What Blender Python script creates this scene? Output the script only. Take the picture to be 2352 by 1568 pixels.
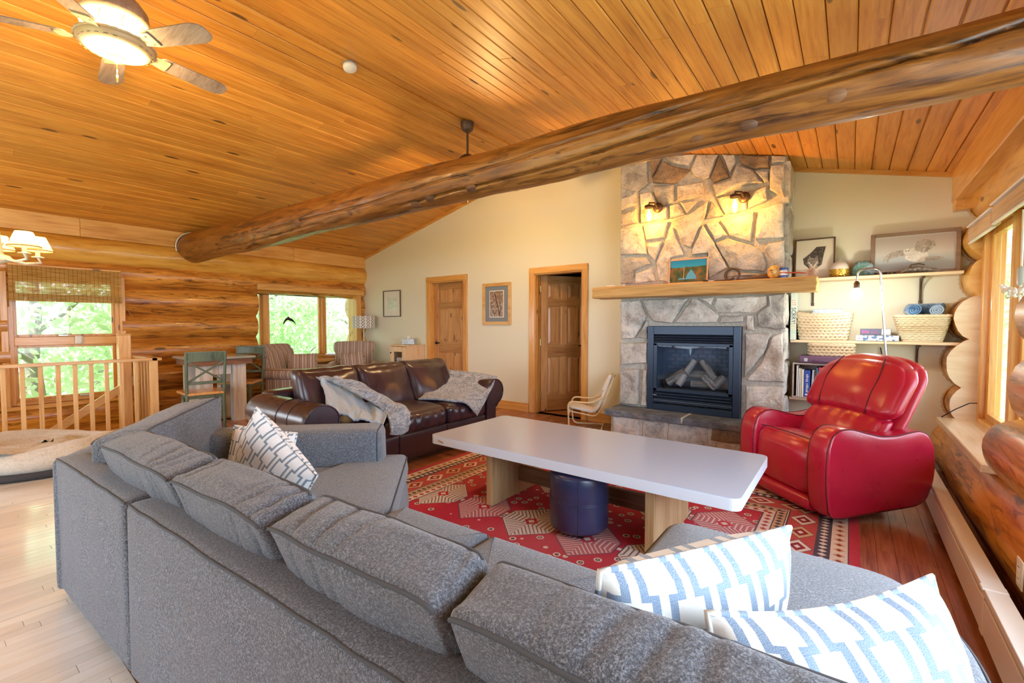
import bpy, math, random
import numpy as np
from mathutils import Vector, Matrix, noise as mnoise
random.seed(7); rng = np.random.default_rng(7)
S = bpy.context.scene
for o in list(bpy.data.objects): bpy.data.objects.remove(o)
COL = S.collection
PI = math.pi

# ------------------------------------------------------------------ camera
cam_d = bpy.data.cameras.new('camera'); cam = bpy.data.objects.new('camera', cam_d); COL.objects.link(cam)
cam.location = (0, 0, 1.29)
cam.rotation_euler = (PI/2 - 0.03766, 0, 0.644)
cam_d.sensor_fit = 'HORIZONTAL'; cam_d.sensor_width = 36; cam_d.lens = 1036/2352*36
cam_d.clip_start = .02; cam_d.clip_end = 200
S.camera = cam
# ------------------------------------------------------------------ world
W = bpy.data.worlds.new('world'); S.world = W; W.use_nodes = True
wn = W.node_tree; wn.nodes.clear()
wo = wn.nodes.new('ShaderNodeOutputWorld'); wb = wn.nodes.new('ShaderNodeBackground')
wc = wn.nodes.new('ShaderNodeTexCoord'); ws = wn.nodes.new('ShaderNodeSeparateXYZ'); wr = wn.nodes.new('ShaderNodeValToRGB')
wn.links.new(wc.outputs['Generated'], ws.inputs[0]); wn.links.new(ws.outputs[2], wr.inputs[0])
wr.color_ramp.elements[0].position = 0.0; wr.color_ramp.elements[0].color = (.80, .90, 1.0, 1)
wr.color_ramp.elements[1].position = 0.6; wr.color_ramp.elements[1].color = (.52, .76, 1.0, 1)
wn.links.new(wr.outputs[0], wb.inputs[0]); wb.inputs[1].default_value = 5.0
wn.links.new(wb.outputs[0], wo.inputs[0])
# ------------------------------------------------------------------ sun and daylight through the windows
def lamp(name, kind, loc, energy, color, rot=None, **kw):
    d = bpy.data.lights.new(name, kind); o = bpy.data.objects.new(name, d); COL.objects.link(o)
    o.location = loc; d.energy = energy; d.color = color
    if rot is not None: o.rotation_euler = rot
    for k, v in kw.items(): setattr(d, k, v)
    return o
lamp('sun', 'SUN', (6, -4, 12), 9.0, (1, .95, .86), (math.radians(24), math.radians(20), 0), angle=.03)
DAY = (.62, .80, 1.0)
def win_light(name, loc, rot, sx, sy, e, color=DAY, portal=False):
    o = lamp(name, 'AREA', loc, e, color, rot, shape='RECTANGLE', size=sx, size_y=sy)
    if portal: o.data.cycles.is_portal = True
    return o
# daylight entering the windows that lie outside the picture
win_light('daylight_right_window', (1.02, 1.45, 1.32), (0, PI/2, 0), 1.5, 2.2, 80)
win_light('daylight_left_window', (-7.98, -1.05, 1.25), (0, -PI/2, 0), 1.6, 1.5, 44, (.86, .93, 1.0))
win_light('gable_fill_light', (-3.2, -2.72, 1.2), (PI/2, 0, 0), 4.2, 2.1, 4, (.9, .95, 1.0))  # unseen gable opening, added for cool fill
# portals for the sky seen through the windows in the picture
win_light('portal_right_window', (1.06, 4.32, 1.28), (0, PI/2, 0), 1.62, 1.62, 1, portal=True)
win_light('portal_left_window', (-8.0, 1.16, 1.1), (0, -PI/2, 0), 1.5, 1.0, 1, portal=True)
win_light('portal_corner_window', (-8.1, 4.36, 1.28), (0, -PI/2, 0), 1.25, 1.9, 1, portal=True)
# ------------------------------------------------------------------ exposure
S.view_settings.view_transform = 'Standard'; S.view_settings.look = 'None'
S.view_settings.gamma = 1.0; S.view_settings.exposure = 0.45; S.view_settings.use_curve_mapping = False
S.cycles.max_bounces = 8; S.cycles.diffuse_bounces = 4; S.cycles.glossy_bounces = 4; S.cycles.transparent_max_bounces = 12
S.cycles.sample_clamp_indirect = 6.0
S.cycles.caustics_reflective = False; S.cycles.caustics_refractive = False

# ------------------------------------------------------------------ object helpers
def link(o, parent=None):
    COL.objects.link(o)
    if parent is not None: o.parent = parent
    return o
def tag(o, label=None, cat=None, group=None, kind=None):
    if label: o['label'] = label
    if cat: o['category'] = cat
    if group: o['group'] = group
    if kind: o['kind'] = kind
    return o
def empty(name, loc=(0, 0, 0), rz=0, parent=None):
    o = bpy.data.objects.new(name, None); o.empty_display_size = .1
    o.location = loc; o.rotation_euler = (0, 0, rz)
    return link(o, parent)
def thing(name, label, cat, loc=(0, 0, 0), rz=0, group=None):
    return tag(empty(name, loc, rz), label, cat, group)
def copy_tree(o, parent=None):
    c = o.copy(); COL.objects.link(c)
    if parent is not None: c.parent = parent
    for ch in o.children: copy_tree(ch, c)
    return c
def rotm(rx=0, ry=0, rz=0):
    return np.array(Matrix.Rotation(rz, 3, 'Z') @ Matrix.Rotation(ry, 3, 'Y') @ Matrix.Rotation(rx, 3, 'X'))
def frame(x, y=None, z=None, o=(0, 0, 0)):
    """4x4 from axis vectors and an origin"""
    m = Matrix.Identity(4)
    for i, a in enumerate((x, y, z)):
        for r in range(3): m[r][i] = a[r]
    for r in range(3): m[r][3] = o[r]
    return m

class MB:
    """collects shapes into one mesh object"""
    def __init__(s): s.v = []; s.f = []; s.uv = []; s.sm = []; s.mi = []; s.n = 0; s.last = None
    def add(s, V, F, UV=None, smooth=False, mat=0):
        V = np.asarray(V, float); s.v.append(V); b = s.n; s.n += len(V)
        for i, f in enumerate(F):
            s.f.append([b + k for k in f]); s.sm.append(smooth); s.mi.append(mat)
            s.uv.append(None if UV is None else UV[i])
        return s
    def box(s, c, d, R=None, bev=0.0, mat=0, smooth=False):
        c = np.array(c, float); h = np.array(d, float)/2
        if bev <= 0:
            V = np.array([[x, y, z] for x in (-1, 1) for y in (-1, 1) for z in (-1, 1)])*h
            F = [(0, 1, 3, 2), (4, 6, 7, 5), (0, 4, 5, 1), (2, 3, 7, 6), (0, 2, 6, 4), (1, 5, 7, 3)]
        else:
            b = min(bev, h.min()*.95); V = []; idx = {}
            for sx in (-1, 1):
                for sy in (-1, 1):
                    for sz in (-1, 1):
                        for a in range(3):
                            p = np.array([sx, sy, sz])*(h - b); p[a] = (sx, sy, sz)[a]*h[a]
                            idx[(sx, sy, sz, a)] = len(V); V.append(p)
            F = []
            for a in range(3):
                o1, o2 = (a+1) % 3, (a+2) % 3
                for sg in (-1, 1):
                    q = []
                    for (p1, p2) in ((-1, -1), (1, -1), (1, 1), (-1, 1)):
                        k = [0, 0, 0]; k[a] = sg; k[o1] = p1; k[o2] = p2; q.append(idx[(*k, a)])
                    F.append(tuple(q if sg > 0 else q[::-1]))
                # edge faces along axis a
                for s1 in (-1, 1):
                    for s2 in (-1, 1):
                        k0 = [0, 0, 0]; k1 = [0, 0, 0]
                        k0[a] = -1; k1[a] = 1; k0[o1] = k1[o1] = s1; k0[o2] = k1[o2] = s2
                        q = [idx[(*k0, o1)], idx[(*k1, o1)], idx[(*k1, o2)], idx[(*k0, o2)]]
                        F.append(tuple(q if s1*s2 < 0 else q[::-1]))
            for sx in (-1, 1):
                for sy in (-1, 1):
                    for sz in (-1, 1):
                        q = [idx[(sx, sy, sz, a)] for a in range(3)]
                        F.append(tuple(q if sx*sy*sz > 0 else q[::-1]))
            V = np.array(V)
        if R is not None: V = V @ np.asarray(R).T
        return s.add(V + c, F, None, smooth, mat)
    def bar(s, p0, p1, w, t, up=(0, 0, 1), bev=0, mat=0):
        """box between two points, w across, t along the up side"""
        p0 = np.array(p0, float); p1 = np.array(p1, float); d = p1-p0; L = np.linalg.norm(d); x = d/L
        u = np.array(up, float); y = np.cross(u, x); y /= np.linalg.norm(y); z = np.cross(x, y)
        return s.box((p0+p1)/2, (L, w, t), np.stack([x, y, z], 1), bev, mat)
    def tube(s, pts, r, n=10, caps=True, smooth=True, mat=0, closed=False, flat=None, capmat=None):
        P = np.asarray(pts, float); m = len(P)
        R = np.full(m, r, float) if np.isscalar(r) else np.asarray(r, float)
        T = np.gradient(P, axis=0) if not closed else np.roll(P, -1, 0) - np.roll(P, 1, 0)
        T /= np.linalg.norm(T, axis=1)[:, None] + 1e-12
        a = np.array([0, 0, 1.0]) if abs(T[0][2]) < .9 else np.array([1.0, 0, 0])
        u = np.cross(T[0], a); u /= np.linalg.norm(u)
        V = []; L = 0; lens = []
        for i in range(m):
            u = u - T[i]*(u @ T[i]); u /= np.linalg.norm(u); w = np.cross(T[i], u)
            if i: L += np.linalg.norm(P[i]-P[i-1])
            lens.append(L)
            for k in range(n):
                an = 2*PI*k/n
                cu, cw = math.cos(an), math.sin(an)
                if flat: cu *= flat[0]; cw *= flat[1]
                V.append(P[i] + R[i]*(cu*u + cw*w))
        F = []; UV = []
        rr = R.mean()
        for i in range(m if closed else m-1):
            j = (i+1) % m
            for k in range(n):
                k2 = (k+1) % n
                F.append((i*n+k, i*n+k2, j*n+k2, j*n+k))
                v0, v1 = rr*2*PI*k/n, rr*2*PI*(k+1)/n; l0 = lens[i]; l1 = lens[j] if j else L+.1
                UV.append([(l0, v0), (l0, v1), (l1, v1), (l1, v0)])
        s.add(V, F, UV, smooth, mat)
        if caps and not closed:
            V2 = V[:n]; s.add(V2, [tuple(range(n))[::-1]], None, False, mat if capmat is None else capmat)
            V3 = V[-n:]; s.add(V3, [tuple(range(n))], None, False, mat if capmat is None else capmat)
        return s
    def lathe(s, prof, c=(0, 0, 0), n=24, smooth=True, mat=0, R=None):
        V = []; m = len(prof)
        for r, z in prof:
            for k in range(n): V.append((r*math.cos(2*PI*k/n), r*math.sin(2*PI*k/n), z))
        V = np.array(V)
        if R is not None: V = V @ np.asarray(R).T
        V = V + np.array(c); F = []; UV = []
        for i in range(m-1):
            for k in range(n):
                k2 = (k+1) % n; F.append((i*n+k, i*n+k2, (i+1)*n+k2, (i+1)*n+k))
                UV.append([(k/n, i/(m-1)), ((k+1)/n, i/(m-1)), ((k+1)/n, (i+1)/(m-1)), (k/n, (i+1)/(m-1))])
        s.add(V, F, UV, smooth, mat)
        if prof[0][0] > 1e-4: s.add(V[:n], [tuple(range(n))[::-1]], None, False, mat)
        if prof[-1][0] > 1e-4: s.add(V[-n:], [tuple(range(n))], None, False, mat)
        return s
    def prism(s, poly, h, M=None, mat=0, smooth=False):
        """extrude a 2D polygon (ccw) from z=0 to z=h, then transform by 4x4 M"""
        n = len(poly)
        V = [(x, y, 0) for x, y in poly] + [(x, y, h) for x, y in poly]
        F = [tuple(range(n))[::-1], tuple(range(n, 2*n))] + [(i, (i+1) % n, (i+1) % n+n, i+n) for i in range(n)]
        if M is not None: V = [tuple(M @ Vector(v)) for v in V]
        return s.add(V, F, None, smooth, mat)
    def grid(s, fn, nu, nv, cu=False, cv=False, smooth=True, mat=0, uvs=(1, 1)):
        V = []; F = []; UV = []
        mu = nu if cu else nu+1; mv = nv if cv else nv+1
        for i in range(mu):
            for j in range(mv): V.append(fn(i/nu, j/nv))
        for i in range(nu):
            for j in range(nv):
                i2 = (i+1) % mu; j2 = (j+1) % mv
                F.append((i*mv+j, i2*mv+j, i2*mv+j2, i*mv+j2))
                UV.append([(i/nu*uvs[0], j/nv*uvs[1]), ((i+1)/nu*uvs[0], j/nv*uvs[1]), ((i+1)/nu*uvs[0], (j+1)/nv*uvs[1]), (i/nu*uvs[0], (j+1)/nv*uvs[1])])
        return s.add(V, F, UV, smooth, mat)
    def soft(s, size, r=.04, n=(14, 14, 8), puff=(0, 0, 0), fn=None, M=None, mat=0, edge=2.0):
        """rounded, puffed box with a shared lattice; fn(p, q) may move points (q in -1..1)"""
        hx, hy, hz = (d/2 for d in size); H = np.array([hx, hy, hz]); nn = n
        idx = {}; V = []; Q = []
        def ax(t, k):
            t = 2*t/nn[k]-1
            return math.copysign(1-(1-abs(t))**edge, t) if edge != 1 else t
        def vid(i, j, k):
            key = (i, j, k)
            if key not in idx:
                q = np.array([ax(i, 0), ax(j, 1), ax(k, 2)])
                rr = min(r, hx*.98, hy*.98, hz*.98); p = q*H; inn = np.clip(p, -(H-rr), H-rr); d = p-inn; L = np.linalg.norm(d)
                if L > 1e-9: p = inn + d/L*rr*min(1, L/rr) if L > rr else p
                x, y, z = q
                for a, pf in enumerate(puff):
                    if pf:
                        b, c = q[(a+1) % 3], q[(a+2) % 3]
                        p[a] += pf*(1-b*b)*(1-c*c)*q[a]
                if fn is not None: p = fn(p, q)
                idx[key] = len(V); V.append(p); Q.append(q)
            return idx[key]
        F = []; UV = []
        for a in range(3):
            b, c = (a+1) % 3, (a+2) % 3
            for side in (0, nn[a]):
                for i in range(nn[b]):
                    for j in range(nn[c]):
                        q = []
                        for di, dj in ((0, 0), (1, 0), (1, 1), (0, 1)):
                            k = [0, 0, 0]; k[a] = side; k[b] = i+di; k[c] = j+dj; q.append(vid(*k))
                        if side == 0: q = q[::-1]
                        F.append(tuple(q))
                        UV.append([(Q[t][b if b < c else c]*H[b if b < c else c], Q[t][c if b < c else b]*H[c if b < c else b]) for t in q])
        V = np.array(V)
        if M is not None: V = np.array([tuple(M @ Vector(v)) for v in V])
        s.last = (idx, V, nn); return s.add(V, F, UV, True, mat)
    def edge(s, fn):
        'polyline of lattice points picked by fn(i, n) -> (i, j, k)'
        idx, V, nn = s.last; return [V[idx[fn(i, nn)]] for i in range(nn[0]+1)]
    def build(s, name, mat, parent=None, loc=None, rot=None, M=None):
        me = bpy.data.meshes.new(name)
        V = np.concatenate(s.v) if s.v else np.zeros((0, 3))
        me.from_pydata([tuple(v) for v in V], [], s.f)
        mats = mat if isinstance(mat, (list, tuple)) else [mat]
        for m in mats: me.materials.append(m)
        me.polygons.foreach_set('use_smooth', s.sm); me.polygons.foreach_set('material_index', s.mi)
        if any(u is not None for u in s.uv):
            ul = me.uv_layers.new(name='UVMap'); arr = []
            for f, u in zip(s.f, s.uv):
                if u is None: arr.extend([0.0, 0.0]*len(f))
                else:
                    for q in u: arr.extend((q[0], q[1]))
            ul.data.foreach_set('uv', arr)
        me.update(); me.validate()
        o = bpy.data.objects.new(name, me)
        if loc is not None: o.location = loc
        if rot is not None: o.rotation_euler = rot
        if M is not None: o.matrix_basis = M
        return link(o, parent)
def arc(c, r, a0, a1, n, plane='xz'):
    out = []
    for i in range(n+1):
        a = a0+(a1-a0)*i/n; u, v = r*math.cos(a), r*math.sin(a)
        out.append({'xz': (c[0]+u, c[1], c[2]+v), 'yz': (c[0], c[1]+u, c[2]+v), 'xy': (c[0]+u, c[1]+v, c[2])}[plane])
    return out
def fillet(pts, r, n=5, closed=False):
    P = [np.array(p, float) for p in pts]; out = []; m = len(P)
    for i, p in enumerate(P):
        if not closed and i in (0, m-1): out.append(p); continue
        a = P[i-1]-p; b = P[(i+1) % m]-p; la, lb = np.linalg.norm(a), np.linalg.norm(b)
        q = min(r, la*.49, lb*.49); s0 = p+a/la*q; s1 = p+b/lb*q
        for k in range(n+1):
            t = k/n; out.append((1-t)**2*s0+2*t*(1-t)*p+t*t*s1)
    return np.array(out)
def nz(x, y=0, z=0): return mnoise.noise(Vector((x, y, z)))
def text(body, size, M, mat, parent, name='lettering', ext=.0006, align='CENTER'):
    c = bpy.data.curves.new(name, 'FONT'); c.body = body; c.size = size; c.extrude = ext
    c.align_x = align; c.align_y = 'CENTER'; c.materials.append(mat); c.resolution_u = 3
    tmp = bpy.data.objects.new('tmp', c); COL.objects.link(tmp); dg = bpy.context.evaluated_depsgraph_get(); dg.update()
    me = bpy.data.meshes.new_from_object(tmp.evaluated_get(dg)); bpy.data.objects.remove(tmp); bpy.data.curves.remove(c)
    o = bpy.data.objects.new(name, me); o.matrix_basis = M
    return link(o, parent)
# ------------------------------------------------------------------ material helpers
class NT:
    def __init__(s, name):
        s.m = bpy.data.materials.new(name); s.m.use_nodes = True; s.t = s.m.node_tree; s.t.nodes.clear()
        s.out = s.t.nodes.new('ShaderNodeOutputMaterial')
    def n(s, typ, ins=None, **props):
        nd = s.t.nodes.new('ShaderNode'+typ)
        for k, v in props.items(): setattr(nd, k, v)
        for k, v in (ins or {}).items(): s.set(nd, k, v)
        return nd
    def set(s, nd, k, v):
        sk = nd.inputs[k]
        if hasattr(v, 'bl_idname') and v.bl_idname.startswith('ShaderNode'): v = v.outputs[0]
        if isinstance(v, bpy.types.NodeSocket): s.t.links.new(v, sk)
        else:
            if isinstance(v, (tuple, list)) and len(v) == 3 and sk.type == 'RGBA': v = (*v, 1)
            sk.default_value = v
    def math(s, op, a, b=None, c=None):
        nd = s.n('Math', operation=op); s.set(nd, 0, a)
        if b is not None: s.set(nd, 1, b)
        if c is not None: s.set(nd, 2, c)
        return nd.outputs[0]
    def mix(s, f, a, b, typ='MIX'):
        nd = s.n('MixRGB', blend_type=typ); s.set(nd, 0, f); s.set(nd, 1, a); s.set(nd, 2, b); return nd.outputs[0]
    def ramp(s, f, stops, interp='LINEAR'):
        nd = s.n('ValToRGB'); s.set(nd, 0, f); cr = nd.color_ramp; cr.interpolation = interp
        while len(cr.elements) < len(stops): cr.elements.new(.5)
        for e, (p, c) in zip(cr.elements, stops):
            e.position = p; e.color = (*c, 1) if isinstance(c, (tuple, list)) else (c, c, c, 1)
        return nd.outputs[0]
    def coords(s, kind='Object', scale=(1, 1, 1), rnd=0, rot=(0, 0, 0)):
        tc = s.n('TexCoord'); v = tc.outputs[kind]
        if rnd:
            oi = s.n('ObjectInfo'); mu = s.math('MULTIPLY', oi.outputs['Random'], rnd)
            cx = s.n('CombineXYZ', {0: mu, 1: mu, 2: mu}); ad = s.n('VectorMath', operation='ADD'); s.set(ad, 0, v); s.set(ad, 1, cx); v = ad.outputs[0]
        mp = s.n('Mapping'); s.set(mp, 0, v); mp.inputs['Scale'].default_value = scale; mp.inputs['Rotation'].default_value = rot
        return mp.outputs[0]
    def noise(s, v, scale=5, detail=4, rough=.5, dist=0):
        return s.n('TexNoise', {'Vector': v, 'Scale': scale, 'Detail': detail, 'Roughness': rough, 'Distortion': dist}).outputs[0]
    def bsdf(s, color, rough=.5, metal=0, bump=None, bstr=.3, bdist=.01, coat=0, spec=.5, sheen=0, coat_rough=.1, **kw):
        b = s.n('BsdfPrincipled'); s.set(b, 'Base Color', color); s.set(b, 'Roughness', rough); s.set(b, 'Metallic', metal)
        s.set(b, 'Coat Weight', coat); s.set(b, 'Coat Roughness', coat_rough); s.set(b, 'Specular IOR Level', spec); s.set(b, 'Sheen Weight', sheen)
        for k, v in kw.items(): s.set(b, k.replace('_', ' '), v)
        if bump is not None:
            bp = s.n('Bump', {'Strength': bstr, 'Distance': bdist, 'Height': bump}); s.set(b, 'Normal', bp.outputs[0])
        s.t.links.new(b.outputs[0], s.out.inputs[0]); return s.m
def plain(name, c, rough=.5, metal=0, **kw):
    t = NT(name); return t.bsdf(c, rough, metal, **kw)
def emis(name, c, st):
    t = NT(name); e = t.n('Emission', {0: c, 1: st}); t.t.links.new(e.outputs[0], t.out.inputs[0]); return t.m
def wood(name, light, mid, dark, kind='Object', axis=0, rough=.4, coat=.15, knots=1.0, rnd=37.0, tint=.18, grain=1.0, stain=0.0, kscale=2.2, bstr=.12, croug=.12):
    """wood with grain running along one axis: fine streaks, dark knots, per-object tint"""
    t = NT(name)
    def sc(a, c): q = [c, c, c]; q[axis] = a; return tuple(q)
    v1 = t.coords(kind, sc(.9, 14*grain), rnd); v2 = t.coords(kind, sc(.35, 3.2*grain), rnd)
    n1 = t.noise(v1, 3.0, 5, .6, .6); n2 = t.noise(v2, 2.0, 3, .5, 1.2)
    f = t.math('ADD', t.math('MULTIPLY', n1, .62), t.math('MULTIPLY', n2, .48))
    col = t.ramp(f, [(.36, dark), (.5, mid), (.66, light)])
    if stain:
        n3 = t.noise(t.coords(kind, sc(1.3, 9), rnd+3), 2.2, 4, .65, 1.0)
        col = t.mix(t.math('MULTIPLY', t.ramp(n3, [(.52, 0), (.66, 1)]), stain), col, tuple(c*.28 for c in dark))
    if knots:
        vk = t.coords(kind, sc(kscale*.55, kscale*2.0), rnd)
        vo = t.n('TexVoronoi', {'Vector': vk, 'Scale': 1.0, 'Randomness': 1.0})
        kd = vo.outputs['Distance']; kr = t.n('SeparateColor', {0: vo.outputs['Color']}).outputs[0]
        th = t.math('MULTIPLY', t.math('GREATER_THAN', kr, .45), .105*knots)
        kf = t.math('SUBTRACT', 1.0, t.math('DIVIDE', kd, t.math('ADD', th, .0001)))
        kf = t.ramp(kf, [(0.0, 0), (.25, .9), (1, 1)])
        col = t.mix(kf, col, tuple(c*.22 for c in mid))
    if tint:
        oi = t.n('ObjectInfo')
        hv = t.n('HueSaturation', {'Color': col, 'Value': t.math('ADD', 1-tint/2, t.math('MULTIPLY', oi.outputs['Random'], tint))}); col = hv.outputs[0]
    return t.bsdf(col, rough, bump=n1, bstr=bstr, bdist=.004, coat=coat, coat_rough=croug)
# ------------------------------------------------------------------ shared materials
M_ceil = wood('ceiling_pine', (.76, .36, .062), (.64, .265, .036), (.44, .155, .018), rough=.5, coat=.25, croug=.38, knots=1.15, tint=.22, kscale=3.0)
M_log = wood('lacquered_log', (.72, .34, .06), (.52, .20, .028), (.25, .075, .01), kind='UV', rough=.32, coat=.35, knots=.9, tint=.34, grain=.55, stain=.85, kscale=2.0)
M_logy = wood('yellow_log', (.82, .48, .10), (.70, .34, .05), (.42, .16, .02), kind='UV', rough=.32, coat=.35, knots=.9, tint=.12, grain=.4, stain=.15, kscale=2.4)
M_beam = wood('beam_log', (.37, .155, .030), (.24, .085, .014), (.085, .028, .006), kind='UV', rough=.42, coat=.2, knots=1.0, tint=0, grain=.5, stain=.85, kscale=1.5)
M_cut = wood('pale_log_end', (.86, .74, .56), (.78, .62, .42), (.62, .45, .27), rough=.7, coat=0, knots=0, tint=.08, grain=.5)
M_trim = wood('pine_trim', (.78, .44, .13), (.68, .33, .075), (.50, .20, .035), axis=2, rough=.35, coat=.3, knots=1.5, tint=.1, kscale=6)
M_trimx = wood('pine_trim_horizontal', (.78, .44, .13), (.68, .33, .075), (.50, .20, .035), axis=0, rough=.35, coat=.3, knots=.9, tint=.1, kscale=4)
M_trimy = wood('pine_trim_lengthwise', (.80, .46, .14), (.70, .35, .08), (.52, .22, .04), axis=1, rough=.35, coat=.3, knots=.9, tint=.15, kscale=3)
M_door = wood('knotty_pine_door', (.62, .35, .14), (.52, .26, .09), (.36, .15, .045), axis=2, rough=.4, coat=.2, knots=1.7, tint=.05, kscale=6)
M_doorx = wood('knotty_pine_rail', (.50, .27, .10), (.40, .19, .06), (.28, .11, .03), axis=0, rough=.4, coat=.2, knots=.6, tint=.05, kscale=4)
M_fir = wood('fir_baluster', (.82, .53, .24), (.74, .42, .16), (.60, .30, .09), axis=2, rough=.45, coat=.1, knots=.5, tint=.12, kscale=4)
M_firy = wood('fir_rail', (.82, .53, .24), (.74, .42, .16), (.60, .30, .09), axis=1, rough=.3, coat=.4, knots=.3, tint=.05, kscale=4)
M_white = plain('white_plastic', (.82, .82, .79), .4)
M_black = plain('black_metal', (.02, .02, .022), .4, .6)
M_iron = plain('dark_bronze', (.10, .065, .045), .45, .7)
M_chrome = plain('brushed_steel', (.55, .57, .6), .25, 1.0)
M_brass = plain('brass', (.75, .55, .22), .3, 1.0)
def pane_mat(name, tint=(1, 1, 1), gloss=.06):
    t = NT(name); tr = t.n('BsdfTransparent', {0: tint}); gl = t.n('BsdfGlossy', {0: (1, 1, 1), 1: .02})
    fr = t.n('LayerWeight', {0: .12}); mx = t.n('MixShader', {0: t.math('ADD', t.math('MULTIPLY', fr.outputs['Fresnel'], .25), gloss*.3)})
    t.t.links.new(tr.outputs[0], mx.inputs[1]); t.t.links.new(gl.outputs[0], mx.inputs[2]); t.t.links.new(mx.outputs[0], t.out.inputs[0]); return t.m
M_glass = pane_mat('window_glass', gloss=.02)
M_fglass = pane_mat('fireplace_glass', (.82, .88, .95), .06)

BW = 5.43; LX = -7.70; RX = .70; FY = -2.6; RIDGE = -3.54; RZ = 3.60; SL = .2385; WT = .13
def roofz(x): return RZ - SL*abs(x-RIDGE)

# ------------------------------------------------------------------ ceiling: deck and individual boards
ceil = MB()
for sx, xe in ((-1, -9.2), (1, 2.3)):  # deck runs past the eaves: unseen overhang added to keep sun out
    xs = sorted((RIDGE, xe)); V = []
    for x in xs:
        for y in (FY-.5, BW+.6):
            for z in (roofz(x)+.022, roofz(x)+.12): V.append((x, y, z))
    ceil.add(V, [(0, 1, 3, 2), (4, 6, 7, 5), (0, 4, 5, 1), (2, 3, 7, 6), (0, 2, 6, 4), (1, 5, 7, 3)])
ceil_o = tag(ceil.build('ceiling', M_ceil), 'vaulted pine board ceiling meeting at a central ridge', kind='structure')
ang = math.atan(SL); pitch = .1295
def board_mesh(L, w, t=.02, ch=.007):
    b = MB(); h = w/2
    pro = [(-h, 0), (-h, t-ch), (-h+ch, t), (h-ch, t), (h, t-ch), (h, 0)]
    V = [(x, y, z) for x in (-L/2, L/2) for y, z in pro]
    F = [(0, 1, 2, 3, 4, 5)[::-1], (6, 7, 8, 9, 10, 11)] + [(i, i+1, i+7, i+6)[::-1] for i in range(5)] + [(0, 5, 11, 6)]
    b.add(V, F); me_o = b.build('ceiling_board', M_ceil); me = me_o.data; bpy.data.objects.remove(me_o); return me
rb = random.Random(5); lens = [1.2, 1.8, 2.4, 3.0, 3.6, 4.2]
bm_cache = {L: board_mesh(L-.0015, pitch-.005) for L in lens}
for side in (-1, 1):
    slope_len = (RIDGE-LX if side < 0 else RX-RIDGE)/math.cos(ang)
    rows = int(slope_len/pitch)+1
    for r in range(rows):
        s = (r+.5)*pitch + (.03 if side < 0 else .012); x = RIDGE + side*s*math.cos(ang); z = roofz(x)
        if x < LX-.12 or x > RX+.12: continue
        y = FY + rb.uniform(-.9, -.1) - .6
        while y < BW:
            L = rb.choice(lens[2:]); yc = y+L/2
            y += L
            if y < FY+.2: continue
            if side < 0 and y < -.9: continue
            if side > 0 and y < .1: continue
            if y > BW+.35:   # cut the last board at the wall
                L2 = max(.15, BW+.06-(y-L)); 
                if L2 < .1: break
                me = board_mesh(L2, pitch-.005); yc = y-L+L2/2
            else: me = bm_cache[L]
            X = Vector((0, 1, 0)); Z = Vector((side*-math.sin(ang), 0, -math.cos(ang)))*1.0
            Z = Vector((-math.sin(ang)*side, 0, -math.cos(ang))); Y = Z.cross(X)
            o = bpy.data.objects.new('ceiling_board', me)
            o.matrix_basis = frame(X, Y, Z, (x, yc, z+.021+rb.uniform(-.0015, .0015)))
            link(o, ceil_o)
# ------------------------------------------------------------------ log walls
M_logend = wood('oiled_log_end', (.80, .50, .16), (.70, .38, .09), (.50, .24, .05), rough=.45, coat=.2, knots=0, tint=.08, grain=.5)
def log_seg(y0, y1, z0, z1, xin, side, name='log', parent=None, mat=M_log, bulge=1.14, seed=0, ends=(False, False), taper=0, taperdir=0):
    """log along y; side -1: interior face looks to +x with inner tangent xin"""
    r = (z1-z0)/2*bulge; zc = (z0+z1)/2; xc = xin + side*r
    n = max(6, int((y1-y0)/.12)); pts = []; rad = []
    for i in range(n+1):
        y = y0+(y1-y0)*i/n
        pts.append((xc+.012*nz(y*.8, seed), y, zc+.012*nz(y*.7, seed+9.3))); rad.append(r*(1+.05*nz(y*.9, seed+4.1)))
    b = MB(); b.tube(pts, rad, 26, mat=0, capmat=1)
    V = b.v[0]
    for k in range(len(V)):
        p = V[k]; a = math.atan2(p[2]-zc, p[0]-xc)
        d = .010*nz(p[1]*2.2, a*1.6, seed)+.006*nz(p[1]*6, a*3, seed+2)
        V[k] = p + d*np.array([math.cos(a), 0, math.sin(a)])
    b.v[1] = V[:26].copy(); b.v[2] = V[-26:].copy()
    return b.build(name, [mat, M_cut], parent)
wl = tag(empty('wall_left'), 'lacquered log wall with two windows and a stairwell below', kind='structure')
rowsL = [(2.09, 2.40), (1.83, 2.10), (1.42, 1.835), (1.10, 1.425), (.71, 1.11), (.34, .72), (.0, .35), (-.36, .01), (-.74, -.35)]
gaps = {2: [(-1.85, -.25), (.66, 1.68), (3.39, 5.30)], 3: [(-1.85, -.25), (.66, 1.68), (3.42, 5.30)], 4: [(-1.85, -.25), (.66, 1.68), (3.38, 5.30)], 5: [(.66, 1.68)]}
for i, (z0, z1) in enumerate(rowsL):
    xin = LX + (.05 if i == 0 else 0) - (.02 if i in (2, 5) else 0)
    cuts = gaps.get(i, []); y = FY-.2
    for (a, c) in cuts + [(BW+.25, None)]:
        if a-y > .05: log_seg(y, a + (rb.uniform(-.03, .03) if c else 0), z0-.01, z1+.01, xin, -1, parent=wl, mat=(M_logy if i == 0 else M_log), seed=i*3.7+y)
        y = c
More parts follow.
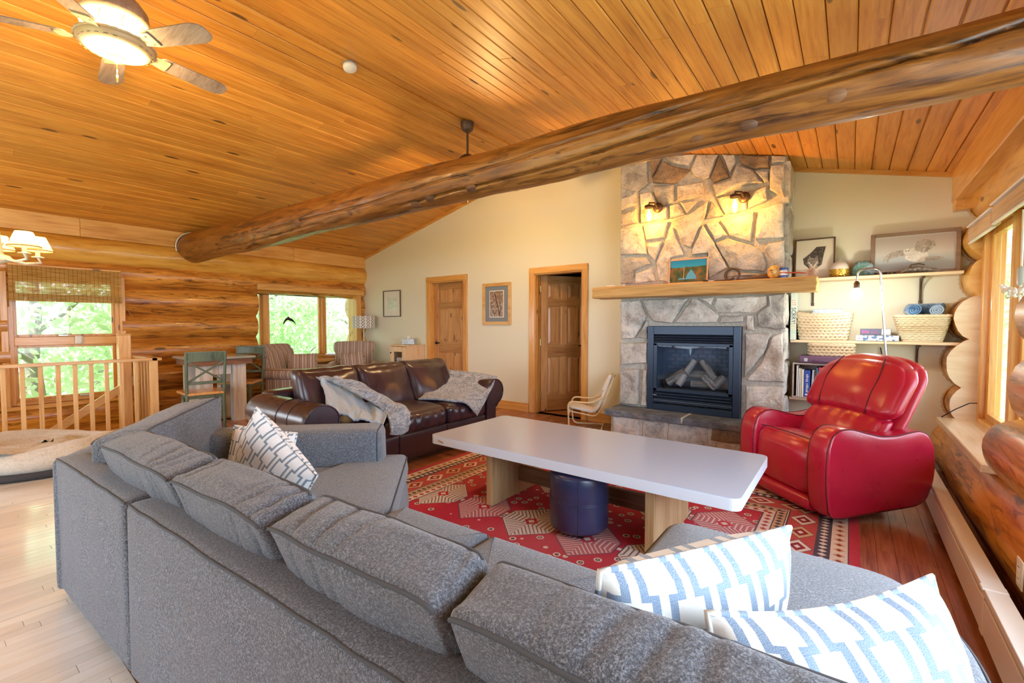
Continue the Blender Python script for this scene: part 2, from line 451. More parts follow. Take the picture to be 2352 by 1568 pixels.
# fascia boards between the top log and the ceiling
ft = tag(empty('trim_left'), 'flat pine fascia boards above the top log of the window wall', kind='structure')
for (a, c) in ((FY, 1.3), (1.303, 4.0), (4.003, BW)):
    b = MB(); b.box((LX-.02, (a+c)/2, 2.5), (.03, c-a, .225), bev=.003); b.build('fascia_board', M_trimy, ft)
wr_ = tag(empty('wall_right'), 'lacquered log wall with scalloped log ends beside a window', kind='structure')
for_stub = lambda o: [setattr(v, 'co', Vector((min(v.co.x, .95), v.co.y, v.co.z))) for v in o.data.vertices]
rowsR = [(.0, .47), (.47, .77), (.77, 1.155), (1.155, 1.51), (1.51, 1.82), (1.82, 2.16), (2.16, 2.52)]
xinR = [.585, .665, .645, .675, .75, .74, .77]
R1 = (3.44, 5.16); R2 = (.3, 2.6)
for i, (z0, z1) in enumerate(rowsR):
    cuts = [R2, R1] if 1 <= i <= 5 else []
    y = FY-.2
    for (a, c) in cuts + [(BW+.25, None)]:
        near = 0.0
        ye = a + (.08 if (i == 1 and a == R1[0]) else -.06 if (i == 2 and a == R1[0]) else 0)
        xi = xinR[i] - (.07 if (i == 1 and y > 2 and y < 3) else 0)
        lo_ = log_seg(y, ye, z0-.012, z1+.012, xi, 1, parent=wr_, mat=(M_logy if i >= 4 else M_log), seed=50+i*2.9+y, bulge=1.12)
        if y > 5: for_stub(lo_)
        if y > 5 and i >= 4: lo_.data.materials[1] = M_logend
        y = c
# rope chinking along the scalloped log ends on the back wall
rope = MB(); pts = []
for z in np.arange(.5, 2.36, .012):
    i = [k for k, (a, c) in enumerate(rowsR) if a <= z < c][0]; z0, z1 = rowsR[i]
    r = (z1-z0)/2*1.12+.012; zc = (z0+z1)/2; xc = xinR[i]+r
    pts.append((xc - math.sqrt(max(r*r-(z-zc)**2, .0))-.008, BW-.012, z))
rope.tube(pts, [.011+.004*math.sin(k*2.2) for k in range(len(pts))], 8)
tag(rope.build('trim_3', plain('tan_rope', (.55, .38, .2), .9)), 'tan rope chinking along the scalloped log ends', kind='structure')
# plate beam at the right eave
b = MB(); b.box((.93, (FY+BW)/2, 2.47), (.52, BW-FY, .27), bev=.008)
tag(b.build('trim_4', M_trimy), 'square pine eave plate above the log wall', kind='structure')
b = MB(); b.box((.80, BW-.06, 2.30), (.24, .12, .09), bev=.005); tag(b.build('trim_5', M_trimy), 'short pine block beneath the eave plate at the back wall', kind='structure')

# ------------------------------------------------------------------ plaster walls
def plaster(name, c, rough=.75):
    t = NT(name); n = t.noise(t.coords('Object', (1, 1, 1)), 60, 3)
    return t.bsdf(c, rough, bump=n, bstr=.06, bdist=.002)
M_wall = plaster('cream_paint', (.80, .78, .62))
def holed_wall(name, x0, x1, topf, holes, y0, y1, mat, label):
    xs = sorted({x0, x1, RIDGE} | {h[0] for h in holes} | {h[1] for h in holes})
    xs = [x for x in xs if x0 <= x <= x1]; b = MB()
    for a, c in zip(xs[:-1], xs[1:]):
        xm = (a+c)/2; hs = sorted([h for h in holes if h[0] <= xm <= h[1]], key=lambda h: h[2]); z = -.05
        for h in hs + [(0, 0, None, None)]:
            zt = h[2]
            if zt is None or zt > z+.001:
                za, zc = (topf(a), topf(c)) if zt is None else (zt, zt)
                V = [(a, y0, z), (c, y0, z), (c, y0, zc), (a, y0, za), (a, y1, z), (c, y1, z), (c, y1, zc), (a, y1, za)]
                b.add(V, [(0, 1, 2, 3), (5, 4, 7, 6), (4, 0, 3, 7), (1, 5, 6, 2), (3, 2, 6, 7), (4, 5, 1, 0)])
            if h[3] is not None: z = h[3]
    return tag(b.build(name, mat), label, kind='structure')
D1 = (-5.85, -5.06, 0, 2.02); D2 = (-3.67, -2.89, 0, 2.02)
holed_wall('wall_back', LX-.4, .96, lambda x: roofz(x)+.03, [D1, D2], BW, BW+WT, M_wall, 'cream painted gable wall with two pine doors')
holed_wall('wall_front', LX-.4, RX+.6, lambda x: roofz(x)+.03, [(-5.3, -1.1, .1, 2.3)], FY-WT, FY, M_wall, 'cream painted gable wall behind the sectional sofa')
# gable trim strip
gt = tag(empty('trim_1'), 'narrow pine strip along the gable edge of the cream wall', kind='structure')
for x0, x1 in ((LX, RIDGE), (RIDGE, RX)):
    b = MB(); b.bar((x0, BW-.012, roofz(x0)-.02), (x1, BW-.012, roofz(x1)-.02), .024, .04); b.build('trim_strip', M_trimx, gt)
bb = tag(empty('baseboard_back'), 'pine baseboard along the cream wall', kind='structure')
for a, c in ((LX, -5.95), (-4.97, -3.77), (-2.79, -2.2)):
    b = MB(); b.box(((a+c)/2, BW-.01, .065), (c-a, .02, .13), bev=.004); b.build('board', M_trimx, bb)
# ------------------------------------------------------------------ doors
def panel_door(name, w, h, hinge, ang, label, n, knob=True):
    d = tag(empty(name, hinge, ang), label, kind='structure')
    t = .036; st = .105; mid = .10
    b = MB()
    for x in (st/2, w-st/2): b.box((x, 0, h/2), (st, t, h), bev=.003)
    b.box((w/2, 0, h/2), (mid, t*.98, h-.02), bev=.003); b.build('stile', M_door, d)
    for z0, z1 in ((0, .23), (.80, .98), (1.55, 1.66), (h-.12, h)):
        for x0, x1 in ((st, w/2-mid/2), (w/2+mid/2, w-st)):
            pass
        b = MB(); b.box((w/2, 0, (z0+z1)/2), (w-2*st+.004, t*.99+.001, z1-z0), bev=.003); b.build('rail', M_doorx, d)
    for x0, x1 in ((st, w/2-mid/2), (w/2+mid/2, w-st)):
        for z0, z1 in ((.23, .80), (.98, 1.55), (1.66, h-.12)):
            b = MB(); cx, cz = (x0+x1)/2, (z0+z1)/2; W_, H_ = x1-x0, z1-z0
            b.box((cx, 0, cz), (W_, .012, H_))
            for s in (-1, 1):
                V = []; 
                for (k, y) in ((.035, .013), (.008, .006)):
                    pass
                o_, i_ = .014, .045
                P0 = [(x0+o_, z0+o_), (x1-o_, z0+o_), (x1-o_, z1-o_), (x0+o_, z1-o_)]; P1 = [(x0+i_, z0+i_), (x1-i_, z0+i_), (x1-i_, z1-i_), (x0+i_, z1-i_)]
                V = [(x, s*.006, z) for x, z in P0]+[(x, s*.015, z) for x, z in P1]
                F = [(q, (q+1) % 4, 4+(q+1) % 4, 4+q) for q in range(4)]+[(4, 5, 6, 7)]
                if s > 0: F = [f[::-1] for f in F]
                b.add(V, F)
            b.build('panel', M_door, d)
    kb = MB(); kx = w-.065
    for s in (-1, 1):
        kb.lathe([(.0, .0), (.026, .001), (.026, .008), (.011, .012), (.011, .035)], (kx, s*t/2, .96), 14, R=rotm(-s*PI/2))
        kb.box((kx-.045, s*(t/2+.035), .96), (.11, .014, .02), bev=.005)
    kb.build('door_handle', M_black, d)
    if n: 
        for z in (.25, 1.02, 1.80):
            hb = MB(); hb.box((-.004, -t/2-.001, z), (.03, .004, .09), bev=.001); hb.tube([(-.008, -t/2-.004, z-.046), (-.008, -t/2-.004, z+.046)], .006, 8); hb.build('hinge', M_brass, d)
    return d
d1 = panel_door('door_1', .77, 2.0, (-5.07, BW+.095, .01), PI, 'closed knotty pine six panel door beside the small cabinet', 0)
d2 = panel_door('door_2', .76, 2.0, (-3.655, BW+WT+.01, .01), math.radians(57), 'knotty pine six panel door standing ajar near the fireplace', 3)
def casing(name, D, label):
    c = tag(empty(name), label, kind='structure'); x0, x1, z1 = D[0], D[1], D[3]; w = .088
    for x in (x0-w/2+.004, x1+w/2-.004):
        b = MB(); b.box((x, BW-.012, (z1+.085)/2), (w, .024, z1+.085), bev=.006); b.build('casing_board', M_trim, c)
    b = MB(); b.box(((x0+x1)/2, BW-.014, z1+w/2-.004), (x1-x0+2*w-.008, .026, w), bev=.006); b.build('casing_board', M_trimx, c)
    for x in (x0+.009, x1-.009):
        b = MB(); b.box((x, BW+WT/2, z1/2), (.018, WT+.01, z1), bev=.002); b.build('jamb', M_trim, c)
        b = MB(); b.box((x+(.012 if x < (x0+x1)/2 else -.012), BW+.05, z1/2), (.012, .03, z1)); b.build('door_stop', M_trim, c)
    b = MB(); b.box(((x0+x1)/2, BW+WT/2, z1-.009), (x1-x0, WT+.01, .018)); b.build('jamb', M_trimx, c)
casing('trim_6', D1, 'pine casing round the closed door'); casing('trim_7', D2, 'pine casing round the open door')
# bathroom glimpsed through the open door
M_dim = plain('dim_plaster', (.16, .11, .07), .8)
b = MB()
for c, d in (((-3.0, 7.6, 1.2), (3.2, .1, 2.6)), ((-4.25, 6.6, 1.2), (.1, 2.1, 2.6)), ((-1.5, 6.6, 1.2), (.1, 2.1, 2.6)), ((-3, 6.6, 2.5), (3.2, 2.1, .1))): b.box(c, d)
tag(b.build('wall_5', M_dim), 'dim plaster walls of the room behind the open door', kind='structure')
wb5 = tag(empty('wall_6'), 'log wall seen through the open door', kind='structure')
for i in range(6):
    bb_ = MB(); bb_.tube([(x, 7.4, .75+.28*i) for x in np.linspace(-3.6, -1.6, 12)], .155, 18); bb_.build('log', M_logy, wb5)
van = thing('vanity_cabinet', 'grey green vanity with a pale counter in the room behind the open door', 'cabinet', (-2.75, 7.0, 0))
b = MB(); b.box((0, 0, .44), (1.5, .5, .68), bev=.004); b.build('body', plain('grey_green_paint', (.20, .27, .25), .5), van)
b = MB(); b.box((0, -.01, .80), (1.54, .54, .04), bev=.006); b.build('countertop', plain('pale_counter', (.75, .72, .62), .3), van)
b = MB(); b.box((0, .02, .05), (1.5, .46, .1)); b.build('toe_kick', plain('toe_kick_brown', (.2, .1, .06), .6), van)
# ------------------------------------------------------------------ floor
M_fl = wood('walnut_floor', (.42, .17, .085), (.30, .105, .05), (.17, .055, .03), rough=.26, coat=.35, knots=0, tint=.55, grain=.8)
M_fl2 = wood('maple_glare_floor', (.90, .87, .80), (.87, .82, .73), (.78, .70, .59), rough=.3, coat=1.0, knots=0, tint=.22, grain=.7)  # pale maple, whitened further so the colour carries the window glare
fb = MB()
fb.box(((-6.83+RX+.5)/2, (FY+7.6)/2, -.1), (6.83+RX+.5, 7.6-FY, .15))
fb.box(((LX-6.83)/2-.1, (1.9+BW)/2, -.1), (LX*-1-6.83+.4, BW-1.9+.1, .15))
fl = tag(fb.build('floor', M_fl), 'polished hardwood strip floor', kind='structure')
def floor_plank(x, y0, y1, w, mat):
    b = MB(); L = y1-y0; b.box((0, 0, -.0125), (L-.0012, w-.0010, .025), bev=.0008)
    o = b.build('plank', mat, fl); o.matrix_basis = frame(Vector((0, 1, 0)), Vector((-1, 0, 0)), Vector((0, 0, 1)), (x, (y0+y1)/2, rb.uniform(-.0003, .0003))); return o
# pale strips in view on the left
rest = MB()
nk = 0
def strips(x0, x1, ya, yb, w, mat, keep, lo, hi):
    global nk
    x = x0
    while x < x1:
        y = ya - rb.uniform(0, hi)
        while y < yb:
            L = rb.uniform(lo, hi); a, c = max(y, ya), min(y+L, yb)
            if c-a > .03:
                if keep(x+w/2, a, c): floor_plank(x+w/2, a, c, w, mat); nk += 1
                else: rest.box((x+w/2, (a+c)/2, -.0125), (w-.001, c-a-.0012, .025), mat=0 if mat is M_fl else 1)
            y += L
        x += w
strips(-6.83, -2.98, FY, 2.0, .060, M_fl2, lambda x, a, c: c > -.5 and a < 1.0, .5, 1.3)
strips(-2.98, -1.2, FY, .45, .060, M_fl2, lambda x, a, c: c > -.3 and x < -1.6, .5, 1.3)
strips(-1.2, RX+.2, FY, .45, .085, M_fl, lambda x, a, c: False, .5, 1.4)
strips(-2.98, RX+.2, .45, 1.2, .085, M_fl, lambda x, a, c: x > .2, .5, 1.4)
strips(-3.0, RX+.2, 1.2, BW, .085, M_fl, lambda x, a, c: (x > .02 and c > 1.5) or (c > 4.2 and x < -2.1), .5, 1.4)
strips(-6.83, -3.0, 2.0, BW, .085, M_fl, lambda x, a, c: c > 4.3 and x > -4.6, .5, 1.4)
strips(LX+.02, -6.83, 1.9, BW, .085, M_fl, lambda x, a, c: False, .5, 1.4)
strips(-4.1, -1.6, BW, 7.5, .085, M_fl, lambda x, a, c: False, .5, 1.4)
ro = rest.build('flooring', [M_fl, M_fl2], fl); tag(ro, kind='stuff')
# stairwell sides and the edge of the opening
b = MB(); b.box((-7.3, -.4, -1.6), (1.2, 4.6, .1)); b.box((-6.82, -.4, -.85), (.02, 4.6, 1.65)); b.box((-7.3, 1.92, -.85), (1.0, .02, 1.65))
tag(b.build('wall_7', M_trimy), 'pine lined sides of the stairwell', kind='structure')
b = MB(); b.box((-6.86, -.4, -.02), (.10, 4.6, .06), bev=.004); tag(b.build('trim_8', M_firy), 'pale wood nosing along the stairwell opening', kind='structure')

# ------------------------------------------------------------------ windows
def window(name, xg, y0, y1, z0, z1, side, label, mull=(), rails=(), fw=.05, dep=.14, sash=.035):
    w = tag(empty(name), label, kind='structure')
    xm = xg
    def fr(yc, zc, dy, dz, nm='frame', dx=dep, m=M_trim, off=0): 
        b = MB(); b.box((xm+off, yc, zc), (dx, dy, dz), bev=.004); b.build(nm, m, w)
    fr(y0+fw/2, (z0+z1)/2, fw, z1-z0); fr(y1-fw/2, (z0+z1)/2, fw, z1-z0)
    fr((y0+y1)/2, z1-fw/2, y1-y0-2*fw, fw, m=M_trimy); fr((y0+y1)/2, z0+fw/2, y1-y0-2*fw, fw, m=M_trimy)
    ys = [y0+fw]; zs = [z0+fw]
    for m, mw in mull: fr(m, (z0+z1)/2, mw, z1-z0-2*fw, 'mullion'); ys += [m-mw/2, m+mw/2]
    for m, mw in rails: fr((y0+y1)/2, m, y1-y0-2*fw, mw, 'meeting_rail', m=M_trimy); zs += [m-mw/2, m+mw/2]
    ys.append(y1-fw); zs.append(z1-fw)
    for a, c in zip(ys[::2], ys[1::2]):
        for p, q in zip(zs[::2], zs[1::2]):
            b = MB()
            for yy in (a+sash/2, c-sash/2): b.box((xm, yy, (p+q)/2), (.045, sash, q-p), bev=.003)
            for zz in (p+sash/2, q-sash/2): b.box((xm, (a+c)/2, zz), (.045, c-a-2*sash, sash), bev=.003)
            b.build('sash', M_vin if side == 9 else M_trim, w)
            b = MB(); b.box((xm, (a+c)/2, (p+q)/2), (.006, c-a-2*sash+.01, q-p-2*sash+.01)); b.build('pane', M_glass, w)
    return w
M_vin = M_white
w1 = window('window_1', -7.83, .67, 1.67, .34, 1.90, -1, 'tall two sash window over the stairwell under a bamboo shade', rails=((1.09, .10),), fw=.045, dep=.16, sash=.03)
w2 = window('window_2', -7.98, 3.10, 5.32, .62, 1.90, -1, 'wide three part window behind the striped armchairs', mull=((3.61, .09), (4.66, .08)), fw=.05)
w3 = window('window_3', .885, 3.3, 5.14, .47, 2.10, 1, 'side window with daylight beyond the red recliner', mull=((4.28, .07),), fw=.075, dep=.12, sash=.05)
w4 = window('window_4', .95, R2[0], R2[1], .47, 2.14, 1, 'side window beyond the near end of the sectional', mull=((1.45, .07),), fw=.06)
w5 = window('window_5', -7.93, -1.85, -.25, .71, 1.83, -1, 'window over the near end of the stairwell', fw=.05)
b = MB(); 
for z in (.1, 2.28): b.box((-3.2, FY-.06, z), (4.2, .12, .06))
for x in (-5.27, -3.9, -2.5, -1.13): b.box((x, FY-.06, 1.2), (.07, .12, 2.2))
w6 = tag(b.build('window_6', M_trim), 'unseen glazed gable doors added behind the sectional to let in fill light', kind='structure')  # unseen doors, added as the opening for the gable fill
def trimbox(name, c, d, label, m=M_trimy):
    b = MB(); b.box(c, d, bev=.005); return tag(b.build(name, m), label, kind='structure')
trimbox('trim_9', (LX+.03, 4.36, 1.905), (.06, 1.98, .10), 'pine header board above the window behind the armchairs')
trimbox('trim_10', (-7.82, 5.26, 1.26), (.26, .11, 1.24), 'pine jamb at the corner end of the wide window', M_trim)
trimbox('trim_11', (-7.80, 4.34, .635), (.34, 1.9, .04), 'pine sill below the wide window')
trimbox('trim_12', (LX-.03, 1.17, .315), (.13, 1.10, .045), 'pine sill of the stairwell window')
for n_, y in ((13, .64), (14, 1.69)): trimbox('trim_%d' % n_, (LX-.06, y, 1.12), (.10, .06, 1.58), 'pine side casing of the stairwell window at its %s edge' % ('near' if n_ == 13 else 'far'), M_trim)
trimbox('trim_15', (.745, 4.36, .49), (.30, 1.62, .05), 'pale varnished sill beyond the red recliner')
bpy.data.objects['trim_15'].data.materials[0] = wood('sill_maple', (.86, .70, .48), (.80, .60, .38), (.70, .48, .27), axis=1, rough=.25, coat=.4, knots=0, tint=0)
# ------------------------------------------------------------------ fireplace
def stone_mat(name, a, b, c, bst=.8):
    t = NT(name); v = t.coords('Object', (1, 1, 1), 11); n1 = t.noise(v, 7, 6, .65, .4); n2 = t.noise(v, 45, 4, .6); n3 = t.noise(t.coords('Object', (1, 1, 1), 23), 2.2, 3)
    col = t.ramp(n1, [(.32, c), (.5, b), (.68, a)]); oi = t.n('ObjectInfo')
    col = t.mix(t.ramp(n3, [(.55, 0), (.72, .55)]), col, (.33, .21, .12)); col = t.mix(.35, col, t.ramp(n2, [(.3, (.2, .2, .2)), (.7, (.75, .75, .75))]), 'OVERLAY')
    hv = t.n('HueSaturation', {'Color': col, 'Value': t.math('ADD', .72, t.math('MULTIPLY', oi.outputs['Random'], .5))})
    return t.bsdf(hv.outputs[0], .85, bump=t.math('ADD', n1, t.math('MULTIPLY', n2, .35)), bstr=bst, bdist=.03)
M_stone = stone_mat('field_stone', (.78, .77, .73), (.60, .60, .57), (.33, .33, .32))
M_stoneb = stone_mat('brown_stone', (.50, .38, .26), (.36, .26, .17), (.2, .15, .11))
M_slate = stone_mat('dark_slate', (.20, .23, .27), (.12, .14, .17), (.07, .08, .10), .5)
tm = NT('mortar'); nm_ = tm.noise(tm.coords(), 40, 4); M_mortar = tm.bsdf(tm.ramp(nm_, [(.3, (.42, .41, .37)), (.7, (.62, .60, .55))]), .95, bump=nm_, bstr=.6, bdist=.01)
FP = thing('fireplace', 'floor to ceiling fieldstone fireplace with a raised slate hearth', 'fireplace', (-1.33, 5.2, 0))
FP.rotation_euler = (0, 0, 0)
FPI = Vector((-1.33, 5.2, 0)); FYs = 5.0
def floc(b):   # fireplace meshes are written in room coordinates
    for k in range(len(b.v)): b.v[k] = b.v[k] - np.array(FPI)
    return b
x0, x1 = -2.165, -.50
b = MB()
def rz_box(b, xa, xb, ya, yb, za):
    V = []
    for x in (xa, xb):
        for y in (ya, yb): V += [(x, y, za), (x, y, roofz(x)+.015)]
    b.add(V, [(0, 1, 3, 2), (4, 6, 7, 5), (0, 4, 5, 1), (2, 3, 7, 6), (0, 2, 6, 4), (1, 5, 7, 3)])
rz_box(b, x0+.02, x1-.02, FYs+.02, BW+.01, 1.272); 
b.box(((x0-1.82)/2+.01, 5.225, .636), (-1.82-x0-.02, .41, 1.272)); b.box(((x1-.87)/2-.01, 5.225, .636), (x1+.87-.02, .41, 1.272)); b.box((-1.345, 5.42, .636), (.95, .03, 1.272)); b.box((-1.345, 5.22, .17), (.95, .37, .34))
b.box((-1.33, 4.88, .15), (1.60, .34, .29))
floc(b).build('mortar_core', M_mortar, FP)
HC = np.array([0, 0, 1.29])
def cam_ray(px, py):
    cy, sy = math.cos(.644), math.sin(.644); cp, sp = math.cos(-.03766), math.sin(-.03766)
    fw = np.array([-sy*cp, cy*cp, sp]); rt = np.array([cy, sy, 0]); up = np.cross(rt, fw)
    return (px-1176)/1036*rt - (py-784)/1036*up + fw
def at_y(px, py, Y): d = cam_ray(px, py); return HC + d*Y/d[1]
def at_x(px, py, X): d = cam_ray(px, py); return HC + d*X/d[0]
def at_z(px, py, Z): d = cam_ray(px, py); return HC + d*(Z-1.29)/d[2]
def stone(poly, o, ux, uz, nn, mat, name='stone', h=.035, parent=None, seed=0):
    """irregular stone: poly in (a, b) plane coordinates, raised along nn"""
    P = []; m = len(poly); r_ = random.Random(seed)
    ar = sum(poly[i][0]*poly[(i+1) % m][1]-poly[(i+1) % m][0]*poly[i][1] for i in range(m))
    if ar < 0: poly = poly[::-1]
    for i in range(m):
        a = np.array(poly[i]); c = np.array(poly[(i+1) % m]); L = np.linalg.norm(c-a); k = max(1, int(L/.055))
        for q in range(k):
            p = a+(c-a)*q/k
            if q: p = p+np.array([r_.uniform(-1, 1), r_.uniform(-1, 1)])*.006
            P.append(p)
    P = np.array(P); cen = P.mean(0); n = len(P)
    nxt = np.roll(P, -1, 0); prv = np.roll(P, 1, 0); t = nxt-prv; t /= np.linalg.norm(t, axis=1)[:, None]+1e-9; inn = np.stack([-t[:, 1], t[:, 0]], 1)
    hh = h*r_.uniform(.7, 1.25)
    def W(q, z): return np.array(o)+q[0]*np.array(ux)+q[1]*np.array(uz)+z*np.array(nn)
    size = np.sqrt(((P-cen)**2).sum(1)).mean()
    V = []; rings = [(P, -.03), (P, hh*.55), (P+inn*min(.010, size*.1), hh*.9)]
    for s in (.68, .36): rings.append((cen+(P+inn*min(.012, size*.1)-cen)*s, None))
    for R_, z in rings:
        for q in R_: V.append(W(q, z if z is not None else hh+.016*nz(q[0]*9, q[1]*9, seed)))
    V.append(W(cen, hh+.016*nz(cen[0]*9, cen[1]*9, seed))); F = []
    for k in range(len(rings)-1):
        for i in range(n): F.append((k*n+i, k*n+(i+1) % n, (k+1)*n+(i+1) % n, (k+1)*n+i))
    for i in range(n): F.append(((len(rings)-1)*n+i, (len(rings)-1)*n+(i+1) % n, len(V)-1))
    b = MB(); b.add(V, F, None, False); return floc(b).build(name, mat, parent or FP)
Z1 = """258,118 440,72 450,245 380,300 258,285|460,78 552,58 475,205|560,56 772,36 730,122 642,112 580,85|480,205 562,92 640,130 738,150 640,245 482,240|748,148 790,42 940,38 872,200 830,220 762,190|650,265 830,235 838,330 652,370|482,262 630,255 630,372 540,402 500,332|258,350 350,320 368,300 374,390 258,430|258,462 370,420 376,520 258,545|396,322 470,302 520,400 582,410 582,490 402,520|258,560 402,540 440,735 258,740|415,535 590,510 562,620 437,640|600,398 655,382 702,460 604,488|668,375 790,370 716,455|610,510 722,465 862,372 840,482 790,572 742,690 690,672 632,532|442,660 552,648 497,780 452,730|567,640 620,552 692,742 602,762 592,928 522,918 502,800|258,765 430,755 465,800 352,850 335,940 258,940|362,870 470,830 502,922 362,940|945,60 1012,202 902,242 884,212|962,45 1050,40 1060,100 1017,172|1072,42 1290,38 1290,140 1182,150 1092,112|1022,215 1062,120 1172,152 1242,242 1082,262 917,338 897,257|1302,42 1402,58 1397,98 1302,110|1192,165 1280,165 1280,228 1257,240|1297,125 1397,115 1392,340 1292,290 1290,180|1152,312 1270,262 1277,360 1147,420|922,352 1132,292 1132,425 982,460|890,372 970,470 852,490|947,502 1187,442 1182,510 1162,652 1012,610|1212,420 1387,377 1387,615 1192,630|852,522 930,512 997,605 912,638|917,657 1012,627 1152,667 1242,722 1270,800 1252,858 1022,840 962,742|1282,660 1392,640 1387,830 1332,820 1252,702|832,532 900,640 1000,830 872,900 872,730 752,740 762,692|1022,852 1252,872 1302,860 1372,870 1372,892 1002,892|612,770 742,745 866,735 860,900 602,925|262,1062 390,1050 440,1168 350,1320 262,1320|412,1050 735,1037 612,1213 492,1200 452,1150|752,1042 790,1040 940,1160 920,1210 632,1213|802,1040 905,1032 885,1088|922,1035 1270,1022 1270,1088 1200,1138 932,1140 902,1100|1282,1020 1400,1007 1400,1248 1332,1258 1212,1238 1207,1150 1282,1090|962,1157 1110,1157 1105,1203 942,1213|1132,1157 1180,1157 1185,1263 1132,1258|367,1310 447,1190 447,1323|262,1347 447,1347 447,1488 262,1498"""
Z2 = """167,772 335,772 322,1078 167,1070|362,777 405,777 405,1090 347,1085|1240,472 1465,467 1400,640 1235,838|1477,492 1560,462 1580,888 1312,878 1252,868 1380,722|1242,922 1570,917 1580,1150 1242,1130"""
k = 0
for src, ox, oy, sc in ((Z1, 1340, 340, 3.016), (Z2, 1380, 640, 3.734)):
    for ps in src.split('|'):
        q = [at_y(ox+float(a.split(',')[0])/sc, oy+float(a.split(',')[1])/sc, FYs) for a in ps.split()]
        poly = [(min(max(p[0], x0), x1), min(p[2], roofz(p[0])-.005)) for p in q]; k += 1
        stone(poly, (0, FYs+.02, 0), (1, 0, 0), (0, 0, 1), (0, -1, 0), M_stoneb if k in (4, 20, 22, 2) else M_stone, h=.045, seed=k)
# stones on the return sides
for xs, sg, zz in ((x1, 1, [.36, .60, .93, 1.27, 1.60, 1.98, 2.42, 2.84]), (x0, -1, [.36, .70, 1.1, 1.45, 1.9, 2.3, 2.7, 3.18])):
    for a, c in zip(zz[:-1], zz[1:]):
        k += 1; jit = rb.uniform(-.03, .03)
        stone([(5.015, a+.015), (5.415, a+.015-jit*.5), (5.415, c-.015), (5.015, c-.015+jit*.3)], (xs-sg*.02, 0, 0), (0, 1, 0), (0, 0, 1), (sg, 0, 0), M_stone, h=.035, seed=k)
# hearth: facing stones and two slate slabs
for a, c, z0, z1, m in ((-2.12, -1.80, .01, .275, M_stone), (-1.78, -1.53, .01, .275, M_stone), (-1.51, -1.10, .01, .275, M_stone), (-1.08, -.56, .15, .275, M_stoneb), (-1.08, -.80, .01, .135, M_stone), (-.78, -.56, .01, .135, M_stoneb)):
    k += 1; stone([(a, z0), (c+.01, z0+.005), (c-.012, z1), (a+.012, z1-.006)], (0, 4.72, 0), (1, 0, 0), (0, 0, 1), (0, -1, 0), m, 'hearth_stone', h=.03, seed=k)
for z0 in (.01,): 
    k += 1; stone([(4.73, z0), (5.0, z0), (5.0, .27), (4.73, .275)], (-2.12, 0, 0), (0, 1, 0), (0, 0, 1), (-1, 0, 0), M_stone, 'hearth_stone', h=.03, seed=k)
for a, c in ((-2.19, -1.355), (-1.335, -.47)):
    b = MB()
    def edge(p, q):
        if q[1] < -.9 or abs(q[0]) > .97: p = p + np.array([nz(p[2]*40, p[0]*9)*.008 if abs(q[0]) > .97 else 0, nz(p[0]*14, p[2]*30)*.014, 0])
        return p
    b.soft((c-a, .45, .065), .008, (30, 10, 4), fn=edge, M=Matrix.Translation(((a+c)/2, 4.86, .312))); b.sm = [False]*len(b.sm)
    floc(b).build('hearth_slab', M_slate, FP)
b = MB(); b.box((-1.345, 4.86, .318), (.022, .425, .058)); floc(b).build('mortar_joint', M_mortar, FP)
# rough beam mantel
b = MB()
def hew(p, q): return p + np.array([nz(p[1]*30, p[2]*30, 3)*.012*(abs(q[0]) > .95), nz(p[0]*3, p[2]*14)*.012, nz(p[0]*3.3, p[1]*12, 7)*.007])
b.soft((2.15, .30, .125), .012, (60, 8, 6), fn=hew, M=Matrix.Translation((-1.315, 4.865, 1.65)))
M_mant = wood('weathered_mantel', (.70, .44, .17), (.56, .32, .10), (.34, .17, .05), axis=0, rough=.6, coat=0, knots=.8, tint=0, kscale=3, grain=1.2)
mo = b.build('mantel', M_mant); tag(mo, 'rough hewn timber mantel beam across the stone fireplace', 'mantel')
# ------------------------------------------------------------------ gas fireplace insert
INS = thing('fireplace_insert', 'black gas fireplace insert with ceramic logs behind glass', 'fireplace', (-1.345, 4.97, .345))
M_ins = plain('black_enamel', (.020, .040, .078), .30, .3); M_dark = plain('firebox_grey', (.16, .21, .28), .5)
iw, ih = .95, .925
b = MB()
for x in (-iw/2+.035, iw/2-.035): b.box((x, 0, ih/2), (.07, .04, ih), bev=.004)
b.box((0, 0, ih-.045), (iw-.14, .04, .09), bev=.004); b.box((0, 0, .035), (iw-.14, .04, .07), bev=.004); b.build('surround', M_ins, INS)
for i, z in enumerate((.815, .79, .765, .185, .155, .125, .095)):
    b = MB(); b.box((0, .0, z), (iw-.15, .03, .014), R=rotm(rx=.5), bev=.003); b.build('louvre', M_ins, INS)
b = MB()
for x in (-.385, .385): b.box((x, -.005, .475), (.04, .03, .53), bev=.004)
for z in (.73, .225): b.box((0, -.005, z), (.81, .03, .035), bev=.004)
b.build('door_frame', M_ins, INS)
b = MB(); b.box((0, .004, .478), (.74, .005, .48)); b.build('glass', M_fglass, INS)
b = MB(); b.box((0, .40, .46), (.9, .02, .86)); b.box((-.44, .2, .46), (.02, .4, .86)); b.box((.44, .2, .46), (.02, .4, .86)); b.box((0, .2, .10), (.9, .4, .02)); b.box((0, .2, .90), (.9, .4, .02)); b.build('firebox', M_dark, INS)
bk = MB()
for r in range(9):
    for c in range(7): bk.box((-.33+c*.10+(.05 if r % 2 else 0), .385, .36+r*.046), (.092, .015, .038), bev=.003)
bo = bk.build('brick_liner', plain('grey_liner_brick', (.24, .27, .32), .9), INS); tag(bo, kind='stuff')
M_clog = wood('ceramic_log', (.60, .52, .42), (.42, .34, .27), (.14, .10, .08), kind='UV', rough=.95, coat=0, knots=0, tint=.25, stain=.8, bstr=.6)
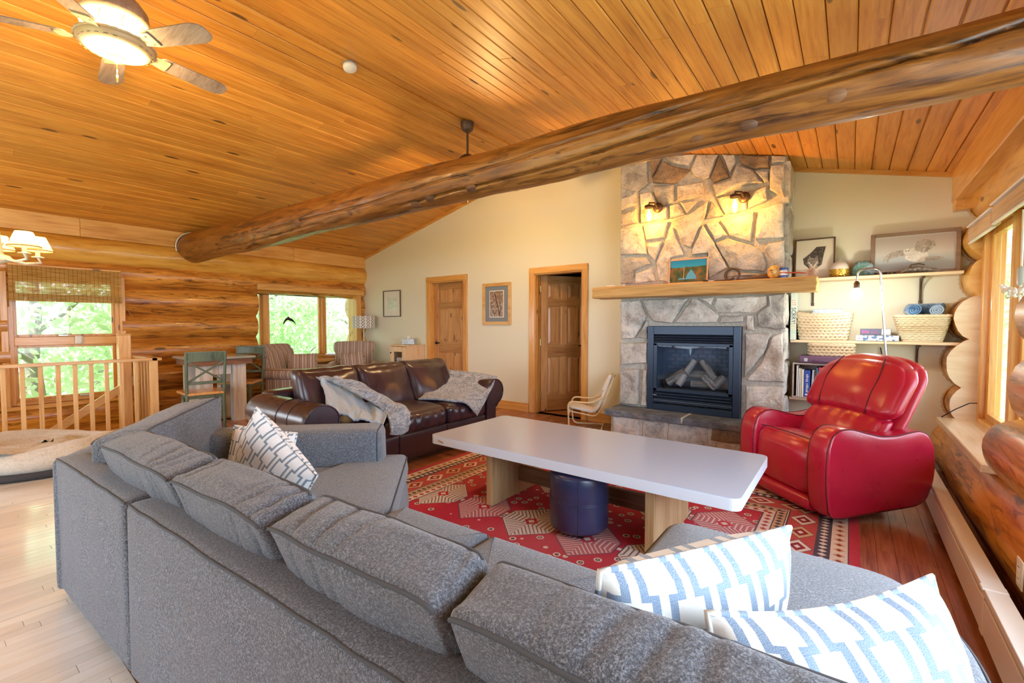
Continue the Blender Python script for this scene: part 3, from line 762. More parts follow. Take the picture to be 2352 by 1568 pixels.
for p, q, r in (((-.30, .22, .29), (-.10, .16, .43), .05), ((-.29, .12, .30), (-.08, .14, .42), .042), ((-.16, .08, .28), (-.02, .2, .55), .036), ((-.15, .26, .40), (.18, .26, .38), .045), ((.06, .2, .55), (.20, .16, .36), .036), ((.10, .1, .39), (.22, .08, .28), .034), ((.30, .12, .40), (.20, .1, .29), .038), ((-.05, .2, .29), (.34, .2, .29), .04)):
    b = MB(); P = [np.array(p)+(np.array(q)-np.array(p))*t+np.array([nz(t*5, p[0]*9)*.012, 0, nz(t*5, 9+p[0])*.012]) for t in np.linspace(0, 1, 9)]
    b.tube(P, [r*(1+.18*nz(t*6, p[0]*7)) for t in range(9)], 11); b.build('ceramic_log', M_clog, INS)
b = MB(); b.box((.03, .1, .235), (.62, .14, .04), bev=.004)
for i in range(5): b.bar((-.22+i*.12, .04, .25), (-.22+i*.12, .04, .29), .012, .012)
b.build('grate', M_black, INS)
b = MB(); b.box((-.385, -.0205, .165), (.045, .003, .008)); b.build('badge', M_chrome, INS)
# ------------------------------------------------------------------ rug
def rug_material():
    t = NT('persian_rug'); X0, X1, Y0, Y1 = -3.05, .07, 1.0, 3.98
    g = t.n('NewGeometry'); sp = t.n('SeparateXYZ', {0: t.n('TexCoord').outputs['Object']}); x, y = sp.outputs[0], sp.outputs[1]
    m = t.math
    hx, hy = (X1-X0)/2, (Y1-Y0)/2
    ax, ay = m('ABSOLUTE', x), m('ABSOLUTE', y); ex = m('SUBTRACT', hx, ax); ey = m('SUBTRACT', hy, ay); d = m('MINIMUM', ex, ey)
    along = m('ADD', m('MULTIPLY', x, m('GREATER_THAN', ex, ey)), m('MULTIPLY', y, m('LESS_THAN', ex, ey)))
    red, dred, cream, navy, tan = (.47, .012, .032), (.26, .008, .018), (.70, .56, .46), (.07, .05, .07), (.56, .34, .17)
    def sq(v, a, b): return m('MULTIPLY', m('GREATER_THAN', v, a), m('LESS_THAN', v, b))
    def fr(v, p, off=0): return m('SUBTRACT', m('FRACT', m('ADD', m('DIVIDE', v, p), off)), .5)
    # field: scattered little flowers
    vo = t.n('TexVoronoi', {'Vector': t.coords('Object'), 'Scale': 13.0, 'Randomness': .75}); vd = vo.outputs['Distance']; vr = t.n('SeparateColor', {0: vo.outputs['Color']}).outputs[0]
    field = t.mix(m('MULTIPLY', m('LESS_THAN', vd, .30), m('GREATER_THAN', vr, .25)), red, cream)
    field = t.mix(m('MULTIPLY', sq(vd, .10, .19), m('GREATER_THAN', vr, .25)), field, navy)
    field = t.mix(m('MULTIPLY', m('LESS_THAN', vd, .10), m('GREATER_THAN', vr, .25)), field, tan)
    # rows of stepped hexagon medallions joined by a pole
    P = .405
    for row, off in ((-.10, .36), (.62, .86), (-.80, .86)):
        u = fr(x, P, off+.5 if row else off); v = m('SUBTRACT', y, row); au = m('ABSOLUTE', u); av = m('ABSOLUTE', v)
        hexd = m('ADD', m('MULTIPLY', m('MAXIMUM', m('SUBTRACT', av, .07), 0.0), 2.6), m('MULTIPLY', au, 1.0))
        pole = m('LESS_THAN', av, .014); field = t.mix(pole, field, cream)
        alt = m('GREATER_THAN', m('FRACT', m('MULTIPLY', m('FLOOR', m('ADD', m('DIVIDE', x, P), (off+.5 if row else off))), .5)), .3)
        base = t.mix(alt, cream, (.46, .12, .14))
        field = t.mix(m('LESS_THAN', hexd, .47), field, navy); field = t.mix(m('LESS_THAN', hexd, .45), field, base)
        ln = m('LESS_THAN', m('FRACT', m('MULTIPLY', hexd, 13.0)), .34)
        diag = m('LESS_THAN', m('FRACT', m('MULTIPLY', m('SUBTRACT', av, m('MULTIPLY', au, .45)), 28.0)), .34)
        sel = m('GREATER_THAN', av, .045); dd = m('ADD', m('MULTIPLY', ln, m('SUBTRACT', 1.0, sel)), m('MULTIPLY', diag, sel))
        field = t.mix(m('MULTIPLY', m('MULTIPLY', dd, m('LESS_THAN', hexd, .43)), .85), field, t.mix(alt, navy, cream))
        field = t.mix(m('LESS_THAN', m('ADD', m('MULTIPLY', av, 2.4), au), .13), field, red); field = t.mix(m('LESS_THAN', m('ADD', m('MULTIPLY', av, 2.4), au), .06), field, cream)
    # borders from the edge inwards
    def zig(p, a, b):   # diamond chain between distances a and b
        w = (b-a)/2; c = m('ABSOLUTE', m('SUBTRACT', d, (a+b)/2)); f = m('ABSOLUTE', fr(along, p)); return m('ADD', m('DIVIDE', c, w), m('MULTIPLY', f, 2.0))
    col = field
    def band(a, b, c): 
        nonlocal col; col = t.mix(sq(d, a, b), col, c)
    band(-.01, .525, navy); band(-.01, .05, (.50, .03, .06))
    z1 = zig(.075, .055, .135); band(.055, .135, cream); col = t.mix(m('MULTIPLY', sq(d, .055, .135), m('LESS_THAN', z1, .75)), col, tan); col = t.mix(m('MULTIPLY', sq(d, .055, .135), m('LESS_THAN', z1, .4)), col, dred)
    z2 = zig(.05, .142, .20); band(.142, .20, navy); col = t.mix(m('MULTIPLY', sq(d, .142, .20), m('LESS_THAN', z2, .8)), col, cream)
    z3 = zig(.22, .21, .37); band(.21, .37, (.46, .06, .05)); col = t.mix(m('MULTIPLY', sq(d, .21, .37), m('LESS_THAN', z3, .95)), col, navy); col = t.mix(m('MULTIPLY', sq(d, .21, .37), m('LESS_THAN', z3, .88)), col, t.mix(m('GREATER_THAN', m('FRACT', m('MULTIPLY', m('FLOOR', m('DIVIDE', along, .22)), .5)), .3), cream, tan))
    col = t.mix(m('MULTIPLY', sq(d, .21, .37), m('LESS_THAN', z3, .55)), col, dred); col = t.mix(m('MULTIPLY', sq(d, .21, .37), m('LESS_THAN', z3, .22)), col, cream)
    band(.378, .384, cream)
    z4 = zig(.05, .39, .445); band(.39, .445, tan); col = t.mix(m('MULTIPLY', sq(d, .39, .445), m('LESS_THAN', z4, .8)), col, navy)
    z5 = zig(.06, .452, .515); band(.452, .515, cream); col = t.mix(m('MULTIPLY', sq(d, .452, .515), m('LESS_THAN', z5, .7)), col, (.4, .05, .05))
    nn = t.noise(t.coords('Object'), 160, 2); col = t.mix(.30, col, t.ramp(nn, [(.3, .25), (.7, .8)]), 'OVERLAY')
    nl = t.noise(t.coords('Object'), 1.1, 2); col = t.mix(t.ramp(nl, [(.45, 0), (.75, .22)]), col, (.62, .30, .30))
    return t.bsdf(col, .9, bump=nn, bstr=.4, bdist=.004), (X0, X1, Y0, Y1)
M_rug, RR = rug_material()
b = MB(); b.grid(lambda u, v: ((u-.5)*(RR[1]-RR[0]), (v-.5)*(RR[3]-RR[2]), .009+.0012*nz(u*9, v*9)), 40, 40); b.box((0, 0, .0045), (RR[1]-RR[0], RR[3]-RR[2], .006))
tag(b.build('persian_rug', M_rug, loc=((RR[0]+RR[1])/2, (RR[2]+RR[3])/2, 0)), 'red persian rug with cream medallions and banded borders under the coffee table', 'rug')
# ------------------------------------------------------------------ coffee table
CT = thing('coffee_table', 'long pale laminate coffee table with wood slab legs and a stretcher', 'table', (-1.44, 2.745, .0115))
M_top = plain('grey_white_laminate', (.46, .535, .69), .22, coat=.3)
M_edge = plain('white_laminate_edge', (.70, .76, .84), .3)
def roundpoly(w, h, r, n=6):
    P = []
    for cx, cy, a0 in ((w/2-r, h/2-r, 0), (-w/2+r, h/2-r, PI/2), (-w/2+r, -h/2+r, PI), (w/2-r, -h/2+r, 1.5*PI)):
        for i in range(n+1): a = a0+PI/2*i/n; P.append((cx+r*math.cos(a), cy+r*math.sin(a)))
    return P
b = MB(); b.prism(roundpoly(2.09, .90, .045), .002, Matrix.Translation((0, 0, .4585))); b.build('tabletop', M_top, CT)
b = MB(); b.prism(roundpoly(2.094, .904, .046), .0585, Matrix.Translation((0, 0, .400))); b.build('tabletop_edge', M_edge, CT)
M_leg = wood('teak_veneer_leg', (.60, .44, .24), (.50, .34, .16), (.34, .21, .08), axis=2, rough=.45, coat=.1, knots=0, tint=.08, grain=2.2)
M_str = wood('walnut_stretcher', (.30, .19, .10), (.22, .13, .065), (.13, .07, .035), axis=0, rough=.45, coat=.1, knots=0, tint=0, grain=2)
for x in (-.575, .575):
    b = MB(); b.box((x, 0, .2), (.055, .66, .40), bev=.004); b.build('leg', M_leg, CT)
b = MB(); b.box((0, .0, .155), (1.095, .035, .11), bev=.002); b.build('stretcher', M_str, CT)
b = MB(); b.box((-.93, -.4525, .425), (.05, .002, .012), R=rotm(ry=.2)); b.build('chipped_patch', plain('bare_particleboard', (.42, .27, .12), .9), CT)
# ------------------------------------------------------------------ ottoman
def leather(name, c, c2, rough=.33, coat=.25, bs=.25):
    t = NT(name); v = t.coords('Object'); vo = t.n('TexVoronoi', {'Vector': v, 'Scale': 220.0}); n = t.noise(v, 4, 3); n2 = t.noise(v, 60, 3)
    col = t.mix(t.ramp(n, [(.35, 0), (.7, 1)]), c, c2)
    bm_ = t.math('ADD', t.math('MULTIPLY', vo.outputs['Distance'], .5), t.math('MULTIPLY', n2, .5))
    return t.bsdf(col, t.math('ADD', rough-.06, t.math('MULTIPLY', n, .14)), bump=bm_, bstr=bs, bdist=.002, coat=coat, coat_rough=.25)
M_navy = leather('navy_leather', (.022, .028, .075), (.035, .048, .125), .32, .4)
OT = thing('round_ottoman', 'round dark blue leather ottoman tucked under the coffee table', 'ottoman', (-1.335, 2.475, .0115))
b = MB(); b.lathe([(.15, .03), (.172, .034), (.18, .05), (.1815, .12), (.181, .2), (.1795, .212), (.181, .222), (.1815, .3), (.180, .355), (.172, .374), (.155, .384), (.0, .388)], n=48); b.build('drum', M_navy, OT)
for z, r in ((.207, .181), (.217, .181), (.366, .178)):
    b = MB(); b.tube([(r*math.cos(a), r*math.sin(a), z) for a in np.linspace(0, 2*PI, 48, endpoint=False)], .0022, 6, closed=True); b.build('seam', M_navy, OT)
for a in range(4):
    b = MB(); b.lathe([(.012, 0), (.016, .002), (.016, .032)], (.12*math.cos(a*PI/2+.6), .12*math.sin(a*PI/2+.6), 0), 10); b.build('foot', M_black, OT)
b = MB(); b.tube([(.1815*math.cos(-1.1), .1815*math.sin(-1.1), z) for z in np.linspace(.04, .36, 6)], .002, 6); b.build('side_seam', M_navy, OT)
# ------------------------------------------------------------------ grey sectional sofa
def heather(name):
    t = NT(name); v = t.coords('Object'); n1 = t.noise(v, 420, 3, .7); n2 = t.noise(v, 170, 2, .6); n3 = t.noise(v, 3, 2)
    f = t.math('ADD', t.math('MULTIPLY', n1, .65), t.math('MULTIPLY', n2, .45))
    col = t.ramp(f, [(.38, (.027, .032, .041)), (.54, (.098, .112, .136)), (.70, (.31, .345, .40))])
    col = t.mix(t.ramp(n3, [(.4, 0), (.8, .25)]), col, (.16, .15, .15))
    w = t.n('TexWave', {'Vector': t.coords('Object', (1, 1, 1), rot=(.4, .6, .785)), 'Scale': 95.0, 'Distortion': 2.0})
    return t.bsdf(col, .92, bump=t.math('ADD', n1, t.math('MULTIPLY', w.outputs[1], .4)), bstr=.45, bdist=.003, sheen=.3)
M_grey = heather('grey_heather_tweed')
M_seam = plain('dark_grey_welt', (.085, .09, .10), .95)
SR = math.radians(2.5); SC = Vector((-2.97, .385, .0))
SO = thing('sectional_sofa', 'large grey tweed sectional sofa with an angled end and a chaise', 'sofa', SC, SR)
SOi = SO.matrix_basis.inverted() if False else (Matrix.Translation(SC) @ Matrix.Rotation(SR, 4, 'Z')).inverted()
def lw(x, y, z=0): p = SOi @ Vector((x, y, z)); return (p.x, p.y, p.z)
def soft_poly(b, poly, z0, z1, r=.03, puff=.02, fr=.07, wr=0, seed=0, seglen=.05):
    P0 = fillet([(x, y, 0) for x, y in poly], fr, 5, closed=True)[:, :2]; P = []
    for i in range(len(P0)):
        a, c = P0[i], P0[(i+1) % len(P0)]; L = np.linalg.norm(c-a); k = max(1, int(L/seglen))
        for q in range(k):
            if L > 1e-5: P.append(a+(c-a)*q/k)
    P = np.array(P); n = len(P); cen = P.mean(0)
    ar = np.sum(P[:, 0]*np.roll(P[:, 1], -1)-np.roll(P[:, 0], -1)*P[:, 1])
    if ar < 0: P = P[::-1]
    t = np.roll(P, -1, 0)-np.roll(P, 1, 0); t /= np.linalg.norm(t, axis=1)[:, None]+1e-9; inn = np.stack([-t[:, 1], t[:, 0]], 1)
    rings = [(P+inn*r, z0), (P+inn*r*.3, z0+r*.3), (P, z0+r), (P-inn*.008, (z0+z1)/2), (P, z1-r), (P+inn*r*.3, z1-r*.3), (P+inn*r, z1)]
    for s in (.8, .6, .4, .2): rings.append((cen+(P+inn*r-cen)*s, z1+puff*(1-s*s)))
    V = [(q[0], q[1], z+(wr*nz(q[0]*7, q[1]*7, seed) if i > 5 else 0)) for i, (R_, z) in enumerate(rings) for q in R_]
    V.append((*cen, z1+puff)); F = [(k*n+i, k*n+(i+1) % n, (k+1)*n+(i+1) % n, (k+1)*n+i) for k in range(len(rings)-1) for i in range(n)]
    F += [((len(rings)-1)*n+i, (len(rings)-1)*n+(i+1) % n, len(V)-1) for i in range(n)] + [tuple(range(n))[::-1]]
    b.add(V, F, None, True); return P
def LP(pts): return [lw(x, y)[:2] for x, y in pts]
# back frames (two modules with a joint) and the angled back
for a, c in ((.0, .955), (.965, 3.22)):
    b = MB(); b.soft((c-a, .125, .625), .022, (int((c-a)*14)+4, 6, 12), puff=(0, .006, .0), M=Matrix.Translation(((a+c)/2, .0625, .3575)), edge=1.5,
                     fn=lambda p, q: p+np.array([0, .006*nz(p[0]*9, p[2]*2)*(q[1] < -.5), 0])); b.build('back_frame', M_grey, SO)
    w_ = MB(); w_.tube(b.edge(lambda i, n: (i, 0, n[2])), .0042, 6); w_.build('welt', M_seam, SO)
hv, nv_ = np.array([-.80, .60]), np.array([.60, .80])
def HN(h, n): p = np.array([SC.x, SC.y])+h*hv+n*nv_; return lw(p[0], p[1])[:2]
ha = math.atan2(hv[1], hv[0])-SR
b = MB(); q0 = HN(.42, .08); b.soft((.92, .15, .615), .022, (14, 5, 10), M=Matrix.Translation((q0[0], q0[1], .355)) @ Matrix.Rotation(ha, 4, 'Z')); b.build('back_frame', M_grey, SO)
# base bodies
b = MB(); soft_poly(b, LP([(-1.62, 1.24), (-2.22, 1.86), (-2.42, 1.66), (-3.35, .95), (-2.93, .47), (-1.62, .55)]), .06, .30, .015, 0, .03); b.build('base', M_grey, SO)
b = MB(); soft_poly(b, LP([(-1.60, 1.29), (-1.60, .56), (-.58, .60), (-.58, 1.34)]), .06, .30, .015, 0, .02); b.build('base', M_grey, SO)
b = MB(); soft_poly(b, LP([(-.56, 1.90), (-.56, .60), (.23, .63), (.25, 1.5), (.20, 1.76), (.10, 1.92)]), .06, .30, .015, 0, .08); b.build('base', M_grey, SO)
for x, y in ((-2.88, .5), (-1.7, .5), (.18, .68), (-.5, 1.84), (.08, 1.8), (-2.2, 1.75)):
    q = lw(x, y); b = MB(); b.lathe([(.018, 0), (.026, .062)], (q[0], q[1], .0 if y < 1.0 else .0115), 12); b.build('foot', M_str, SO)
# seat cushions
def seat(poly, z1=.462, **k):
    b = MB(); P = soft_poly(b, LP(poly), .285, z1, .028, **k); o = b.build('seat_cushion', M_grey, SO)
    b = MB(); b.tube([(p[0], p[1], z1-.02) for p in P], .0042, 6, closed=True); b.build('welt', M_seam, o); return o
seat([(-1.64, 1.27), (-2.27, 1.90), (-2.46, 1.72), (-2.30, 1.555), (-2.96, .98), (-2.75, .60), (-1.64, .60)], puff=.03, fr=.05)
seat([(-1.625, 1.345), (-1.625, .58), (-1.13, .60), (-1.13, 1.365)], puff=.015, fr=.025)
seat([(-1.12, 1.365), (-1.12, .60), (-.60, .62), (-.60, 1.385)], puff=.015, fr=.025)
seat([(-.59, 1.95), (-.59, .62), (.255, .66), (.29, 1.35), (.275, 1.62), (.22, 1.80), (.13, 1.945)], puff=.03, fr=.10)
# arm at the far end of the angled piece
q0 = HN(.50, .72); a0 = math.atan2(nv_[1], nv_[0])-SR
b = MB(); ax_ = np.array([.707, .707]); ce = np.array([-2.66, 1.39]); q0 = lw(*ce)
b.soft((1.0, .25, .60), .05, (16, 8, 10), puff=(.01, .012, .006), M=Matrix.Translation((q0[0], q0[1], .365)) @ Matrix.Rotation(math.radians(45)-SR, 4, 'Z')); ao = b.build('arm', M_grey, SO)
b = MB(); yy = [(0.47, .12*math.cos(t), .365+.295*math.sin(t)) for t in np.linspace(0, PI, 20)]
Mx = Matrix.Translation((q0[0], q0[1], 0)) @ Matrix.Rotation(math.radians(45)-SR, 4, 'Z')
pp = fillet([(.478, -.118, .1), (.478, -.118, .655), (.478, .118, .655), (.478, .118, .1)], .05, 5); b.tube([tuple(Mx @ Vector(p)) for p in pp], .0045, 6); b.build('welt', M_seam, ao)
# back cushions
def back_cushion(u0, u1, v_low, v_top, h0, h1, th, M=None, seed=0, front_up=.035, rise=0):
    w = u1-u0
    def fn(p, q):
        zf = (q[2]+1)/2; x = p[0]; cr = 0
        for k in range(8):
            cx = -w/2 + w*(k+.5+.35*math.sin(seed*3+k*5.1))/8; amp = .0085*(abs(math.sin(k*2.7+seed*2.3))**2)
            cr += amp*math.exp(-((x-cx-.025*q[1]*math.sin(k+seed))/.009)**2)
        top = max(0, q[2])**3; rear = max(0, -q[1])**3
        p = p.copy(); p[2] -= cr*top*(1-q[1]**6); p[1] += cr*rear*.8*(q[2] > -.3)*(1-max(0, q[2])**6)
        p[2] += .008*nz(x*5, q[1]*2, seed)*top; p[1] += .008*nz(x*6, q[2]*2, seed+3)
        p[1] += v_low+(v_top-v_low)*zf; p[2] += front_up*.5*q[1]*zf - .010*(abs(q[0])**6)*top + rise*q[0]*zf
        return p
    b = MB(); Mm = (M or Matrix.Identity(4)) @ Matrix.Translation(((u0+u1)/2, 0, (h0+h1)/2))
    b.soft((w-.008, th, h1-h0), .026, (84, 16, 16), puff=(.010, .022, .016), fn=fn, M=Mm, edge=1.35); o = b.build('back_cushion', M_grey, SO)
    for e in (lambda i, n: (i, 0, n[2]), lambda i, n: (i, n[1], n[2])):
        bb_ = MB(); bb_.tube(b.edge(e), .0050, 6); bb_.build('welt', M_seam, o)
    return o
for k, (xa, xb) in enumerate(((-2.53, -1.785), (-1.775, -1.18), (-1.17, -.57), (-.56, .24))):
    back_cushion(lw(xa, .5)[0], lw(xb, .5)[0], .265, .128, .45, .812, .165, seed=k*1.7+.3)
q0 = lw(-2.865, .80); back_cushion(-.35, .35, .0, -.02, .45, .815, .22, Matrix.Translation((q0[0], q0[1], 0)) @ Matrix.Rotation(math.radians(-47)-SR, 4, 'Z'), seed=9, rise=-.03)
# ------------------------------------------------------------------ patterned pillows
def pillow_mat(name, base, line, per=(.082, .082), g=.10, lw_=.085):
    t = NT(name); m = t.math; tc = t.n('TexCoord'); sp = t.n('SeparateXYZ', {0: tc.outputs['UV']}); u = m('DIVIDE', sp.outputs[0], per[0]); v = m('DIVIDE', sp.outputs[1], per[1])
    u = m('ADD', u, 40.0); v = m('ADD', v, 40.0)
    row = m('FLOOR', v); off = m('MULTIPLY', m('FRACT', m('MULTIPLY', row, .5)), 1.0)
    A = m('ABSOLUTE', m('SUBTRACT', m('FRACT', m('ADD', u, off)), .5)); dv = m('SUBTRACT', .5, m('ABSOLUTE', m('SUBTRACT', m('FRACT', v), .5)))
    V_ = m('MULTIPLY', m('GREATER_THAN', A, .5-g-lw_), m('LESS_THAN', A, .5-g)); Hh = m('MULTIPLY', m('LESS_THAN', dv, lw_*.55), m('MULTIPLY', m('GREATER_THAN', A, g), m('LESS_THAN', A, .5-g)))
    f = m('MAXIMUM', V_, Hh); n = t.noise(t.coords('UV'), 700, 2); n2 = t.noise(t.coords('UV', (1, 8, 1)), 40, 3)
    col = t.mix(t.ramp(n2, [(.5, 0), (.75, .25)]), base, (.62, .58, .48)); lc = t.mix(t.ramp(n, [(.35, 0), (.65, .45)]), line, (.62, .68, .75))
    return t.bsdf(t.mix(f, col, lc), .9, bump=n, bstr=.35, bdist=.002, sheen=.2)
M_pat = pillow_mat('lattice_pillow_fabric', (.72, .71, .66), (.10, .18, .29), (.105, .062), .085, .15)
M_pats = pillow_mat('small_lattice_pillow_fabric', (.86, .86, .84), (.14, .20, .26), (.078, .070), .08, .12)
M_pipe = plain('cream_piping', (.74, .72, .66), .9)
def pillow(name, label, c, ex, ey, size, th, mat, group=None, seed=0, wr=.008, sag=0, cat='pillow'):
    ex = np.array(ex, float); ex /= np.linalg.norm(ex); ey = np.array(ey, float); ey -= ex*(ey @ ex); ey /= np.linalg.norm(ey); ez = np.cross(ex, ey)
    o = thing(name, label, cat, c, 0, group); o.matrix_basis = frame(ex, ey, ez, c)
    def prof(x, y): return max(0, (1-abs(x)**2.6)*(1-abs(y)**2.6))**.48
    def xy(x, y): k = 1-.025*(1-y*y)*abs(x); l = 1-.025*(1-x*x)*abs(y); return x*k*size/2, y*l*size/2 - sag*(1-x*x)*max(0, y)
    b = MB(); N = 30
    for sg in (1, -1):
        def fn(u, v, sg=sg):
            x, y = (2*u-1)*sg, 2*v-1; X, Y = xy(x, y); return (X, Y, sg*(th/2*prof(x, y)+wr*nz(x*2.5+seed, y*2.5, sg)*prof(x, y)))
        k0 = len(b.uv); b.grid(fn, N, N, uvs=(size, size))
    b.build('cover', mat, o)
    b = MB(); P = []
    for t in np.linspace(0, 4, 96, endpoint=False):
        s, f = int(t), t-int(t); x, y = [(2*f-1, -1), (1, 2*f-1), (1-2*f, 1), (-1, 1-2*f)][s]; X, Y = xy(x, y); P.append((X, Y, 0))
    b.tube(P, .006, 6, closed=True); b.build('piping', mat, o); return o
def mid(*p): return np.mean(np.array(p), 0)
# pair on the chaise: upper edge runs from A to B, the cover hangs below it
A, B_ = np.array([-.345, .70, .86]), np.array([-.09, 1.115, .86]); ex = (B_-A)/np.linalg.norm(B_-A); dn = np.array([-.16, .10, -.98]); dn /= np.linalg.norm(dn)
pillow('lattice_pillow', 'blue and cream lattice pillow standing on the chaise, the one farther from the window wall', (A+B_)/2+dn*.235, ex, -dn, .47, .19, M_pat, 'large lattice pillows', 1, sag=.0)
A, B_ = np.array([-.19, .77, .80]), np.array([.145, 1.145, .81]); ex = (B_-A)/np.linalg.norm(B_-A); dn = np.array([.20, -.16, -.93]); dn /= np.linalg.norm(dn)
pillow('lattice_pillow', 'blue and cream lattice pillow slumped on the chaise, the one nearer the baseboard heater', (A+B_)/2+dn*.225, ex, -dn, .47, .21, M_pat, 'large lattice pillows', 5, wr=.025, sag=.02)
# pair on the angled seat
ex, ey = np.array([.756, .219, -.616]), np.array([.613, .036, .789])
pillow('small_lattice_pillow', 'white pillow with grey blue lattice leaning at the angled end of the sectional', np.array([-2.254, .977, .89])+ex*.225-ey*.225, ex, ey, .46, .17, M_pats, 'small lattice pillows', 3)
ex, ey = np.array([.80, .58, -.12]), np.array([-.10, .12, .98])
pillow('small_lattice_pillow', 'white lattice pillow half hidden behind another against the grey back cushion', np.array([-2.80, 1.08, .715])+ex*.17-ey*.18, ex, ey, .36, .13, M_pats, 'small lattice pillows', 8)
# ------------------------------------------------------------------ brown leather sofa
M_brown = leather('brown_leather', (.027, .013, .021), (.044, .021, .031), .28, .45)
M_brseam = plain('brown_thread', (.03, .015, .015), .8)
LS = thing('leather_sofa', 'dark brown leather three seat sofa with rolled arms', 'sofa', (-3.75, 2.90, 0))
b = MB(); b.soft((.90, 1.78, .25), .02, (8, 16, 6), M=Matrix.Translation((.09, .0, .175))); b.build('base', M_brown, LS)
for y in (-.30, .30):
    b = MB(); b.tube([(.543, y, .06), (.545, y, .29)], .004, 6); b.build('front_seam', M_brseam, LS)
b = MB(); b.soft((.22, 2.1, .64), .05, (8, 24, 12), puff=(.01, 0, .01), M=Matrix.Translation((-.36, 0, .385))); b.build('back_frame', M_brown, LS)
def roll_arm(sg):
    # side outline in (y, z); sg=-1 near arm
    yc = sg*1.02; P = [(sg*-.115, .06), (sg*-.115, .50)]
    P += [(sg*.02+sg*.15*math.cos(t), .535+.145*math.sin(t)) for t in np.linspace(PI-.25, -1.15, 16)]
    P += [(sg*.045, .36), (sg*.055, .06)]
    n = len(P); b = MB(); prof = np.array(P); cen = np.array([sg*0, .4])
    xs = [(-.44, .9), (-.43, .97), (-.40, 1.0)] + [(-.40+.90*k/14, 1.0+.012*math.sin(k*2.4)) for k in range(1, 14)] + [(.50, 1.0), (.535, .985), (.55, .95)]
    V = []
    for x, s in xs:
        for q in prof:
            d = q-cen; L = np.linalg.norm(d); qq = cen + d*(1-(1-s)*.16/ max(L, .16)); V.append((x-.035*max(0, (.5-qq[1]))*(x > .4), yc+qq[0], qq[1]))
    m = len(xs); F = [(k*n+i, k*n+(i+1) % n, (k+1)*n+(i+1) % n, (k+1)*n+i) for k in range(m-1) for i in range(n)]
    if sg > 0: F = [f[::-1] for f in F]
    b.add(V, F, None, True)
    b.add([V[(m-1)*n+i] for i in range(n)], [tuple(range(n)) if sg < 0 else tuple(range(n))[::-1]], None, False); b.add(V[:n], [tuple(range(n))[::-1] if sg < 0 else tuple(range(n))], None, False)
    o = b.build('arm', M_brown, LS)
    pts = [(.552, yc+q[0]*.98, .4+(q[1]-.4)*.98) for q in P[1:-1]]; w = MB(); w.tube(pts, .006, 6); w.build('welt', M_brown, o)
    for x in (.12, .30):
        w = MB(); w.tube([(x, yc+cen[0]+(q[0]-cen[0])*1.01, cen[1]+(q[1]-cen[1])*1.012) for q in P[1:-1]], .003, 6); w.build('seam', M_brseam, o)
roll_arm(-1); roll_arm(1)
def wr_front(seed):
    def fn(p, q):
        p = p.copy(); fr = max(0, q[0])**2
        p[0] += .007*math.sin(p[1]*62+3*nz(p[1]*5, p[2]*5, seed))*fr*(abs(q[2]) < .98) + .012*nz(p[1]*8, p[2]*8, seed)*fr
        p[2] += .010*nz(p[0]*6, p[1]*6, seed)*max(0, q[2]); p[2] -= .02*fr*max(0, q[2])
        return p
    return fn
for k, y in enumerate((-.595, .0, .595)):
    b = MB(); b.soft((.76, .588, .21), .065, (20, 40, 10), puff=(.02, .004, .028), fn=wr_front(k), M=Matrix.Translation((.18, y, .39)), edge=1.5); b.build('seat_cushion', M_brown, LS)
def back_fn(seed):
    def fn(p, q):
        p = p.copy(); zf = (q[2]+1)/2
        p[0] += .014*nz(p[1]*7, p[2]*7, seed) + .010*nz(p[1]*18, p[2]*9, seed+2)*(1-zf)
        p[0] += -.20*zf; p[2] += .010*nz(p[1]*9, 0, seed)*max(0, q[2]) + .03*abs(q[1])**4*max(0, q[2])
        return p
    return fn
for k, y in enumerate((-.60, .0, .60)):
    b = MB(); b.soft((.22, .60, .44), .075, (10, 26, 22), puff=(.06, .008, .015), fn=back_fn(k+4), M=Matrix.Translation((.02, y, .655)), edge=1.5); b.build('back_cushion', M_brown, LS)
for x in (-.36, .46):
    for y in (-.95, .95):
        b = MB(); b.lathe([(.025, 0), (.032, .06)], (x, y, 0), 12); b.build('foot', M_str, LS)
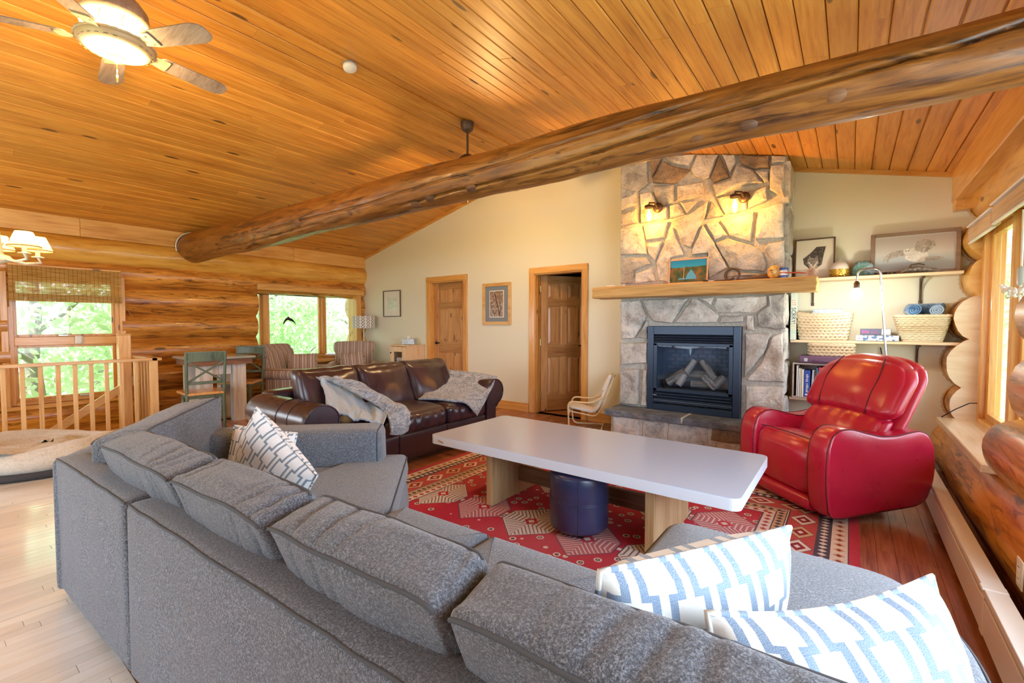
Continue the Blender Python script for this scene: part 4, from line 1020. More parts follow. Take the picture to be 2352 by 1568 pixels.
# fur throws
def fur(name, a, b_, c):
    t = NT(name); v = t.coords('Object', (1, 1, 1)); n1 = t.noise(t.coords('Object', (1, 1, 2.2)), 13, 5, .75, 2.0); n2 = t.noise(t.coords('Object', (1, 1, .35)), 120, 3, .7)
    f = t.math('ADD', t.math('MULTIPLY', n1, .6), t.math('MULTIPLY', n2, .42)); col = t.ramp(f, [(.38, c), (.50, b_), (.64, a)])
    return t.bsdf(col, .95, bump=f, bstr=.9, bdist=.02, sheen=.5)
M_fur = fur('grey_faux_fur', (.62, .64, .67), (.27, .29, .32), (.06, .065, .08))
M_lin = plain('pale_blue_lining', (.36, .44, .52), .55, sheen=.4)
def patch(name, ctrl, mat, parent, nu=46, nv=34, th=.018, fold=.02, seed=0, ff=5):
    """cloth through a grid of control points (rows x cols) with folds and real thickness"""
    C_ = np.array(ctrl, float); R_, K, _ = C_.shape
    def ev(u, v):
        def cr(P, t):
            m = len(P)-1; i = min(int(t*m), m-1); f = t*m-i; p0 = P[max(i-1, 0)]; p1 = P[i]; p2 = P[i+1]; p3 = P[min(i+2, m)]
            return .5*((2*p1)+(-p0+p2)*f+(2*p0-5*p1+4*p2-p3)*f*f+(-p0+3*p1-3*p2+p3)*f**3)
        rows = np.array([cr(C_[r], v) for r in range(R_)]); return cr(rows, u)
    G = np.array([[ev(i/nu, j/nv) for j in range(nv+1)] for i in range(nu+1)])
    du = np.gradient(G, axis=0); dv = np.gradient(G, axis=1); N = np.cross(du, dv); N /= np.linalg.norm(N, axis=2)[:, :, None]+1e-9
    for i in range(nu+1):
        for j in range(nv+1): G[i, j] += N[i, j]*(fold*nz(i/nu*ff, j/nv*1.8, seed)+fold*.5*nz(i/nu*ff*2.3, j/nv*4, seed+5)+.006*nz(i*.9, j*.9, seed))
    b = MB(); V = np.concatenate([G.reshape(-1, 3), (G-N*th).reshape(-1, 3)]); n1 = (nu+1)*(nv+1); F = []
    for i in range(nu):
        for j in range(nv):
            a = i*(nv+1)+j; q = (a, a+nv+1, a+nv+2, a+1); F.append(q); F.append(tuple(n1+k for k in q[::-1]))
    rim = [i*(nv+1) for i in range(nu+1)]+[nu*(nv+1)+j for j in range(1, nv+1)]+[i*(nv+1)+nv for i in range(nu-1, -1, -1)]+[j for j in range(nv-1, 0, -1)]
    for a, c in zip(rim, rim[1:]+rim[:1]): F.append((a, n1+a, n1+c, c))
    b.add(V, F, None, True); return b.build(name, mat, parent)
TH2 = patch('fur_throw', [[(-3.98, 3.70, .76), (-3.80, 3.84, .745), (-3.50, 3.93, .735), (-3.22, 4.0, .70)], [(-3.80, 3.52, .66), (-3.66, 3.64, .62), (-3.42, 3.72, .60), (-3.15, 3.80, .58)], [(-3.66, 3.30, .545), (-3.48, 3.40, .54), (-3.28, 3.52, .53), (-3.11, 3.66, .46)], [(-3.55, 3.12, .535), (-3.36, 3.26, .525), (-3.16, 3.40, .49), (-3.09, 3.52, .34)]], M_fur, None, seed=3, fold=.022)
tag(TH2, 'silver grey faux fur throw draped over the far arm of the leather sofa', 'throw')
TH1 = thing('fur_throw', 'crumpled grey faux fur throw with a pale blue lining on the leather sofa', 'throw', (0, 0, 0))
patch('lining', [[(-3.74, 2.16, .80), (-3.58, 2.10, .72), (-3.40, 2.00, .62)], [(-3.62, 2.30, .72), (-3.42, 2.24, .60), (-3.26, 2.12, .52)], [(-3.48, 2.42, .60), (-3.30, 2.34, .53), (-3.13, 2.22, .50)], [(-3.30, 2.50, .545), (-3.15, 2.42, .52), (-3.05, 2.30, .46)]], M_lin, TH1, seed=11, fold=.03, ff=8)
patch('fur_side', [[(-3.78, 2.14, .83), (-3.72, 2.22, .83), (-3.64, 2.28, .80)], [(-3.60, 2.22, .79), (-3.52, 2.34, .79), (-3.48, 2.44, .73)], [(-3.42, 2.30, .70), (-3.32, 2.44, .68), (-3.36, 2.58, .60)], [(-3.22, 2.40, .58), (-3.12, 2.52, .575), (-3.20, 2.68, .545)], [(-3.06, 2.38, .50), (-3.05, 2.50, .50), (-3.08, 2.62, .50)], [(-3.02, 2.36, .38), (-3.01, 2.46, .36), (-3.02, 2.55, .38)]], M_fur, TH1, seed=21, fold=.03, th=.03, ff=7)
# ------------------------------------------------------------------ red leather recliner
M_red = leather('red_leather', (.47, .008, .042), (.54, .012, .050), .27, .45)
M_redseam = plain('dark_red_welt', (.09, .005, .01), .6)
RCp = np.array([-.125, 4.02]); RCr = math.radians(135.4)
RC = thing('recliner', 'bright red leather rocker recliner beside the hearth', 'armchair', (RCp[0], RCp[1], .0), RCr)
W2, AW = .42, .155
def side_outline():
    top = [(.375, .09), (.395, .22), (.40, .38), (.392, .50), (.36, .585), (.30, .625), (.22, .628), (.12, .600), (.0, .572), (-.12, .572), (-.22, .590), (-.30, .600), (-.36, .570), (-.40, .50), (-.415, .38), (-.40, .24), (-.36, .13), (-.28, .095), (.0, .07), (.26, .045), (.35, .05)]
    return fillet([(0, y, z) for y, z in top], .03, 3, closed=True)[:, 1:]
def arm_r(sg):
    P = side_outline(); n = len(P); cen = np.array([0, .34]); b = MB(); V = []
    lay = [(-1, .93), (-.96, .97), (-.82, .995), (-.5, 1.0), (0, 1.01), (.5, 1.0), (.82, .995), (.96, .97), (1, .93)]
    for s, k in lay:
        for q in P:
            d = q-cen; L = np.linalg.norm(d); qq = cen+d*(1-(1-k)*.34/max(L, .2)); bul = .012*math.cos(min(1, abs(q[1]-.34)/.3)*PI/2)
            V.append((sg*(W2-AW/2)+s*(AW/2)+math.copysign(bul, s)*(abs(s) > .9), qq[0], qq[1]))
    m = len(lay); F = [(k*n+i, k*n+(i+1) % n, (k+1)*n+(i+1) % n, (k+1)*n+i) for k in range(m-1) for i in range(n)]
    V.append((sg*(W2-AW/2)-AW/2-.014, 0, .34)); V.append((sg*(W2-AW/2)+AW/2+.014, 0, .34))
    # side faces filled through shrinking rings
    for side, base in ((0, 0), (1, (m-1)*n)):
        ring0 = [base+i for i in range(n)]; prev = ring0; xo = sg*(W2-AW/2)+(-1 if side == 0 else 1)*(AW/2)
        for s in (.8, .55, .3):
            cur = []
            for i in range(n):
                v = np.array(V[base+i]); q = cen+(v[1:]-cen)*s; V.append((xo+(-1 if side == 0 else 1)*.016*(1-s*s), q[0], q[1])); cur.append(len(V)-1)
            F += [((prev[i], prev[(i+1) % n], cur[(i+1) % n], cur[i]) if side else (cur[i], cur[(i+1) % n], prev[(i+1) % n], prev[i])) for i in range(n)]; prev = cur
        V.append((xo+(-1 if side == 0 else 1)*.017, cen[0], cen[1])); c = len(V)-1
        F += [((prev[i], prev[(i+1) % n], c) if side else (c, prev[(i+1) % n], prev[i])) for i in range(n)]
    b.add(V, F, None, True); o = b.build('arm', M_red, RC)
    for s in (-1, 1):
        w = MB(); w.tube([(sg*(W2-AW/2)+s*(AW/2-.004), cen[0]+(q[0]-cen[0])*.985, cen[1]+(q[1]-cen[1])*.985) for q in P], .0035, 6, closed=True); w.build('welt', M_redseam, o)
arm_r(-1); arm_r(1)
sw = 2*W2-2*AW+.01
def swept(path, w, n=24, th=None, crown=.02, name='seat', parent=None, seed=0, wrk=.0, mat=M_red):
    """closed side outline (y,z) swept across the width with rounded ends"""
    P = fillet([(0, y, z) for y, z in path], .05, 5, closed=True)[:, 1:]; cen = P.mean(0); m = len(P); b = MB(); V = []
    for k in range(n+1):
        t = 2*k/n-1; s = 1-.10*abs(t)**8-.0; x = t*w/2
        for q in P:
            d = q-cen; L = np.linalg.norm(d)
            V.append((x, *(cen+d*s+d/L*(crown*(1-t*t)+wrk*nz(x*9, q[0]*9, q[1]*9+seed)))))
    F = [(k*m+i, (k+1)*m+i, (k+1)*m+(i+1) % m, k*m+(i+1) % m) for k in range(n) for i in range(m)]
    b.add(V, F, None, True)
    b.add(V[:m], [tuple(range(m))], None, False); b.add(V[-m:], [tuple(range(m))[::-1]], None, False)
    o = b.build(name, mat, parent or RC); return o, P
swept([(.36, .14), (.385, .30), (.375, .44), (.32, .505), (.20, .50), (-.10, .46), (-.25, .45), (-.25, .30), (.20, .30), (.26, .14)], sw, name='seat', wrk=.010, crown=.014)
w = MB(); w.tube([(x, .325+.012*(1-(2*x/sw)**2)+.006*nz(x*9, 1), .510+.012*(1-(2*x/sw)**2)) for x in np.linspace(-sw/2+.01, sw/2-.01, 24)], .0035, 6); w.build('seat_seam', M_redseam, RC)
swept([(.355, .035), (.385, .06), (.385, .115), (.355, .135), (.20, .135), (.20, .035)], sw, name='footrest_rail', crown=.004)
b = MB(); b.box((0, -.02, .05), (.5, .45, .05), bev=.01); b.build('rocker_base', M_black, RC)
def back_pt(x, z0):   # lean of the back
    return -.14 - .30*(z0-.42)/.62
def backfn(seed, wdt):
    def fn(p, q):
        p = p.copy(); z = p[2]; zf = (z-.42)/.62
        s = 1-.20*max(0, (zf-.72)/.28)**2.2 - .06*max(0, (.25-zf)/.25)
        p[0] *= s
        p[1] += back_pt(0, z) + .012*nz(p[0]*6, z*6, seed) + (.02*math.sin(p[0]*60+nz(z*9, seed)*2)*max(0, 1-abs(z-.66)/.10)*.35 if q[1] > .3 else 0)
        p[2] -= .05*(abs(q[0])**3)*max(0, q[2])
        return p
    return fn
b = MB(); b.soft((.74, .13, .40), .06, (30, 12, 22), puff=(.01, .05, .02), fn=lambda p, q: backfn(1, .7)(p+np.array([0, .085, .855]), q), edge=1.4); hb = b.build('back_cushion', M_red, RC)
b = MB(); b.soft((.64, .13, .30), .06, (30, 12, 18), puff=(.01, .045, .02), fn=lambda p, q: backfn(2, .7)(p+np.array([0, .085, .555]), q), edge=1.4); lb = b.build('lumbar_cushion', M_red, RC)
b = MB(); b.soft((.70, .08, .70), .04, (24, 8, 24), puff=(.0, .02, .01), fn=lambda p, q: backfn(3, .7)(p+np.array([0, -.03, .70]), q), edge=1.4); b.build('back_shell', M_red, RC)
for xs in (-.20, .20):
    pts = []
    for t in np.linspace(-.92, .97, 22):
        z = .855+t*.2; x = xs*(1+.05*t); pts.append((x*(1-.20*max(0, ((z-.42)/.62-.72)/.28)**2.2), .085+.066+.05*(1-(x/.35)**2)*(1-t*t)+back_pt(0, z)+.012*nz(x*6, z*6, 1)-.03*max(0, t-.75), z))
    w = MB(); w.tube(pts, .004, 6); w.build('seam', M_redseam, hb)
# ------------------------------------------------------------------ striped armchairs
def stripe_mat():
    t = NT('striped_upholstery'); m = t.math; v = t.coords('Object', (1, 1, 1)); sp = t.n('SeparateXYZ', {0: v}); n = t.noise(v, 90, 2)
    nrm = t.n('SeparateXYZ', {0: t.n('TexCoord').outputs['Normal']}); sd_ = m('GREATER_THAN', m('ABSOLUTE', nrm.outputs[0]), .72); x = m('MULTIPLY', m('ADD', m('MULTIPLY', sp.outputs[0], m('SUBTRACT', 1.0, sd_)), m('MULTIPLY', sp.outputs[1], sd_)), 8.5); f = m('FRACT', x)
    col = t.ramp(f, [(0, (.50, .42, .36)), (.14, (.20, .12, .11)), (.22, (.56, .47, .38)), (.36, (.30, .21, .20)), (.44, (.62, .54, .45)), (.52, (.14, .09, .09)), (.60, (.42, .32, .28)), (.78, (.24, .15, .14)), (.86, (.58, .50, .42))], 'CONSTANT')
    col = t.mix(.25, col, t.ramp(n, [(.3, .3), (.7, .7)]), 'OVERLAY'); return t.bsdf(col, .9, bump=n, bstr=.2, bdist=.002)
M_strp = stripe_mat()
def armchair(loc, rz, label, pil):
    a = thing('striped_armchair', label, 'armchair', loc, rz, 'striped armchairs')
    b = MB(); b.soft((.60, .62, .22), .02, (10, 10, 5), M=Matrix.Translation((0, .02, .20))); b.build('base', M_strp, a)
    b = MB(); b.soft((.56, .58, .15), .05, (12, 12, 6), puff=(0, .01, .03), M=Matrix.Translation((0, .06, .385))); b.build('seat_cushion', M_strp, a)
    b = MB(); b.soft((.68, .14, .66), .05, (16, 8, 18), puff=(0, .03, .01), fn=lambda p, q: p+np.array([.03*q[0]*(q[2] > .4), -.16*(q[2]+1)/2-.03*(q[2] > .8), 0]), M=Matrix.Translation((0, -.27, .64))); b.build('backrest', M_strp, a)
    for s in (-1, 1):
        b = MB(); b.box((s*.35, .02, .30), (.12, .64, .46), bev=.012)
        b.tube([(s*.365, y, .535) for y in np.linspace(-.30, .345, 10)], [.088]*10, 18); b.tube([(s*.365, .348, .535), (s*.365, .358, .535)], [.078, .066], 18); b.build('arm', M_strp, a)
    for x in (-.3, .3):
        for y in (-.25, .3):
            b = MB(); b.lathe([(.018, 0), (.028, .10)], (x, y, 0), 10); b.build('leg', M_str, a)
    return a
a1 = armchair((-7.02, 3.70, 0), math.radians(-62), 'striped armchair with its side to the room, nearer the crossback chairs', 0)
a2 = armchair((-7.12, 4.74, 0), math.radians(-128), 'striped armchair standing in the corner by the cream wall', 0)
p1 = pillow('striped_pillow', 'striped pillow leaning in the armchair nearer the crossback chairs', (-6.98, 3.74, .62), (.5, .86, 0), (-.35, .1, .92), .42, .14, M_strp, 'striped pillows', 2)
p2 = pillow('striped_pillow', 'striped pillow standing on the corner armchair', (-7.02, 4.67, .62), (.60, .78, .12), (-.2, .1, .95), .42, .15, M_strp, 'striped pillows', 4, wr=.02, sag=.05)
# ------------------------------------------------------------------ game table and crossback chairs
M_grn = wood('green_painted_wood', (.13, .17, .11), (.09, .13, .08), (.05, .07, .05), axis=2, rough=.45, coat=.2, knots=0, tint=0)
M_seatw = wood('honey_seat', (.74, .42, .14), (.62, .31, .09), (.45, .2, .05), axis=1, rough=.3, coat=.4, knots=0, tint=0)
def xchair(loc, rz, label):
    c = thing('crossback_chair', label, 'chair', loc, rz, 'crossback chairs')
    b = MB(); b.soft((.44, .43, .035), .016, (10, 10, 4), M=Matrix.Translation((0, .0, .468)), fn=lambda p, q: p+np.array([p[0]*.10*q[1], 0, 0])); b.build('seat', M_seatw, c)
    for s in (-1, 1):
        b = MB(); b.tube([(s*.185, -.20, .0), (s*.185, -.19, .45), (s*.19, -.235, .72), (s*.195, -.27, .96)], [.02, .023, .021, .018], 10, flat=(1, .8)); b.build('back_leg', M_grn, c)
        b = MB(); b.lathe([(.013, 0), (.02, .05), (.024, .16), (.014, .19), (.026, .22), (.014, .25), (.027, .30), (.022, .36), (.015, .38), (.024, .405), (.024, .455)], (s*.175, .17, 0), 12); b.build('front_leg', M_grn, c)
    b = MB(); b.box((0, 0, .435), (.38, .38, .045), bev=.004); b.build('apron', M_grn, c)
    b = MB(); b.grid(lambda u, v: (.40*(u-.5), -.262-.02*math.sin(PI*u)-.012*v, .86+.105*v), 10, 3); b.grid(lambda u, v: (.40*(.5-u), -.24-.02*math.sin(PI*u)-.012*v, .86+.105*v), 10, 3); b.box((0, -.262, .965), (.4, .03, .012)); b.box((0, -.255, .862), (.4, .03, .012)); b.build('crest_rail', M_grn, c)
    for s in (-1, 1):
        b = MB(); b.bar((s*-.175, -.215, .615), (s*.18, -.252, .855), .02, .035, (0, 1, 0), bev=.004); b.build('cross_slat', M_grn, c)
    b = MB(); b.bar((-.18, -.21, .60), (.18, -.21, .60), .022, .035, bev=.004); b.build('lower_rail', M_grn, c)
    for p, q in (((-.18, -.19, .2), (-.175, .17, .2)), ((.18, -.19, .2), (.175, .17, .2)), ((-.18, 0, .2), (.18, 0, .2))):
        b = MB(); b.tube([p, q], .011, 8); b.build('stretcher', M_grn, c)
    return c
xchair((-6.32, 2.12, 0), math.radians(80), 'dark green crossback chair with honey seat, its back towards the grey sectional')
xchair((-6.98, 2.84, 0), math.radians(222), 'dark green crossback chair tucked behind the whitewashed table')
M_wash = wood('whitewashed_planks', (.74, .72, .68), (.62, .60, .56), (.40, .36, .31), axis=2, rough=.6, coat=0, knots=.5, tint=.1)
M_slab = plain('grey_green_tabletop', (.42, .45, .40), .12, coat=.5)
GT = thing('game_table', 'square whitewashed plank table with a dark wood top by the log wall', 'table', (-6.84, 2.44, 0))
b = MB(); b.box((0, 0, .855), (.72, .74, .03), bev=.004); b.build('tabletop', M_slab, GT)
b = MB(); b.box((0, 0, .80), (.66, .68, .075), bev=.003); b.build('apron', wood('dark_apron', (.30, .15, .08), (.22, .10, .05), (.12, .05, .03), axis=1, rough=.5, coat=0, knots=0, tint=0), GT)
for sx in (-1, 1):
    for sy in (-1, 1):
        b = MB(); b.box((sx*.22, sy*.20, .38), (.11, .16, .765), bev=.004); b.build('leg', M_wash, GT)
for y in (-.10, 0, .10):
    b = MB(); b.box((.22, y*.75, .70), (.04, .072, .13), bev=.003); b.build('plank', M_wash, GT)
# ------------------------------------------------------------------ stair railing
SR_ = thing('stair_railing', 'light fir railing with square balusters round the stairwell', 'railing', (-6.90, 1.8, 0))
def rl(name, c, d, m=M_fir, bev=.004): b = MB(); b.box(np.array(c)-np.array([-6.90, 1.8, 0]), d, bev=bev); return b.build(name, m, SR_)
rl('top_rail', (-6.90, -.35, .862), (.10, 4.34, .036), M_firy); rl('bottom_rail', (-6.90, -.35, .03), (.05, 4.3, .05), M_firy)
rl('top_rail', (-7.30, 1.815, .862), (.90, .10, .036), M_firy); rl('bottom_rail', (-7.30, 1.81, .03), (.86, .05, .05), M_firy)
rl('corner_post', (-6.90, 1.79, .43), (.075, .075, .85))
for k in range(30): 
    y = 1.615-.1335*k
    rl('baluster', (-6.90, y, .45), (.036, .036, .80), bev=.003)
for k in range(5): rl('baluster', (-7.03-.13*k, 1.81, .45), (.036, .036, .80), bev=.003)
NP = thing('newel_post', 'tall square fir newel post at the corner of the stairwell', 'post', (-7.30, 1.60, -1.54))
b = MB(); b.box((0, 0, 1.35), (.12, .12, 2.70), bev=.008); b.build('shaft', M_fir, NP)
b = MB(); b.box((0, 0, 2.707), (.13, .13, .014), bev=.004); b.build('cap', M_fir, NP)
HR = MB(); HR.bar((-7.30, 1.72, .60), (-7.30, .2, -.45), .04, .09, bev=.005); tag(HR.build('stair_handrail', M_firy), 'sloping fir handrail going down behind the balusters', 'handrail')
# ------------------------------------------------------------------ dog bed
DB = thing('dog_bed', 'round cream plush dog bed with a dark underside on the floor by the railing', 'pet bed', (-5.95, .72, 0), math.radians(8))
M_plush = fur('cream_plush', (.86, .81, .72), (.74, .66, .54), (.52, .40, .26)); M_plw = art_plush = fur('cream_bolster_plush', (.84, .80, .73), (.76, .71, .62), (.62, .53, .41))
b = MB(); b.lathe([(.55, 0), (.60, .01), (.62, .035), (.60, .06), (.52, .062)], n=40); b.build('underside', plain('charcoal_canvas', (.05, .05, .06), .9), DB)
b = MB(); P = [(.49*math.cos(a), .47*math.sin(a), .135+.025*math.sin(a*2+.6)) for a in np.linspace(0, 2*PI, 60, endpoint=False)]
b.tube(P, [.098+.018*math.sin(k*.21+1)+.010*nz(k*.5) for k in range(60)], 18, closed=True); b.build('bolster', M_plw, DB)
b = MB()
for i in range(1): b.lathe([(.50, .055), (.46, .11), (.0, .12)], n=32); b.grid(lambda u, v: ((.05+.46*u)*math.cos(2*PI*v), (.05+.44*u)*math.sin(2*PI*v), .165+.05*nz(u*3+math.cos(2*PI*v)*1.5, math.sin(2*PI*v)*1.5)+.03*(1-u)), 14, 40, cv=True)
b.grid(lambda u, v: (.05*u*math.cos(2*PI*v), .05*u*math.sin(2*PI*v), .19), 2, 16, cv=True); b.build('cushion', M_plush, DB)
b = MB(); b.grid(lambda u, v: (-.38+.78*u, -.46+.62*v, .185+.075*max(0, 1-v*2.2)-.03*max(0, v-.8)*5*.3+.022*nz(u*5, v*3, 2)+.012*math.sin(u*9+v*4)), 30, 24); bl = b.build('folded_blanket', M_plush, DB)
# ------------------------------------------------------------------ the great log beam
def big_beam():
    N, K = 260, 150; b = MB(); y0, zc0 = 2.55, 2.385
    def rad(x): t = max(0, (x+7.7)/8.4); return .205-.075*t**.9+.010*nz(x*1.1, 3)
    def ctr(x): return np.array([x, y0-.05*(-x/7.7)+.03*nz(x*.5, 1), zc0-.045*(x+7.7)/8.4+.012+.02*nz(x*.6, 8)+.012*math.cos((x+3.5)*.6)])
    V = []; cracks = [([(-3.0, -.95), (-1.9, -.77), (-1.2, -.6), (-.1, -.09), (.3, .0), (.5, .35), (.8, .6)], .055, .040), ([(-5.3, -.35), (-4.2, -.42), (-3.2, -.40), (-2.2, -.15), (-.6, .35)], .04, .020), ([(-7.2, -.9), (-4.2, -.85)], .04, .015)]
    knots = [(-3.6, -.64), (-2.80, -1.15), (-2.62, -.95), (-2.2, -.9), (-4.5, -.5), (-5.5, -.4), (-.66, -1.1), (-.42, -1.0), (-.07, -.52), (.16, -.3), (-6.4, -.7)]
    for i in range(N+1):
        x = -7.74+8.74*i/N; c = ctr(x); r = rad(x)
        for k in range(K):
            a = 2*PI*k/K   # a=0 faces the camera (-y), a>0 up
            aa = math.atan2(math.sin(a), math.cos(a)); d = .012*nz(x*1.6, math.cos(a)*1.5, math.sin(a)*1.5)+.004*nz(x*5, a*4)
            for (cp, w, dep) in cracks:
                xa, xb = cp[0][0], cp[-1][0]
                if xa < x < xb:
                    ac = float(np.interp(x, [q[0] for q in cp], [q[1] for q in cp])) + .05*nz(x*2.3, w*90) + .03*nz(x*6, w*40); e = min(1, (x-xa)*3, (xb-x)*3+.4)
                    d -= dep*e*math.exp(-((aa-ac)/w)**2)
            for (xk, ak) in knots:
                q = ((x-xk)/.075)**2+((aa-ak)/.26)**2; d += .006*math.exp(-q)
            R_ = r+d; V.append(c+R_*np.array([0, -math.cos(a), math.sin(a)]))
    F = [(i*K+k, i*K+(k+1) % K, (i+1)*K+(k+1) % K, (i+1)*K+k) for i in range(N) for k in range(K)]
    UV = [[(8.5*i/N, .16*2*PI*k/K), (8.5*i/N, .16*2*PI*(k+1)/K), (8.5*(i+1)/N, .16*2*PI*(k+1)/K), (8.5*(i+1)/N, .16*2*PI*k/K)] for i in range(N) for k in range(K)]
    b.add(V, F, UV, True); o = tag(b.build('log_beam', M_beam), 'huge weathered log beam spanning the whole room', kind='structure')
    o.name = 'trim_16'
    M_kn = wood('dark_knot', (.22, .09, .03), (.12, .05, .02), (.05, .02, .01), kind='Object', rough=.6, coat=0, knots=0, tint=.2)
    for (xk, ak) in knots:
        c = ctr(xk); r = rad(xk)+.004; s = .034+.020*abs(nz(xk*7, 2)); b = MB(); nrm = np.array([0, -math.cos(ak), math.sin(ak)]); tv = np.array([0, math.sin(ak), math.cos(ak)])
        P = c+nrm*r; V = [P+nrm*.0035]+[P+nrm*.0025+s*.6*(math.cos(t)*np.array([1.5, 0, 0])+math.sin(t)*tv) for t in np.linspace(0, 2*PI, 18, endpoint=False)]+[P-nrm*.012+s*(math.cos(t)*np.array([1.5, 0, 0])+math.sin(t)*tv) for t in np.linspace(0, 2*PI, 18, endpoint=False)]
        F = [(0, 1+(k+1) % 18, 1+k) for k in range(18)]+[(1+k, 1+(k+1) % 18, 19+(k+1) % 18, 19+k) for k in range(18)]
        b.add(V, F, None, True); b.build('knot', M_kn, o)
    # scribed white gap where the beam meets ceiling and wall
    b = MB(); x = -7.62; c = ctr(x)
    b.tube([(LX+.05-.0*t, c[1]-1.01*(rad(x)+.012)*math.cos(t), c[2]+1.01*(rad(x)+.012)*math.sin(t)) for t in np.linspace(-.3, 2.4, 24)], .009, 6)
    b.build('sealant', M_white, o)
big_beam()
# ------------------------------------------------------------------ ceiling fans
M_blade = wood('grey_oak_blade', (.36, .29, .25), (.27, .21, .18), (.17, .125, .10), axis=0, rough=.5, coat=.05, knots=0, tint=0, grain=1.5)
M_antq = plain('antique_cream_metal', (.62, .48, .30), .5, .2)
M_bowl = emis('lit_glass_bowl', (1, .86, .58), 9.0)
M_dbr = plain('dark_bronze_fan', (.12, .075, .06), .5, .5)
M_upg = emis('lit_uplight_glass', (1, .66, .24), 34)
def fan(y, z_blade, a0, label, light, cream, fx):
    zt = roofz(fx)-.0
    f = thing('ceiling_fan', label, 'ceiling fan', (fx, y, z_blade)); mm = M_antq if cream else M_dbr
    b = MB(); b.lathe([(.0, zt-z_blade-.125), (.03, zt-z_blade-.125), (.062, zt-z_blade-.10), (.075, zt-z_blade-.05), (.075, zt-z_blade-.02)], n=28); b.build('canopy', M_dbr, f)
    b = MB(); b.tube([(0, 0, .16), (0, 0, zt-z_blade-.12)], .0125, 12); b.build('downrod', M_dbr, f)
    if cream:
        b = MB(); b.lathe([(.02, .30), (.07, .295), (.13, .27), (.165, .22), (.17, .16), (.155, .135)], n=40); b.build('motor_housing', M_blade, f)
        b = MB(); b.lathe([(.150, .135), (.175, .125), (.178, .11), (.165, .08), (.150, .055), (.135, .03)], n=40); b.build('uplight_glass', M_upg, f)
        for k in range(10):
            t = k*2*PI/10; w_ = MB(); w_.tube([((r+.003)*math.cos(t+.05*math.sin(z*60)), (r+.003)*math.sin(t+.05*math.sin(z*60)), z) for r, z in ((.176, .115), (.166, .08), (.151, .055))], .003, 5); w_.build('scroll', M_brass, f)
    else:
        b = MB(); b.lathe([(.02, .312), (.05, .307), (.09, .275), (.14, .20), (.165, .10), (.155, .03), (.12, .015), (.06, .01)], n=40); b.build('motor_housing', M_dbr, f)
    b = MB(); b.lathe([(.12, .035), (.150, .03), (.150, .01), (.125, -.01), (.10, -.02)], n=40); b.build('lower_housing', mm, f)
    for k in range(5):
        a = a0+2*PI*k/5; h = empty('blade', (0, 0, 0), a, None)
        bpy.data.objects.remove(h)
        R = Matrix.Rotation(a, 4, 'Z') @ Matrix.Translation((0, 0, .005)) @ Matrix.Rotation(math.radians(-13), 4, 'X')
        P = fillet([(.23, -.060, 0), (.60, -.072, 0), (.665, -.045, 0), (.665, .045, 0), (.60, .072, 0), (.23, .060, 0)], .045, 5, closed=True)[:, :2]
        b = MB(); b.prism([tuple(p) for p in P], .007, R); bo = b.build('blade', M_blade, f)
        b = MB(); b.prism([tuple(p) for p in fillet([(.10, -.028, 0), (.20, -.035, 0), (.285, -.055, 0), (.285, .055, 0), (.20, .035, 0), (.10, .028, 0)], .02, 3, closed=True)[:, :2]], .008, R @ Matrix.Translation((0, 0, -.008)))
        for sx, sy in ((.25, -.03), (.25, .03)): b.lathe([(.006, -.012), (.006, -.008)], tuple(R @ Vector((sx, sy, 0))), 8)
        b.build('blade_iron', mm, bo)
    if light:
        b = MB(); b.lathe([(.10, .035), (.15, .03), (.185, .018), (.195, .005), (.19, -.018), (.165, -.038), (.145, -.046), (.142, -.04)], n=48)
        b.build('decorated_rim', M_antq, f)
        rope_ = MB(); rope_.tube([((.196+.003*math.sin(k*1.9))*math.cos(t), (.196+.003*math.sin(k*1.9))*math.sin(t), .006) for k, t in enumerate(np.linspace(0, 2*PI, 90, endpoint=False))], .008, 6, closed=True); rope_.build('rope_edge', M_antq, f)
        tr_ = MB(); tm2 = plain('painted_pines', (.12, .15, .07), .8)
        for k in range(26):
            t = 2*PI*k/26; h_ = .022+.012*abs(nz(k*.7)); 
            if k % 9 in (0, 1): continue
            R = Matrix.Rotation(t, 4, 'Z') @ Matrix.Translation((.182, 0, -.032)) @ Matrix.Rotation(math.radians(-28), 4, 'Y')
            tr_.add([tuple(R @ Vector(v)) for v in ((0, -.012, 0), (0, .012, 0), (0, 0, h_), (-.004, 0, .006))], [(0, 1, 2), (0, 2, 3), (1, 3, 2)])
        to = tr_.build('painted_treeline', tm2, f); tag(to, kind='stuff')
        b = MB(); b.lathe([(.142, -.04), (.125, -.052), (.09, -.064), (.045, -.071), (.0, -.073)], n=36); b.build('glass_bowl', M_bowl, f)
        b = MB(); b.lathe([(.0, -.120), (.008, -.115), (.012, -.105), (.034, -.092), (.042, -.079), (.038, -.069)], n=20); b.build('finial', M_antq, f)
        b = MB(); b.tube([(0, 0, -.11), (0, 0, -.19)], .0025, 6); b.lathe([(.0, -.235), (.006, -.23), (.006, -.19), (.0, -.185)], n=8); b.build('pull_chain', M_brass, f)
    return f
WARM = (1, .62, .24)
fan(.83, 3.05, math.radians(27), 'five blade ceiling fan with a lit glass bowl and cream rim', True, True, -3.74)
fan(3.87, 2.91, math.radians(-12), 'bronze ceiling fan on a downrod behind the log beam', True, False, RIDGE)
for x, y, z, e in ((-3.74, .83, 2.90, 26), (RIDGE, 3.87, 2.76, 42)):
    lamp('fan_light', 'POINT', (x, y, z), e, WARM, shadow_soft_size=.05)
